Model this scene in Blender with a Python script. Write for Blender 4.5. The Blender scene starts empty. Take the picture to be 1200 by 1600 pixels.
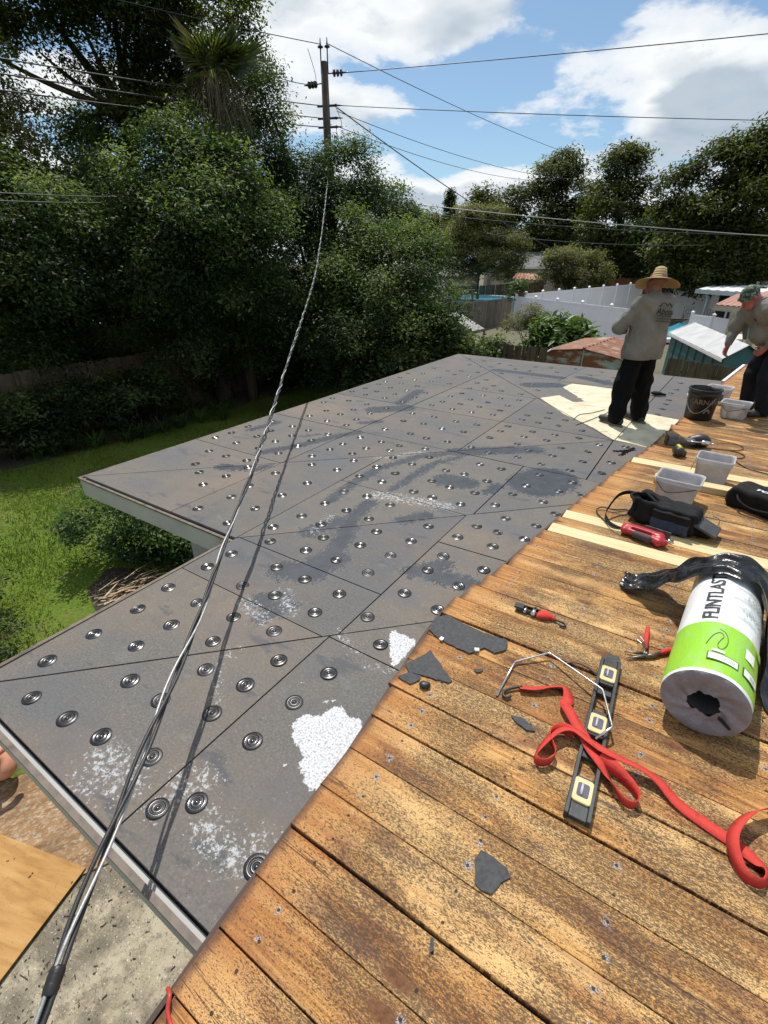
import bpy, bmesh, math, random
import numpy as np
from mathutils import Vector, Matrix
PI = math.pi
R = math.radians
scene = bpy.context.scene
COL = scene.collection
random.seed(7)
rng = np.random.default_rng(7)

# ------------------------------------------------------------------ camera
# world axes: x along the roof planks, y across them, z up; grey roof top at z = 0
CAMZ, FPX, PITCH, ROLL, AZ = 1.75, 750.0, math.atan(390 / 750.0), 0.00297, R(33.057)
ca, sa, cp, sp, cr, sr = math.cos(AZ), math.sin(AZ), math.cos(PITCH), math.sin(PITCH), math.cos(ROLL), math.sin(ROLL)
fwd = Vector((-sa * cp, ca * cp, -sp))
rgt0 = Vector((ca, sa, 0))
up0 = rgt0.cross(fwd)
rgt = rgt0 * cr + up0 * sr
upv = up0 * cr - rgt0 * sr
cam = bpy.data.cameras.new('camera')
cam.sensor_fit = 'HORIZONTAL'; cam.sensor_width = 36; cam.lens = 36 * FPX / 1200
cam.clip_start = 0.05; cam.clip_end = 3000
camo = bpy.data.objects.new('camera', cam); COL.objects.link(camo)
m = Matrix((rgt, upv, -fwd)).transposed().to_4x4(); m.translation = (0, 0, CAMZ)
camo.matrix_world = m
scene.camera = camo
scene.render.resolution_x, scene.render.resolution_y = 768, 1024
cy_ = scene.cycles
cy_.max_bounces = 4; cy_.diffuse_bounces = 2; cy_.glossy_bounces = 2; cy_.transmission_bounces = 3; cy_.transparent_max_bounces = 4
cy_.caustics_reflective = False; cy_.caustics_refractive = False; cy_.use_adaptive_sampling = True; cy_.adaptive_threshold = 0.02

def ray(x, y):
    return rgt * ((x - 600) / FPX) + upv * ((800 - y) / FPX) + fwd
def onz(x, y, z=0.0):
    d = ray(x, y); t = (z - CAMZ) / d.z
    return Vector((d.x * t, d.y * t, z))
def at(x, y, D):
    d = ray(x, y); t = D / math.hypot(d.x, d.y)
    return Vector((d.x * t, d.y * t, CAMZ + d.z * t))

# ------------------------------------------------------------------ world, sun, exposure
SUN_EL, SH_ANG = R(62), R(-50)           # shadows fall along SH_ANG in plan
sun_dir = Vector((-math.cos(SUN_EL) * math.cos(SH_ANG), -math.cos(SUN_EL) * math.sin(SH_ANG), math.sin(SUN_EL)))
EXPOSURE = 0.0
scene.view_settings.view_transform = 'Standard'; scene.view_settings.look = 'None'
scene.view_settings.gamma = 1; scene.view_settings.use_curve_mapping = False
scene.view_settings.exposure = EXPOSURE

def nd(nt, typ, ins=None, **attrs):
    n = nt.nodes.new(typ)
    for k, v in attrs.items(): setattr(n, k, v)
    for k, v in (ins or {}).items():
        s = n.inputs[k]
        if isinstance(v, bpy.types.NodeSocket): nt.links.new(v, s)
        else: s.default_value = v
    return n
def c4(c): return (c[0], c[1], c[2], 1) if len(c) == 3 else c
def mx(nt, f, a, b, mode='MIX'):
    n = nd(nt, 'ShaderNodeMix', data_type='RGBA', blend_type=mode)
    n.clamp_factor = True
    for i, v in ((0, f), (6, a), (7, b)):
        if isinstance(v, bpy.types.NodeSocket): nt.links.new(v, n.inputs[i])
        else: n.inputs[i].default_value = v if i == 0 else c4(v)
    return n.outputs[2]
def mt(nt, op, a, b=0.0, c=0.0, clamp=False):
    n = nd(nt, 'ShaderNodeMath', operation=op, use_clamp=clamp)
    for i, v in enumerate((a, b, c)):
        if isinstance(v, bpy.types.NodeSocket): nt.links.new(v, n.inputs[i])
        else: n.inputs[i].default_value = v
    return n.outputs[0]
def rp(nt, f, stops, interp='LINEAR'):
    n = nd(nt, 'ShaderNodeValToRGB', {'Fac': f}); r = n.color_ramp; r.interpolation = interp
    while len(r.elements) < len(stops): r.elements.new(0.5)
    for e, (p, c) in zip(r.elements, stops):
        e.position = p; e.color = c4(c) if not isinstance(c, (int, float)) else (c, c, c, 1)
    return n.outputs[0]
def nz(nt, vec, scale, detail=3, rough=0.55, dist=0.0, out=0):
    ins = {'Scale': scale, 'Detail': detail, 'Roughness': rough, 'Distortion': dist}
    if vec is not None: ins['Vector'] = vec
    return nd(nt, 'ShaderNodeTexNoise', ins).outputs[out]
def mp(nt, vec, scale=(1, 1, 1), loc=(0, 0, 0), rot=(0, 0, 0)):
    return nd(nt, 'ShaderNodeMapping', {'Vector': vec, 'Scale': scale, 'Location': loc, 'Rotation': rot}).outputs[0]

w = bpy.data.worlds.new('World'); scene.world = w; w.use_nodes = True
nt = w.node_tree
bg = nt.nodes['Background']
sky = nd(nt, 'ShaderNodeTexSky', sky_type='NISHITA', sun_disc=False)
sky.sun_elevation = SUN_EL; sky.sun_rotation = math.atan2(sun_dir.x, sun_dir.y)
sky.air_density = 1.0; sky.dust_density = 0.6; sky.ozone_density = 2.0
tc = nd(nt, 'ShaderNodeTexCoord').outputs['Generated']
sx = nd(nt, 'ShaderNodeSeparateXYZ', {0: tc})
zz = mt(nt, 'ADD', mt(nt, 'MAXIMUM', sx.outputs[2], 0.0), 0.30)
cv = nd(nt, 'ShaderNodeCombineXYZ', {0: mt(nt, 'DIVIDE', sx.outputs[0], zz), 1: mt(nt, 'DIVIDE', sx.outputs[1], zz), 2: mt(nt, 'MULTIPLY', sx.outputs[2], 2.0)}).outputs[0]
CLOUD_OFF = (14.0, 7.57, 0.0)
cv0 = mp(nt, cv, (1, 1, 1), CLOUD_OFF)
cv1 = mp(nt, cv, (1, 1, 1), (CLOUD_OFF[0] + 0.10 * sun_dir.x, CLOUD_OFF[1] + 0.10 * sun_dir.y, 0.13))
def cloud(v, det):
    big = nz(nt, v, 0.85, 2, 0.5, 0.0); puff = nz(nt, v, 3.4, det, 0.6, 0.1)
    return mt(nt, 'ADD', mt(nt, 'MULTIPLY', big, 0.72), mt(nt, 'MULTIPLY', puff, 0.28))
n0 = cloud(cv0, 7); n1 = cloud(cv1, 3)
dens = rp(nt, n0, [(0.452, 0.0), (0.477, 0.75), (0.52, 1.0)])
lit = mt(nt, 'MULTIPLY_ADD', mt(nt, 'SUBTRACT', n0, n1), 9.0, 0.55, clamp=True)
thick = rp(nt, n0, [(0.495, 1.0), (0.585, 0.28)])
lit2 = mt(nt, 'MULTIPLY', mt(nt, 'ADD', mt(nt, 'MULTIPLY', lit, 0.7), 0.3), thick)
ccol = rp(nt, lit2, [(0.10, (4.0, 4.9, 5.9)), (0.34, (5.8, 6.6, 7.4)), (0.68, (9.7, 9.9, 10.0))])
skyc = mx(nt, 0.07, mx(nt, 1.0, sky.outputs[0], (0.92, 1.08, 1.12), 'MULTIPLY'), (7.5, 8.6, 9.4))
skymix = mx(nt, dens, skyc, ccol)
nt.links.new(skymix, bg.inputs[0]); bg.inputs[1].default_value = 0.10

sl = bpy.data.lights.new('sun', 'SUN'); sl.energy = 4.6; sl.angle = R(0.53); sl.color = (1.0, 0.955, 0.88)
so = bpy.data.objects.new('sun', sl); COL.objects.link(so)
so.rotation_euler = (-sun_dir).to_track_quat('-Z', 'Y').to_euler(); so.location = (0, 0, 20)

# ------------------------------------------------------------------ helpers
def tag(o, label=None, cat=None, group=None, kind=None):
    if label: o['label'] = label
    if cat: o['category'] = cat
    if group: o['group'] = group
    if kind: o['kind'] = kind
    return o
def empty(name, loc=(0, 0, 0), rz=0.0):
    o = bpy.data.objects.new(name, None); COL.objects.link(o); o.location = loc; o.rotation_euler = (0, 0, rz)
    o.empty_display_size = 0.1
    return o
def link(name, me, mat=None, parent=None):
    o = bpy.data.objects.new(name, me); COL.objects.link(o)
    if mat is not None:
        if len(me.materials) == 0: me.materials.append(mat)
    if parent is not None: o.parent = parent
    return o
def smooth(me, on=True):
    me.polygons.foreach_set('use_smooth', np.full(len(me.polygons), on)); me.update()
def npmesh(name, V, F, sm=False):
    """V (n,3), F (m,k) all the same k"""
    V = np.asarray(V, dtype=np.float32); F = np.asarray(F, dtype=np.int32)
    me = bpy.data.meshes.new(name); k = F.shape[1]
    me.vertices.add(len(V)); me.vertices.foreach_set('co', V.ravel())
    me.loops.add(F.size); me.loops.foreach_set('vertex_index', F.ravel())
    me.polygons.add(len(F)); me.polygons.foreach_set('loop_start', np.arange(0, F.size, k, dtype=np.int32))
    me.update(calc_edges=True)
    if sm: smooth(me)
    return me
class MB:
    """collects polygons into one mesh"""
    def __init__(s): s.v = []; s.f = []; s.m = []; s.cm = 0; s.sm = []; s.cs = False
    def add(s, vs, fs):
        b = len(s.v); s.v += [tuple(v) for v in vs]
        for f in fs: s.f.append([b + i for i in f]); s.m.append(s.cm); s.sm.append(s.cs)
        return s
    def box(s, c, d, rz=0.0, rx=0.0, ry=0.0):
        x, y, z = d[0] / 2, d[1] / 2, d[2] / 2
        M = Matrix.Rotation(rz, 3, 'Z') @ Matrix.Rotation(ry, 3, 'Y') @ Matrix.Rotation(rx, 3, 'X'); c = Vector(c)
        vs = [c + M @ Vector((i * x, j * y, k * z)) for k in (-1, 1) for i, j in ((-1, -1), (1, -1), (1, 1), (-1, 1))]
        return s.add(vs, [(3, 2, 1, 0), (4, 5, 6, 7), (0, 1, 5, 4), (1, 2, 6, 5), (2, 3, 7, 6), (3, 0, 4, 7)])
    def bar(s, a, b, w_, h_):
        a, b = Vector(a), Vector(b); d = b - a; L = d.length; q = d.to_track_quat('X', 'Z').to_matrix(); c = (a + b) / 2
        vs = [c + q @ Vector((i * L / 2, j * w_ / 2, k * h_ / 2)) for k in (-1, 1) for i, j in ((-1, -1), (1, -1), (1, 1), (-1, 1))]
        return s.add(vs, [(3, 2, 1, 0), (4, 5, 6, 7), (0, 1, 5, 4), (1, 2, 6, 5), (2, 3, 7, 6), (3, 0, 4, 7)])
    def tube(s, pts, r, n=8, cap=True):
        pts = [Vector(p) for p in pts]; rs = r if isinstance(r, (list, tuple)) else [r] * len(pts)
        nrm = None; rings = []
        for i, p in enumerate(pts):
            t = (pts[min(i + 1, len(pts) - 1)] - pts[max(i - 1, 0)]).normalized()
            if nrm is None: nrm = t.orthogonal().normalized()
            else: nrm = (nrm - t * nrm.dot(t)).normalized()
            bn = t.cross(nrm)
            rings.append([p + (nrm * math.cos(2 * PI * k / n) + bn * math.sin(2 * PI * k / n)) * rs[i] for k in range(n)])
        vs = [v for rr in rings for v in rr]; fs = []
        for i in range(len(pts) - 1):
            for k in range(n): fs.append((i * n + k, i * n + (k + 1) % n, (i + 1) * n + (k + 1) % n, (i + 1) * n + k))
        if cap: fs.append(tuple(range(n - 1, -1, -1))); fs.append(tuple(range((len(pts) - 1) * n, len(pts) * n)))
        o = s.cs; s.cs = True; s.add(vs, fs); s.cs = o
        return s
    def lathe(s, prof, n=24, c=(0, 0, 0), close=False):
        vs = []; fs = []
        for r_, z_ in prof:
            for k in range(n): vs.append((c[0] + r_ * math.cos(2 * PI * k / n), c[1] + r_ * math.sin(2 * PI * k / n), c[2] + z_))
        for i in range(len(prof) - 1):
            for k in range(n): fs.append((i * n + k, i * n + (k + 1) % n, (i + 1) * n + (k + 1) % n, (i + 1) * n + k))
        o = s.cs; s.cs = True; s.add(vs, fs); s.cs = o
        return s
    def prism(s, poly, z0, z1):
        n = len(poly); vs = [(x, y, z0) for x, y in poly] + [(x, y, z1) for x, y in poly]
        return s.add(vs, [tuple(range(n - 1, -1, -1)), tuple(range(n, 2 * n))] + [(i, (i + 1) % n, n + (i + 1) % n, n + i) for i in range(n)])
    def loft(s, rings, cap0=True, cap1=True):
        n = len(rings[0]); vs = [v for r_ in rings for v in r_]; fs = []
        for i in range(len(rings) - 1):
            for k in range(n): fs.append((i * n + k, i * n + (k + 1) % n, (i + 1) * n + (k + 1) % n, (i + 1) * n + k))
        if cap0: fs.append(tuple(range(n - 1, -1, -1)))
        if cap1: fs.append(tuple(range((len(rings) - 1) * n, len(rings) * n)))
        return s.add(vs, fs)
    def mesh(s, name, bevel=0.0, seg=2):
        me = bpy.data.meshes.new(name); me.from_pydata(s.v, [], s.f)
        me.polygons.foreach_set('material_index', s.m); me.polygons.foreach_set('use_smooth', s.sm)
        if bevel > 0:
            bm = bmesh.new(); bm.from_mesh(me)
            bmesh.ops.remove_doubles(bm, verts=bm.verts, dist=1e-5)
            ed = [e for e in bm.edges if len(e.link_faces) == 2 and e.calc_face_angle(0) > 0.6]
            bmesh.ops.bevel(bm, geom=ed, offset=bevel, segments=seg, profile=0.5, affect='EDGES')
            bm.to_mesh(me); bm.free()
        me.update()
        return me
    def build(s, name, mats, parent=None, bevel=0.0, seg=2):
        me = s.mesh(name, bevel, seg)
        for m_ in (mats if isinstance(mats, (list, tuple)) else [mats]): me.materials.append(m_)
        return link(name, me, None, parent)
def rrect(w_, d_, r_, z_, n=5, cx=0.0, cy=0.0):
    out = []
    for qx, qy, a0 in ((1, 1, 0), (-1, 1, 90), (-1, -1, 180), (1, -1, 270)):
        for k in range(n):
            a = R(a0 + 90 * k / (n - 1))
            out.append((cx + qx * (w_ / 2 - r_) + r_ * math.cos(a), cy + qy * (d_ / 2 - r_) + r_ * math.sin(a), z_))
    return out
def spline(pts, n=8):
    """Catmull-Rom through tuples of any length"""
    P_ = [np.array(p, float) for p in pts]; out = []
    for i in range(len(P_) - 1):
        p0, p1, p2, p3 = P_[max(i - 1, 0)], P_[i], P_[i + 1], P_[min(i + 2, len(P_) - 1)]
        for k in range(n):
            t = k / n
            out.append(0.5 * ((2 * p1) + (p2 - p0) * t + (2 * p0 - 5 * p1 + 4 * p2 - p3) * t * t + (3 * p1 - p0 - 3 * p2 + p3) * t ** 3))
    out.append(P_[-1])
    return out
def copy_tree(o, parent=None):
    c = o.copy(); COL.objects.link(c)
    if parent is not None: c.parent = parent
    for ch in list(o.children): copy_tree(ch, c)
    return c

# ---- signed-distance bodies turned into one continuous skin (surface nets)
def sdf_grid(prims, vox, k=0.03, pad=0.06, disp=None):
    lo = np.full(3, 1e9); hi = -lo
    for p in prims:
        for q, r_ in p['b']: lo = np.minimum(lo, np.array(q) - r_); hi = np.maximum(hi, np.array(q) + r_)
    lo -= pad; hi += pad
    n = np.ceil((hi - lo) / vox).astype(int) + 1
    F = np.full(n, 1.0, np.float32)
    for p in prims:
        kk = p.get('k', k)
        bl = np.min([np.array(q) - r_ for q, r_ in p['b']], axis=0) - 0.06 - kk; bh = np.max([np.array(q) + r_ for q, r_ in p['b']], axis=0) + 0.06 + kk
        i0 = np.clip(np.floor((bl - lo) / vox).astype(int), 0, n - 1); i1 = np.clip(np.ceil((bh - lo) / vox).astype(int) + 1, 1, n)
        gx, gy, gz = np.meshgrid(*[lo[a] + vox * np.arange(i0[a], i1[a]) for a in range(3)], indexing='ij')
        d = p['f'](gx, gy, gz)
        sl_ = tuple(slice(i0[a], i1[a]) for a in range(3)); A_ = F[sl_]
        if p.get('sub'):
            h = np.clip(0.5 - 0.5 * (A_ + d) / kk, 0, 1); F[sl_] = A_ * (1 - h) + (-d) * h + kk * h * (1 - h)
        else:
            h = np.clip(0.5 + 0.5 * (d - A_) / kk, 0, 1); F[sl_] = d * (1 - h) + A_ * h - kk * h * (1 - h)
    if disp is not None:
        gx, gy, gz = np.meshgrid(*[lo[a] + vox * np.arange(n[a]) for a in range(3)], indexing='ij')
        F = F + disp(gx, gy, gz).astype(np.float32)
    return F, lo
def cap(a, b, ra, rb, k=None, sub=False):
    a = np.array(a, float); b = np.array(b, float); ba = b - a; L2 = max(ba @ ba, 1e-9)
    def f(x, y, z):
        t = np.clip(((x - a[0]) * ba[0] + (y - a[1]) * ba[1] + (z - a[2]) * ba[2]) / L2, 0, 1)
        return np.sqrt((x - a[0] - ba[0] * t) ** 2 + (y - a[1] - ba[1] * t) ** 2 + (z - a[2] - ba[2] * t) ** 2) - (ra + (rb - ra) * t)
    p = {'f': f, 'b': [(a, ra), (b, rb)], 'sub': sub}
    if k: p['k'] = k
    return p
def ell(c, r_, k=None, sub=False, M=None):
    c = np.array(c, float); r_ = np.array(r_, float); Mi = None if M is None else np.array(M.transposed())
    def f(x, y, z):
        X, Y, Z = x - c[0], y - c[1], z - c[2]
        if Mi is not None: X, Y, Z = Mi[0, 0] * X + Mi[0, 1] * Y + Mi[0, 2] * Z, Mi[1, 0] * X + Mi[1, 1] * Y + Mi[1, 2] * Z, Mi[2, 0] * X + Mi[2, 1] * Y + Mi[2, 2] * Z
        q = np.sqrt((X / r_[0]) ** 2 + (Y / r_[1]) ** 2 + (Z / r_[2]) ** 2)
        return (q - 1) * r_.min() if r_.min() / r_.max() > 0.5 else (q - 1) * q / np.maximum(np.sqrt((X / r_[0] ** 2) ** 2 + (Y / r_[1] ** 2) ** 2 + (Z / r_[2] ** 2) ** 2), 1e-6)
    p = {'f': f, 'b': [(c, r_.max())], 'sub': sub}
    if k: p['k'] = k
    return p
def rbx(c, h_, r_, rz=0.0, k=None, sub=False, rx=0.0, ry=0.0):
    c = np.array(c, float); h_ = np.array(h_, float)
    Mi = np.array((Matrix.Rotation(rz, 3, 'Z') @ Matrix.Rotation(ry, 3, 'Y') @ Matrix.Rotation(rx, 3, 'X')).transposed())
    def f(x, y, z):
        X, Y, Z = x - c[0], y - c[1], z - c[2]
        X, Y, Z = Mi[0, 0] * X + Mi[0, 1] * Y + Mi[0, 2] * Z, Mi[1, 0] * X + Mi[1, 1] * Y + Mi[1, 2] * Z, Mi[2, 0] * X + Mi[2, 1] * Y + Mi[2, 2] * Z
        qx, qy, qz = np.abs(X) - h_[0] + r_, np.abs(Y) - h_[1] + r_, np.abs(Z) - h_[2] + r_
        return np.sqrt(np.maximum(qx, 0) ** 2 + np.maximum(qy, 0) ** 2 + np.maximum(qz, 0) ** 2) + np.minimum(np.maximum(qx, np.maximum(qy, qz)), 0) - r_
    p = {'f': f, 'b': [(c, float(np.linalg.norm(h_)))], 'sub': sub}
    if k: p['k'] = k
    return p
def surfnets(F, lo, vox):
    n = np.array(F.shape); s = F < 0
    C = [(i, j, k) for i in (0, 1) for j in (0, 1) for k in (0, 1)]
    cnt = sum(s[i:n[0] - 1 + i, j:n[1] - 1 + j, k:n[2] - 1 + k].astype(np.int8) for i, j, k in C)
    act = (cnt > 0) & (cnt < 8); I = np.argwhere(act)
    idx = np.full(act.shape, -1, np.int64); idx[act] = np.arange(len(I))
    acc = np.zeros((len(I), 3)); num = np.zeros(len(I))
    for a in C:
        for ax in range(3):
            if a[ax]: continue
            b = list(a); b[ax] = 1
            fa = F[I[:, 0] + a[0], I[:, 1] + a[1], I[:, 2] + a[2]]; fb = F[I[:, 0] + b[0], I[:, 1] + b[1], I[:, 2] + b[2]]
            cr_ = (fa < 0) != (fb < 0); t = np.where(cr_, fa / np.where(cr_, fa - fb, 1), 0)
            p = np.array(a, float)[None] + np.zeros((len(I), 3)); p[:, ax] += t
            acc[cr_] += p[cr_]; num[cr_] += 1
    V = lo + vox * (I + acc / num[:, None])
    fs = []
    for ax in range(3):
        o = [x for x in range(3) if x != ax]
        sl0 = [slice(None)] * 3; sl1 = [slice(None)] * 3
        sl0[ax] = slice(0, n[ax] - 1); sl1[ax] = slice(1, n[ax])
        d = s[tuple(sl0)] != s[tuple(sl1)]
        E = np.argwhere(d); E = E[(E[:, o[0]] > 0) & (E[:, o[1]] > 0) & (E[:, o[0]] < n[o[0]] - 1) & (E[:, o[1]] < n[o[1]] - 1)]
        def cell(da, db):
            q = E.copy(); q[:, o[0]] -= da; q[:, o[1]] -= db
            return idx[q[:, 0], q[:, 1], q[:, 2]]
        q = np.stack([cell(1, 1), cell(0, 1), cell(0, 0), cell(1, 0)], 1)
        ins = s[E[:, 0], E[:, 1], E[:, 2]]
        if ax == 1: ins = ~ins
        q[~ins] = q[~ins][:, ::-1]
        fs.append(q)
    return V, np.vstack(fs)
def sdf_obj(name, prims, mat, parent=None, vox=0.01, k=0.03, disp=None, post=None):
    F, lo = sdf_grid(prims, vox, k, disp=disp)
    V, Q = surfnets(F, lo, vox)
    if post is not None: V = post(V)
    me = npmesh(name, V, Q, sm=True)
    return link(name, me, mat, parent)

def text_mesh(txt, size, bold=0.0, sub=1, shear=0.0):
    cu = bpy.data.curves.new('t', 'FONT'); cu.body = txt; cu.size = size; cu.offset = bold; cu.shear = shear
    ob = bpy.data.objects.new('t', cu); me = bpy.data.meshes.new_from_object(ob)
    bm = bmesh.new(); bm.from_mesh(me)
    bmesh.ops.triangulate(bm, faces=bm.faces)
    if sub: bmesh.ops.subdivide_edges(bm, edges=bm.edges, cuts=sub); bmesh.ops.triangulate(bm, faces=bm.faces)
    V = [tuple(v.co) for v in bm.verts]; bm.verts.index_update(); Fc = [[v.index for v in f.verts] for f in bm.faces]
    bm.free(); bpy.data.objects.remove(ob); bpy.data.curves.remove(cu); bpy.data.meshes.remove(me)
    return V, Fc

# ------------------------------------------------------------------ materials
def newmat(name):
    m_ = bpy.data.materials.new(name); m_.use_nodes = True
    return m_, m_.node_tree, m_.node_tree.nodes['Principled BSDF']
def setp(nt_, p, **kw):
    names = dict(col='Base Color', rough='Roughness', metal='Metallic', spec='Specular IOR Level', nrm='Normal', trans='Transmission Weight', coat='Coat Weight', coatr='Coat Roughness', sub='Subsurface Weight', emit='Emission Color', emis='Emission Strength', alpha='Alpha', sheen='Sheen Weight')
    for k, v in kw.items():
        s = p.inputs[names[k]]
        if isinstance(v, bpy.types.NodeSocket): nt_.links.new(v, s)
        else: s.default_value = c4(v) if s.type == 'RGBA' else v
def bump(nt_, h, strength=0.3, dist=0.01):
    return nd(nt_, 'ShaderNodeBump', {'Height': h, 'Strength': strength, 'Distance': dist}).outputs[0]
def simple(name, col, rough=0.6, var=0.12, scale=8.0, bmp=0.15, bd=0.004, **kw):
    """paint, plastic, metal: base colour with uneven wear and a little relief"""
    m_, t, p = newmat(name); co = nd(t, 'ShaderNodeTexCoord').outputs['Object']
    n_ = nz(t, co, scale, 5, 0.6); n2 = nz(t, co, scale * 9, 3, 0.6)
    dark = tuple(c * (1 - 2.2 * var) for c in col); lite = tuple(min(1, c * (1 + var)) for c in col)
    c = rp(t, n_, [(0.3, dark), (0.55, col), (0.75, lite)])
    c = mx(t, mt(t, 'MULTIPLY', n2, var), c, tuple(x * 0.6 for x in col))
    setp(t, p, col=c, rough=mt(t, 'MULTIPLY_ADD', n_, 0.25, rough - 0.12), nrm=bump(t, n2, bmp, bd), **kw)
    return m_
def mat_wood_deck():
    m_, t, p = newmat('weathered_deck_wood')
    co = nd(t, 'ShaderNodeTexCoord').outputs['Object']; oi = nd(t, 'ShaderNodeObjectInfo').outputs['Random']
    off = nd(t, 'ShaderNodeCombineXYZ', {0: mt(t, 'MULTIPLY', oi, 61.0), 1: mt(t, 'MULTIPLY', oi, 23.0), 2: mt(t, 'MULTIPLY', oi, 7.0)}).outputs[0]
    v = nd(t, 'ShaderNodeVectorMath', {0: co, 1: off}, operation='ADD').outputs[0]
    warp = nz(t, mp(t, v, (1.6, 5, 1)), 1.0, 2, 0.5, out=1)
    vw = nd(t, 'ShaderNodeVectorMath', {0: v, 1: nd(t, 'ShaderNodeVectorMath', {0: warp, 3: 0.05}, operation='SCALE').outputs[0]}, operation='ADD').outputs[0]
    grain = nz(t, mp(t, vw, (2.6, 115, 1)), 1.0, 5, 0.68)
    broad = nz(t, mp(t, vw, (0.9, 11, 1)), 1.0, 3, 0.55)
    base = rp(t, grain, [(0.28, (0.25, 0.11, 0.034)), (0.46, (0.49, 0.28, 0.098)), (0.62, (0.66, 0.45, 0.20))])
    tint = rp(t, oi, [(0.0, (1.1, 1.07, 1.02)), (0.35, (1.0, 1.0, 1.0)), (0.7, (0.92, 0.86, 0.78)), (1.0, (0.80, 0.66, 0.54))])
    base = mx(t, 1.0, base, tint, 'MULTIPLY')
    red = rp(t, broad, [(0.50, 0.0), (0.70, 0.7)])
    base = mx(t, red, base, (0.265, 0.098, 0.036))
    pale = rp(t, nz(t, mp(t, v, (1.3, 9, 3)), 1.0, 3, 0.5), [(0.44, 0.0), (0.62, 0.7)])
    base = mx(t, pale, base, (0.72, 0.53, 0.265))
    plum = rp(t, nz(t, mp(t, v, (1.9, 7, 5)), 1.0, 5, 0.62), [(0.57, 0.0), (0.66, 0.7)])
    base = mx(t, plum, base, (0.15, 0.07, 0.048))
    e = nd(t, 'ShaderNodeAttribute', attribute_name='e').outputs['Fac']
    clean = rp(t, mt(t, 'ADD', e, mt(t, 'MULTIPLY', mt(t, 'SUBTRACT', nz(t, v, 5, 3), 0.5), 0.2)), [(0.05, 0.35), (0.3, 1.0)])
    base = mx(t, mt(t, 'MULTIPLY', mt(t, 'SUBTRACT', 1.0, clean), 0.8), base, (0.40, 0.17, 0.05))
    base = mx(t, 1.0, base, (0.97, 0.87, 0.77), 'MULTIPLY')
    # tar speckle left by the old roofing
    area = rp(t, nz(t, mp(t, v, (2.4, 6, 9)), 1.0, 3, 0.6), [(0.28, 0.0), (0.52, 1.0)])
    sp1 = nz(t, mp(t, v, (95, 260, 1)), 1.0, 3.0, 0.62)
    sp2 = nz(t, mp(t, v, (240, 560, 1)), 1.0, 2, 0.55)
    th = mt(t, 'MULTIPLY_ADD', mt(t, 'MULTIPLY', area, clean), -0.175, 0.632)
    s1 = mt(t, 'MULTIPLY', mt(t, 'SUBTRACT', sp1, th), 13.0, clamp=True)
    s2 = mt(t, 'MULTIPLY', mt(t, 'SUBTRACT', sp2, mt(t, 'ADD', th, 0.01)), 12.0, clamp=True)
    spk = mt(t, 'MULTIPLY', mt(t, 'MAXIMUM', s1, mt(t, 'MULTIPLY', s2, 0.85)), 0.86)
    c = mx(t, spk, base, (0.05, 0.029, 0.018))
    # dark smears
    sm_ = rp(t, nz(t, mp(t, v, (5, 13, 2)), 1.0, 4, 0.6), [(0.70, 0.0), (0.75, 0.75)])
    c = mx(t, sm_, c, (0.065, 0.058, 0.062))
    # drying cracks along the grain
    ck = mt(t, 'ABSOLUTE', mt(t, 'SUBTRACT', nz(t, mp(t, vw, (0.55, 26, 4)), 1.0, 3, 0.6), 0.5))
    ckm = rp(t, nz(t, mp(t, v, (1.1, 8, 6)), 1.0, 2, 0.5), [(0.52, 0.0), (0.6, 1.0)])
    crack = mt(t, 'MULTIPLY', rp(t, ck, [(0.0035, 1.0), (0.008, 0.0)]), ckm)
    c = mx(t, mt(t, 'MULTIPLY', crack, 0.8), c, (0.05, 0.022, 0.012))
    # big tar smudges and grey scuffs, a different lot on every plank
    tg = rp(t, nz(t, mp(t, v, (2.6, 7, 8)), 1.0, 6, 0.68), [(0.66, 0.0), (0.70, 0.75)])
    c = mx(t, tg, c, (0.05, 0.043, 0.043))
    # knots with a ring
    vo = nd(t, 'ShaderNodeTexVoronoi', {'Vector': mp(t, vw, (1.25, 3.2, 1)), 'Scale': 1.0, 'Randomness': 1.0}, voronoi_dimensions='2D').outputs[0]
    kn = rp(t, vo, [(0.024, 0.92), (0.044, 0.85), (0.056, 0.45), (0.12, 0.0)])
    c = mx(t, kn, c, rp(t, nz(t, v, 60, 4, 0.7), [(0.35, (0.085, 0.032, 0.014)), (0.7, (0.19, 0.08, 0.034))]))
    # nails over the rafters, every 0.41 m, two across
    sxyz = nd(t, 'ShaderNodeSeparateXYZ', {0: co}); nj = nz(t, v, 3.0, 1, out=1); sj = nd(t, 'ShaderNodeSeparateXYZ', {0: nj})
    wx = nd(t, 'ShaderNodeAttribute', attribute_name='wx').outputs['Fac']
    fx = mt(t, 'MULTIPLY', mt(t, 'SUBTRACT', mt(t, 'FRACT', mt(t, 'ADD', mt(t, 'DIVIDE', wx, 0.41), mt(t, 'MULTIPLY', sj.outputs[0], 0.14))), 0.5), 0.41)
    fy = mt(t, 'SUBTRACT', mt(t, 'ABSOLUTE', mt(t, 'ADD', sxyz.outputs[1], mt(t, 'MULTIPLY', mt(t, 'SUBTRACT', sj.outputs[1], 0.5), 0.03))), 0.045)
    dn = mt(t, 'SQRT', mt(t, 'ADD', mt(t, 'MULTIPLY', fx, fx), mt(t, 'MULTIPLY', fy, fy)))
    spl = mt(t, 'MULTIPLY', mt(t, 'SUBTRACT', mt(t, 'ADD', mt(t, 'MULTIPLY', mt(t, 'SUBTRACT', nz(t, v, 70, 3), 0.5), 0.05), 0.016), dn), 140.0, clamp=True)
    on_ = rp(t, nz(t, mp(t, v, (1, 1, 1)), 6.0, 1), [(0.47, 0.0), (0.54, 1.0)], 'CONSTANT')
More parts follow.
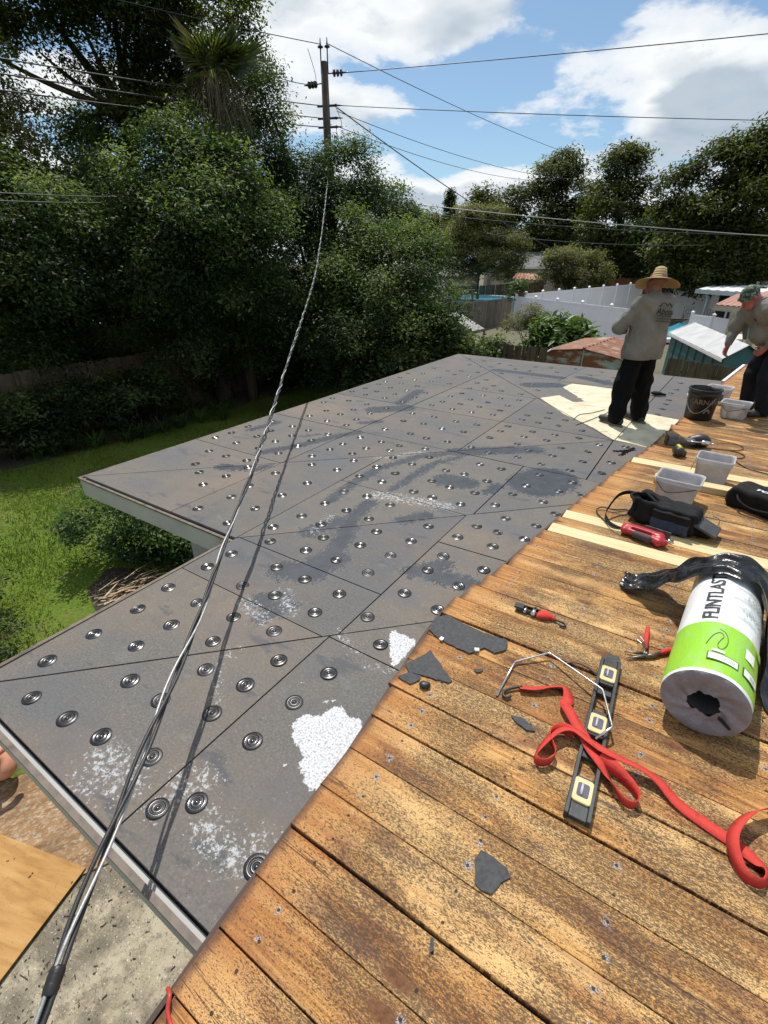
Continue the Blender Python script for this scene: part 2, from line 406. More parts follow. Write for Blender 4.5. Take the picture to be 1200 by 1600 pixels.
    c = mx(t, mt(t, 'MULTIPLY', mt(t, 'MULTIPLY', spl, on_), 0.7), c, rp(t, nz(t, v, 240, 2), [(0.4, (0.05, 0.05, 0.055)), (0.6, (0.5, 0.5, 0.52))]))
    hole = mt(t, 'LESS_THAN', dn, 0.0052)
    c = mx(t, mt(t, 'MULTIPLY', hole, 0.9), c, (0.02, 0.014, 0.012))
    # stained cut ends
    en = rp(t, mt(t, 'ADD', e, mt(t, 'MULTIPLY', mt(t, 'SUBTRACT', nz(t, v, 14, 4), 0.5), 0.035)), [(0.004, 0.85), (0.016, 0.55), (0.03, 0.12), (0.09, 0.0)])
    c = mx(t, en, c, (0.10, 0.047, 0.028))
    h = mt(t, 'SUBTRACT', mt(t, 'SUBTRACT', mt(t, 'MULTIPLY', grain, 0.8), mt(t, 'MULTIPLY', spk, 0.3)), mt(t, 'MULTIPLY', crack, 0.8))
    setp(t, p, col=c, rough=mt(t, 'MULTIPLY_ADD', grain, 0.25, 0.55), spec=0.25, nrm=bump(t, h, 0.5, 0.004))
    return m_
def mat_pine():
    m_, t, p = newmat('fresh_pine')
    co = nd(t, 'ShaderNodeTexCoord').outputs['Object']; oi = nd(t, 'ShaderNodeObjectInfo').outputs['Random']
    v = nd(t, 'ShaderNodeVectorMath', {0: co, 1: nd(t, 'ShaderNodeCombineXYZ', {0: mt(t, 'MULTIPLY', oi, 31.0), 1: mt(t, 'MULTIPLY', oi, 5.0)}).outputs[0]}, operation='ADD').outputs[0]
    g = nz(t, mp(t, v, (1.5, 60, 20)), 1.0, 4, 0.6)
    c = rp(t, g, [(0.3, (0.5, 0.38, 0.19)), (0.55, (0.66, 0.54, 0.31)), (0.75, (0.74, 0.63, 0.4))])
    vo = nd(t, 'ShaderNodeTexVoronoi', {'Vector': mp(t, v, (2.2, 6, 1)), 'Scale': 1.0}).outputs[0]
    c = mx(t, rp(t, vo, [(0.03, 0.9), (0.06, 0.0)]), c, (0.2, 0.09, 0.03))
    setp(t, p, col=c, rough=0.6, spec=0.3, nrm=bump(t, g, 0.25, 0.002))
    return m_
def mat_board():
    m_, t, p = newmat('grey_cover_board')
    ge = nd(t, 'ShaderNodeNewGeometry').outputs['Position']; oi = nd(t, 'ShaderNodeObjectInfo').outputs['Random']
    f1 = nz(t, ge, 90, 4, 0.7); f2 = nz(t, ge, 9, 5, 0.6); f3 = nz(t, ge, 1.3, 4, 0.55)
    c = rp(t, f1, [(0.3, (0.076, 0.073, 0.071)), (0.5, (0.112, 0.107, 0.103)), (0.72, (0.168, 0.161, 0.155))])
    c = mx(t, rp(t, f3, [(0.43, 0.0), (0.66, 0.6)]), c, (0.175, 0.138, 0.108))
    c = mx(t, rp(t, f2, [(0.50, 0.0), (0.72, 0.35)]), c, (0.075, 0.075, 0.08))
    c = mx(t, 1.0, c, rp(t, oi, [(0.0, (0.86, 0.87, 0.9)), (0.5, (1.0, 0.985, 0.96)), (1.0, (1.14, 1.08, 1.0))]), 'MULTIPLY')
    sc = nz(t, mp(t, ge, (3, 5, 1), rot=(0, 0, 0.8)), 1.6, 7, 0.68)
    c = mx(t, rp(t, sc, [(0.60, 0.0), (0.72, 0.4)]), c, (0.2, 0.2, 0.205))
    dr = nz(t, mp(t, ge, (1.2, 3.2, 1), rot=(0, 0, -0.5), loc=(4, 2, 0)), 1.5, 6, 0.66)
    c = mx(t, rp(t, dr, [(0.60, 0.0), (0.645, 0.6)]), c, (0.05, 0.057, 0.072))
    bl_ = rp(t, nz(t, mp(t, ge, (.8, 1.6, 1), rot=(0, 0, -0.6), loc=(1, 7, 0)), 1.1, 5, 0.6), [(0.5, 0.0), (0.66, 0.55)])
    c = mx(t, bl_, c, (0.085, 0.095, 0.115))
    en = mt(t, 'SUBTRACT', nz(t, mp(t, ge, (1.5, 1, 1), rot=(0, 0, 0.7)), 20, 7, 0.7), 0.5); ef = mt(t, 'SUBTRACT', nz(t, ge, 75, 4, 0.65), 0.5)
    def stain(attr, amp, fine, sharp, cut=0.5):
        a = nd(t, 'ShaderNodeAttribute', attribute_name=attr).outputs['Fac']
        s = mt(t, 'ADD', a, mt(t, 'ADD', mt(t, 'MULTIPLY', en, amp), mt(t, 'MULTIPLY', ef, fine)))
        return mt(t, 'MULTIPLY', mt(t, 'SUBTRACT', s, cut), sharp, clamp=True)
    tar = stain('tar', 2.4, 1.8, 16.0, 0.48)
    c = mx(t, mt(t, 'MULTIPLY', tar, 0.93), c, rp(t, f2, [(0.35, (0.013, 0.018, 0.028)), (0.6, (0.028, 0.036, 0.052)), (0.8, (0.055, 0.064, 0.08))]))
    halo = mt(t, 'MULTIPLY', stain('tar', 2.6, 2.2, 6.0, 0.28), mt(t, 'SUBTRACT', 1.0, tar))
    c = mx(t, mt(t, 'MULTIPLY', mt(t, 'MULTIPLY', halo, rp(t, nz(t, ge, 40, 5, 0.7), [(0.5, 0.0), (0.6, 1.0)])), 0.5), c, (0.27, 0.275, 0.285))
    wl = mt(t, 'MULTIPLY', stain('wlo', 1.5, 3.0, 5.0, 0.72), rp(t, nz(t, ge, 34, 5, 0.7), [(0.47, 0.0), (0.56, 1.0)]))
    c = mx(t, mt(t, 'MULTIPLY', wl, 0.8), c, (0.46, 0.47, 0.49))
    wh = stain('wht', 0.95, 0.8, 14.0)
    wc = rp(t, nz(t, ge, 110, 3, 0.75), [(0.34, (0.2, 0.2, 0.21)), (0.44, (0.42, 0.425, 0.44)), (0.56, (0.6, 0.61, 0.63))])
    c = mx(t, wh, c, wc)
    cr_ = stain('crm', 0.32, 0.15, 16.0)
    cc = rp(t, nz(t, ge, 5, 5, 0.6), [(0.3, (0.5, 0.44, 0.3)), (0.6, (0.66, 0.6, 0.44))])
    c = mx(t, cr_, c, cc)
    bk = stain('blk', 1.2, 0.5, 14.0)
    c = mx(t, bk, c, (0.008, 0.008, 0.009))
    ro = mt(t, 'SUBTRACT', mt(t, 'SUBTRACT', 0.72, mt(t, 'MULTIPLY', tar, 0.2)), mt(t, 'MULTIPLY', bk, 0.5))
    hh = mt(t, 'ADD', mt(t, 'MULTIPLY', f1, 0.5), mt(t, 'ADD', mt(t, 'MULTIPLY', wh, 0.5), mt(t, 'MULTIPLY', tar, 0.3)))
    setp(t, p, col=c, rough=ro, spec=0.35, nrm=bump(t, hh, 0.35, 0.004))
    return m_
M_DECK, M_PINE, M_BOARD = mat_wood_deck(), mat_pine(), mat_board()
M_DARK = simple('dark_underlay', (0.015, 0.013, 0.012), 0.9)
M_FASCIA = simple('grey_fascia_paint', (0.40, 0.40, 0.385), 0.6, 0.1, 3.0)
M_WALL = simple('grey_house_wall', (0.28, 0.29, 0.30), 0.8, 0.06, 2.0)
M_EDGE = simple('rusty_drip_edge', (0.16, 0.125, 0.10), 0.6, 0.3, 14.0)
M_STEEL = simple('galvanised_steel', (0.62, 0.62, 0.63), 0.22, 0.1, 30.0, 0.05, 0.001, metal=1.0)
M_BLACK = simple('black_plastic', (0.018, 0.018, 0.019), 0.42, 0.2, 20.0)

# ------------------------------------------------------------------ the house: grey cover boards, plates, planks
house = empty('house', (0, 0, 0))
tag(house, 'house with low grey board roof and bare wooden roof planks being re-roofed', 'house')
PLATES=[(-2.72,2.02),(-2.39,2.16),(-2.33,2.41),(-2.12,2.39),(-1.87,2.66),(-1.98,2.25),(-2.26,2.00),(-1.71,2.53),(-1.97,2.05),(-1.70,2.31),(-1.72,2.07),(-1.99,1.79),(-2.36,1.74),(-2.37,1.55),(-1.75,1.79),(-1.46,2.06),(-2.02,1.53),(-1.79,1.57),(-1.48,1.79),(-2.38,1.27),(-2.11,1.27),(-2.35,1.05),(-1.49,1.58),(-1.22,1.71),(-1.84,1.30),(-2.07,1.07),(-2.35,0.80),(-1.57,1.34),(-1.78,1.11),(-2.08,0.87),(-1.04,1.57),(-2.35,0.57),(-1.65,0.96),(-1.40,1.20),(-1.89,0.72),(-1.14,1.27),(-2.17,0.42),(-1.67,0.73),(-1.42,1.00),(-1.16,1.05),(-1.42,0.81),(-1.92,0.45),(-1.71,0.48),(-1.17,0.81),(-1.45,0.54),(-1.45,2.31),(-0.92,2.80),(-1.15,2.50),(-1.16,2.30),(-0.86,2.50),(-0.92,2.25),(-1.16,2.01),(-0.92,1.98),(-3.11,2.05),(-2.73,2.30),(-2.32,2.68),(-2.33,2.95),(-2.11,2.98),(-2.10,2.68),(-1.86,2.95),(-1.43,2.81),(-1.43,2.55),(-1.18,2.78),(-1.13,3.01),(-0.96,3.01),(-0.99,3.24),(-1.15,3.42),(-1.39,3.28),(-1.64,3.26),(-1.83,3.28),(-1.81,3.57),(-1.61,3.53),(-1.38,3.55),(-1.39,3.84),(-1.63,3.87),(-1.81,3.86),(-1.60,4.18),(-1.39,4.19),(-2.16,3.82),(-2.18,3.54),(-2.17,3.30),(-2.41,3.57),(-2.42,3.30),(-2.69,3.58),(-2.68,3.30),(-2.97,3.27),(-2.71,2.91),(-2.72,2.60),(-3.11,2.92),(-3.10,2.58),(-3.05,2.34),(-3.44,2.62),(-3.46,2.38),(-3.72,2.54),(-3.85,2.97),(-3.58,3.00),(-3.43,2.88),(-4.11,2.97),(-3.93,2.66),(-4.07,3.30),(-3.75,3.32),(-3.46,3.32),(-4.40,3.29),(-4.39,3.51),(-4.41,3.78),(-4.05,3.58),(-3.75,3.57),(-3.44,3.59),(-3.74,3.82),(-4.07,3.82),(-4.33,4.10),(-3.97,4.08),(-3.71,4.07),(-3.45,3.82),(-3.42,4.08),(-3.12,3.45),(-3.09,3.70),(-3.08,3.91),(-2.82,3.73),(-2.79,3.94),(-2.77,4.20),(-3.05,4.19),(-2.54,4.02),(-2.54,4.21),(-2.26,4.27),(-2.41,3.87),(-2.11,4.08),(-2.65,4.63),(-2.42,4.59),(-2.17,4.61),(-1.88,4.59),(-1.66,4.53),(-2.17,5.03),(-1.83,5.00),(-1.82,5.29),(-2.98,4.60),(-2.98,5.02),(-2.71,5.05),(-2.43,4.99),(-3.46,4.48),(-3.76,4.48),(-4.09,4.53),(-3.50,4.74),(-3.81,4.81),(-4.07,4.84),(-3.80,5.08),(-3.51,5.05),(-3.47,5.38),(-4.37,5.15),(-4.41,5.40),(-4.13,5.42),(-3.81,5.41),(-3.79,5.83),(-3.46,5.79),(-4.14,5.84),(-4.42,5.89),(-4.11,6.10),(-4.38,6.18),(-3.79,6.10),(-4.07,6.43),(-4.36,6.53),(-3.05,5.36),(-2.74,5.38),(-2.42,5.35),(-2.15,5.37),(-2.71,5.84),(-2.43,5.84),(-2.15,5.88),(-3.03,5.86),(-2.45,6.15),(-2.15,6.14),(-3.00,6.12),(-2.72,6.45),(-2.44,6.44),(-3.04,6.46),(-2.98,6.73),(-2.66,6.77),(-2.38,6.75),(-3.44,6.43),(-3.44,6.10),(-3.76,6.42),(-3.77,6.76),(-4.07,6.76),(-4.37,6.75),(-4.33,7.15),(-4.04,7.14),(-3.74,7.17),(-3.42,7.20),(-3.02,7.09),(-2.80,7.19),(-2.54,7.20),(-3.07,7.51),(-2.77,7.47),(-3.78,7.52),(-3.67,7.91),(-3.70,8.26),(-3.39,7.91),(-3.04,7.81),(-4.17,7.66),(-4.40,7.53),(-3.91,8.12),(-4.24,8.20),(-3.41,8.31),(-3.59,8.79),(-3.83,8.89),(-2.73,6.14),(-2.15,6.43),(-2.12,6.80),(-2.22,7.16),(-1.81,5.52),(-1.50,4.96),(-1.52,5.24),(-1.50,5.48),(-1.76,5.88),(-1.77,6.11),(-1.55,5.86),(-1.52,6.13),(-1.56,6.38),(-1.30,5.87),(-1.27,5.26),(-1.25,5.50),(-1.30,6.16),(-1.03,5.84),(-0.99,5.54),(-1.07,5.10),(-0.75,5.42),(-0.80,5.14),(-1.08,4.81),(-0.78,4.81),(-1.10,4.51),(-0.83,4.51),(-0.74,4.23),(-0.79,3.97),(-1.04,4.24),(-1.06,3.93),(-0.84,3.69),(-1.10,3.70),(-1.36,4.57),(-1.34,4.84),(-0.76,3.26),(-0.69,3.53),(-0.77,3.02),(-0.59,3.99),(-0.54,4.94),(-0.56,4.61),(-0.50,5.51),(-4.10,9.49),(-3.75,9.43),(-3.39,9.32),(-3.40,8.92),(-3.16,9.28),(-2.95,8.98),(-3.02,8.46),(-2.68,8.96),(-2.70,9.39),(-2.43,9.45),(-2.22,9.11),(-2.01,9.61),(-2.61,8.30),(-2.28,7.90),(-2.08,7.54),(-2.05,8.13),(-1.66,9.16),(-1.49,8.76),(-1.55,9.57),(-1.37,6.77),(-1.42,7.43),(-0.81,5.97),(-0.49,5.83),(-1.55,7.73),(-1.31,8.89),(-1.27,9.18),(-1.31,8.56),(-0.28,9.35),(-0.29,8.80),(-0.34,8.48),(-0.32,8.00),(-0.33,7.73),(-0.34,7.42),(-0.36,7.08),(-1.15,0.52),(-1.25,0.43),(-0.81,0.49)]
STAINS=[('T',0.05,[(-4.29,3.72),(-4.24,4.1)]),
('T',0.055,[(-3.63,3.24),(-3.45,3.61),(-3.31,4.08),(-3.19,4.33)]),
('T',0.06,[(-3.66,2.75),(-3.46,2.84)]),
('T',0.04,[(-3.33,2.88),(-3.3,3.02)]),
('T',0.025,[(-3.62,3.87),(-3.52,4.03)]),
('T',0.12,[(-3.55,5.25),(-3.26,5.53)]),
('T',0.05,[(-3.35,4.66),(-3.22,4.82)]),
('T',0.07,[(-3.46,5.72),(-3.59,6.49)]),
('T',0.045,[(-2.32,2.75),(-2.37,3.11),(-2.37,3.55),(-2.21,4.04),(-1.92,4.38)]),
('T',0.09,[(-1.92,4.38),(-1.49,4.76)]),
('T',0.03,[(-2.01,3.18),(-2.02,3.87),(-1.86,4.24)]),
('T',0.03,[(-1.99,3.36),(-1.98,4.07)]),
('T',0.11,[(-1.69,3.66),(-1.55,3.69)]),
('T',0.045,[(-1.29,3.62),(-1.27,3.8)]),
('T',0.05,[(-1.64,2.78),(-1.53,2.96)]),
('T',0.055,[(-2.02,2.89),(-1.98,2.59),(-1.86,2.33),(-1.79,2.12),(-1.82,1.99)]),
('T',0.08,[(-1.93,1.8),(-1.76,1.87)]),
('T',0.06,[(-2.12,2.25),(-2.05,2.49)]),
('T',0.06,[(-1.82,1.48),(-1.75,1.55)]),
('T',0.05,[(-1.71,1.39),(-1.66,1.54)]),
('T',0.09,[(-1.79,1.89),(-1.75,2.07)]),
('T',0.2,[(-1.0,4.01),(-0.93,4.21)]),
('T',0.08,[(-1.96,4.39),(-1.28,4.88)]),
('B',0.03,[(-0.57,5.31),(-0.41,5.46)]),
('B',0.025,[(-0.5,5.21),(-0.42,5.53)]),
('T',0.012,[(-0.77,4.14),(-0.66,4.03)]),
('T',0.1,[(-3.19,8.69),(-2.67,8.7),(-2.06,8.67)]),
('T',0.14,[(-2.28,7.85),(-1.96,8.06)]),
('T',0.1,[(-1.73,8.9),(-1.2,8.66)]),
('T',0.05,[(-1.23,2.23),(-1.1,2.42)]),
('T',0.06,[(-1.09,2.27),(-0.88,2.31)]),
('w',0.07,[(-1.06,0.49),(-0.96,0.46),(-0.84,0.49)]),
('w',0.05,[(-0.9,0.54),(-0.82,0.56)]),
('w',0.07,[(-1.26,0.55),(-1.19,0.6)]),
('w',0.05,[(-1.26,0.43),(-1.24,0.49)]),
('w',0.09,[(-1.62,0.44),(-1.47,0.41)]),
('w',0.06,[(-1.47,0.41),(-1.4,0.45)]),
('w',0.05,[(-1.61,0.31),(-1.53,0.34)]),
('w',0.03,[(-1.0,1.41),(-0.9,1.46)]),
('w',0.04,[(-1.63,1.14),(-1.65,1.07)]),
('w',0.03,[(-1.63,1.03),(-1.47,0.86)]),
('w',0.04,[(-1.13,1.46),(-1.26,1.52)]),
('w',0.06,[(-2.53,3.79),(-2.25,4.16)]),
('w',0.05,[(-2.1,2.26),(-2.14,2.53)]),
('w',0.1,[(-2.04,3.06),(-1.48,3.19)]),
('w',0.06,[(-1.77,1.61),(-1.62,1.52)]),
('w',0.06,[(-1.89,1.43),(-1.67,1.38)]),
('W',0,[(-1.07,1.7),(-0.89,1.7),(-0.89,1.58),(-0.9,1.46),(-0.98,1.56)]),
('W',0,[(-1.07,0.93),(-1.1,0.98),(-1.08,1.03),(-1.02,1.06),(-1.01,1.13),(-0.97,1.16),(-0.92,1.13),(-0.85,1.14),(-0.77,1.02),(-0.78,0.82),(-0.83,0.78),(-0.87,0.79),(-0.94,0.84),(-0.94,0.87),(-0.99,0.89),(-1.03,0.9)]),
('W1',0.012,[(-1.22,1.16),(-1.22,1.16)]),
('W1',0.012,[(-1.07,1.18),(-1.07,1.18)]),
('W1',0.012,[(-1.03,1.16),(-1.03,1.16)]),
('W1',0.012,[(-1.13,1.1),(-1.13,1.1)]),
('W1',0.012,[(-1.06,1.12),(-1.06,1.12)]),
('W1',0.012,[(-1.03,1.08),(-1.03,1.08)]),
('W1',0.012,[(-0.98,0.8),(-0.98,0.8)]),
('C',0,[(-1.91,7.1),(-1.72,7.43),(-1.43,7.12),(-1.32,7.25),(-1.5,7.53),(-1.82,7.97),(-1.76,8.32),(-1.42,8.34),(-1.07,8.3),(-0.92,7.4),(-0.73,6.77),(-0.49,7.07),(-0.07,6.98),(0.26,6.68),(-0.19,5.61),(-0.67,5.7),(-0.94,6.03),(-1.4,6.44)])]
EDGE = [(-.74, -2.0), (-.755, -.5), (-.76, .08), (-.776, .31), (-.79, .63), (-.795, .97), (-.83, 1.33), (-.87, 1.72), (-.88, 1.93), (-.855, 2.1), (-.785, 2.4), (-.741, 2.73), (-.636, 3.5), (-.556, 4.0), (-.39, 4.96), (-.27, 5.6), (-.16, 6.34), (-.086, 6.9), (.21, 8.8), (.29, 9.5), (.62, 11.5), (.9, 13)]
def edge_x(y): return float(np.interp(y, [e[1] for e in EDGE], [e[0] for e in EDGE]))
DECKZ = 0.04

E1, E2, E3, E4, AP = (-2.49, .29), (-2.5, 1.9), (-4.53, 1.9), (-4.53, 9.92), (-.65, 5.67)
RX = 1.0   # the boards run on under the planks
regions = {
 'L': ([E3, AP, E4], [((-4.53, 3.14), (-3.3, 3.14)), ((-4.53, 4.37), (-2.1, 4.37)), ((-4.53, 5.67), (-.7, 5.67)), ((-4.53, 7.03), (-1.95, 7.03)), ((-3.25, 3.2), (-3.25, 8.6)), ((-1.95, 4.5), (-1.95, 7.0))]),
 'F': ([E3, E2, (-.2, 4.2), (-.2, 5.67), AP], [((-3.25, 1.9), (-3.25, 3.1)), ((-2.5, 1.95), (-2.5, 3.13)), ((-2.4, 4.37), (-.3, 4.37)), ((-1.23, 3.2), (-1.23, 4.37)), ((-.65, 4.4), (-.65, 5.6)), ((-2.45, 3.13), (-2.04, 3.13))]),
 'V': ([E1, (-.5, 2.28), (-.5, 3.9), E2], [((-2.49, 1.45), (-1.4, 1.45)), ((-1.27, 1.55), (-1.27, 3.1)), ((-2.49, 1.92), (-1.31, 1.92)), ((-1.26, 2.65), (-.55, 2.68))]),
 'N': ([E1, (.3, .29), (.3, 3.08)], [((-1.31, .3), (-1.3, 1.4)), ((-1.29, 1.47), (-.6, 1.47))]),
 'R': ([E4, AP, (.6, 5.67), (.6, 9.92)], [((-3.2, 8.43), (.4, 8.3)), ((-.64, 5.7), (-.42, 9.9)), ((-2.0, 8.4), (-1.9, 9.9)), ((-1.9, 7.05), (-.6, 7.05))]),
}
def ccw(P_):
    a = sum(P_[i][0] * P_[(i + 1) % len(P_)][1] - P_[(i + 1) % len(P_)][0] * P_[i][1] for i in range(len(P_)))
    return P_ if a > 0 else P_[::-1]
def clip(P_, p, q, side):
    out = []
    def d(a): return side * ((q[0] - p[0]) * (a[1] - p[1]) - (q[1] - p[1]) * (a[0] - p[0]))
    for i in range(len(P_)):
        a, b = P_[i], P_[(i + 1) % len(P_)]; da, db = d(a), d(b)
        if da >= 0: out.append(a)
        if da * db < 0: t = da / (da - db); out.append((a[0] + (b[0] - a[0]) * t, a[1] + (b[1] - a[1]) * t))
    return out
def inside(P_, a): return all((P_[(i + 1) % len(P_)][0] - P_[i][0]) * (a[1] - P_[i][1]) - (P_[(i + 1) % len(P_)][1] - P_[i][1]) * (a[0] - P_[i][0]) > 1e-4 for i in range(len(P_)))
def inset(P_, g):
    out = P_
    for i in range(len(P_)):
        a, b = P_[i], P_[(i + 1) % len(P_)]; dx, dy = b[0] - a[0], b[1] - a[1]; L = math.hypot(dx, dy)
        if L < 1e-6: continue
        nx, ny = -dy / L * g, dx / L * g
        out = clip(out, (a[0] + nx, a[1] + ny), (b[0] + nx, b[1] + ny), 1)
        if len(out) < 3: return out
    return out
boards = []
for key, (poly, segs) in regions.items():
    pcs = [ccw(poly)]
    for p, q in segs:
        mids = [(p[0] + (q[0] - p[0]) * t, p[1] + (q[1] - p[1]) * t) for t in (.08, .3, .5, .7, .92)]
        new = []
        for pc in pcs:
            if any(inside(pc, a) for a in mids):
                for s_ in (1, -1):
                    c_ = clip(pc, p, q, s_)
                    if len(c_) >= 3: new.append(c_)
            else: new.append(pc)
        pcs = new
    boards += pcs
def area(P_): return abs(sum(P_[i][0] * P_[(i + 1) % len(P_)][1] - P_[(i + 1) % len(P_)][0] * P_[i][1] for i in range(len(P_)))) / 2
def seg_d(X, Y, pts):
    d = np.full(X.shape, 1e9)
    for a, b in zip(pts[:-1], pts[1:]):
        bx, by = b[0] - a[0], b[1] - a[1]; L2 = max(bx * bx + by * by, 1e-9)
        t = np.clip(((X - a[0]) * bx + (Y - a[1]) * by) / L2, 0, 1)
        d = np.minimum(d, np.hypot(X - a[0] - bx * t, Y - a[1] - by * t))
    return d
def poly_sd(X, Y, pts):
    ins = np.zeros(X.shape, bool); n = len(pts)
    for i in range(n):
        (x1, y1), (x2, y2) = pts[i], pts[(i + 1) % n]
        c = ((y1 > Y) != (y2 > Y)); xi = (x2 - x1) * (Y - y1) / (y2 - y1 if abs(y2 - y1) > 1e-9 else 1e-9) + x1
        ins ^= c & (X < xi)
    d = seg_d(X, Y, list(pts) + [pts[0]])
    return np.where(ins, -d, d)
def stain_fields(X, Y):
    out = {k: np.zeros(X.shape) for k in ('tar', 'wlo', 'wht', 'crm', 'blk')}
    for k, r_, pts in STAINS:
        sd = poly_sd(X, Y, pts) if k in 'WC' else seg_d(X, Y, pts) - r_ * (1.3 if k == 'T' else 1.0)
        key = {'T': 'tar', 'w': 'wlo', 'W': 'wht', 'W1': 'wht', 'C': 'crm', 'B': 'blk'}[k]
        soft = {'T': 0.11, 'w': 0.12, 'W': 0.05, 'W1': 0.02, 'C': 0.16, 'B': 0.05}[k]
        out[key] = np.maximum(out[key], np.clip(0.5 - sd / soft, 0, 1 if k != 'T' else 0.95))
    return out
for pc in boards:
    pc = inset(pc, 0.0037 if min(q[1] for q in pc) < 3 else .0055)
    if len(pc) < 3 or area(pc) < 0.004: continue
    if all(x > edge_x(y) + 0.25 for x, y in pc): continue
    bm = bmesh.new(); z = random.uniform(-.0015, .0015)
    vs = [bm.verts.new((x, y, z)) for x, y in pc]; bm.faces.new(vs)
    xs = [q[0] for q in pc]; ys = [q[1] for q in pc]
    stp = 0.032 if min(ys) < 4.5 else 0.045
    for ax, lo_, hi_ in ((0, min(xs), max(xs)), (1, min(ys), max(ys))):
        u = lo_ + stp
        while u < hi_ - 0.01:
            co = (u, 0, 0) if ax == 0 else (0, u, 0); no = (1, 0, 0) if ax == 0 else (0, 1, 0)
            bmesh.ops.bisect_plane(bm, geom=bm.verts[:] + bm.edges[:] + bm.faces[:], plane_co=co, plane_no=no)
            u += stp
    be = [e for e in bm.edges if e.is_boundary]
    ext = bmesh.ops.extrude_edge_only(bm, edges=be)
    for v in ext['geom']:
        if isinstance(v, bmesh.types.BMVert): v.co.z -= 0.02
    me = bpy.data.meshes.new('cover_board'); bm.to_mesh(me); bm.free()
    co = np.zeros(len(me.vertices) * 3, np.float32); me.vertices.foreach_get('co', co); co = co.reshape(-1, 3)
    for k, v in stain_fields(co[:, 0], co[:, 1]).items():
        if v.max() > 0.01: a = me.attributes.new(k, 'FLOAT', 'POINT'); a.data.foreach_set('value', v.astype(np.float32))
    link('cover_board', me, M_BOARD, house)
under = MB()
for poly, z0, z1 in (([(-4.51, 1.93), (-2.0, 1.93), (2.2, 1.93), (2.2, 9.9), (-4.51, 9.9)], -.03, -.0215), ([(-2.47, .31), (2.2, .31), (2.2, 1.93), (-2.47, 1.93)], -.03, -.0215)):
    under.prism(poly, z0, z1)
under.build('underlay', M_DARK, house)
# fastening plates
pl = MB(); pl.lathe([(.0, .004), (.006, .004), (.0075, .0008), (.0105, .0006), (.013, .0028), (.0165, .0028), (.0195, .0006), (.0235, .0006), (.0265, .0028), (.0295, .0028), (.0325, .0008), (.0375, .0012), (.0385, .0)], 22)
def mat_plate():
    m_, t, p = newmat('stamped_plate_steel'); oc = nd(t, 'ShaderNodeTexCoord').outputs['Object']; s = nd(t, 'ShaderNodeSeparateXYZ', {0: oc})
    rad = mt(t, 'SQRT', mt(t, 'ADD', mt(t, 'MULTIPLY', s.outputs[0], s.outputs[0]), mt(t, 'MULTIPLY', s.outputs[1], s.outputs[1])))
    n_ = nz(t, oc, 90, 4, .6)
    # dark rings in the colour stand in for reflections and shade in the grooves
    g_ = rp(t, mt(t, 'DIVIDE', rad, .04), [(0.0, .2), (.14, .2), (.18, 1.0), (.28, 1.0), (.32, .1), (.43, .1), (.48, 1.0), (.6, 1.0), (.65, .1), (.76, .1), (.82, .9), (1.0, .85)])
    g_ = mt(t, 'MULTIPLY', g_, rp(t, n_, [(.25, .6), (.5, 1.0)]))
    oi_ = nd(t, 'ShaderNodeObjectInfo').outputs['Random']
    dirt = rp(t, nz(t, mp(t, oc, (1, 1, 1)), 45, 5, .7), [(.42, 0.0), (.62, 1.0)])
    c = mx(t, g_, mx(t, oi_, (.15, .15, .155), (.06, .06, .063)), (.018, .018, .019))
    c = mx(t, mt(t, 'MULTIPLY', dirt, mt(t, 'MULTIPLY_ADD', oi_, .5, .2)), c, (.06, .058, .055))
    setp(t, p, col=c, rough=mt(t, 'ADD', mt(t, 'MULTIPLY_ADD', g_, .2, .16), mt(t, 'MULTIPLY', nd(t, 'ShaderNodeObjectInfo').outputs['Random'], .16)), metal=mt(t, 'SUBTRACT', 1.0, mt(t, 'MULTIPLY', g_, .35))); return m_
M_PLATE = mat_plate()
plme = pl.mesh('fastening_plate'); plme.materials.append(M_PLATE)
M_CREAM = simple('cream_coating', (0.6, 0.54, 0.39), 0.55, 0.08)
plme2 = plme.copy(); plme2.materials.clear(); plme2.materials.append(M_CREAM)
cream_poly = [s_[2] for s_ in STAINS if s_[0] == 'C'][0]
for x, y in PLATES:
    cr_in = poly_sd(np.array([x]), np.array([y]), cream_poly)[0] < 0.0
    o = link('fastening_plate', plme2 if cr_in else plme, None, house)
    o.location = (x, y, .002); o.rotation_euler = (random.gauss(0, .045), random.gauss(0, .045), random.uniform(0, 6)); s_ = random.uniform(.97, 1.06) * 1.06; o.scale = (s_, s_, s_)
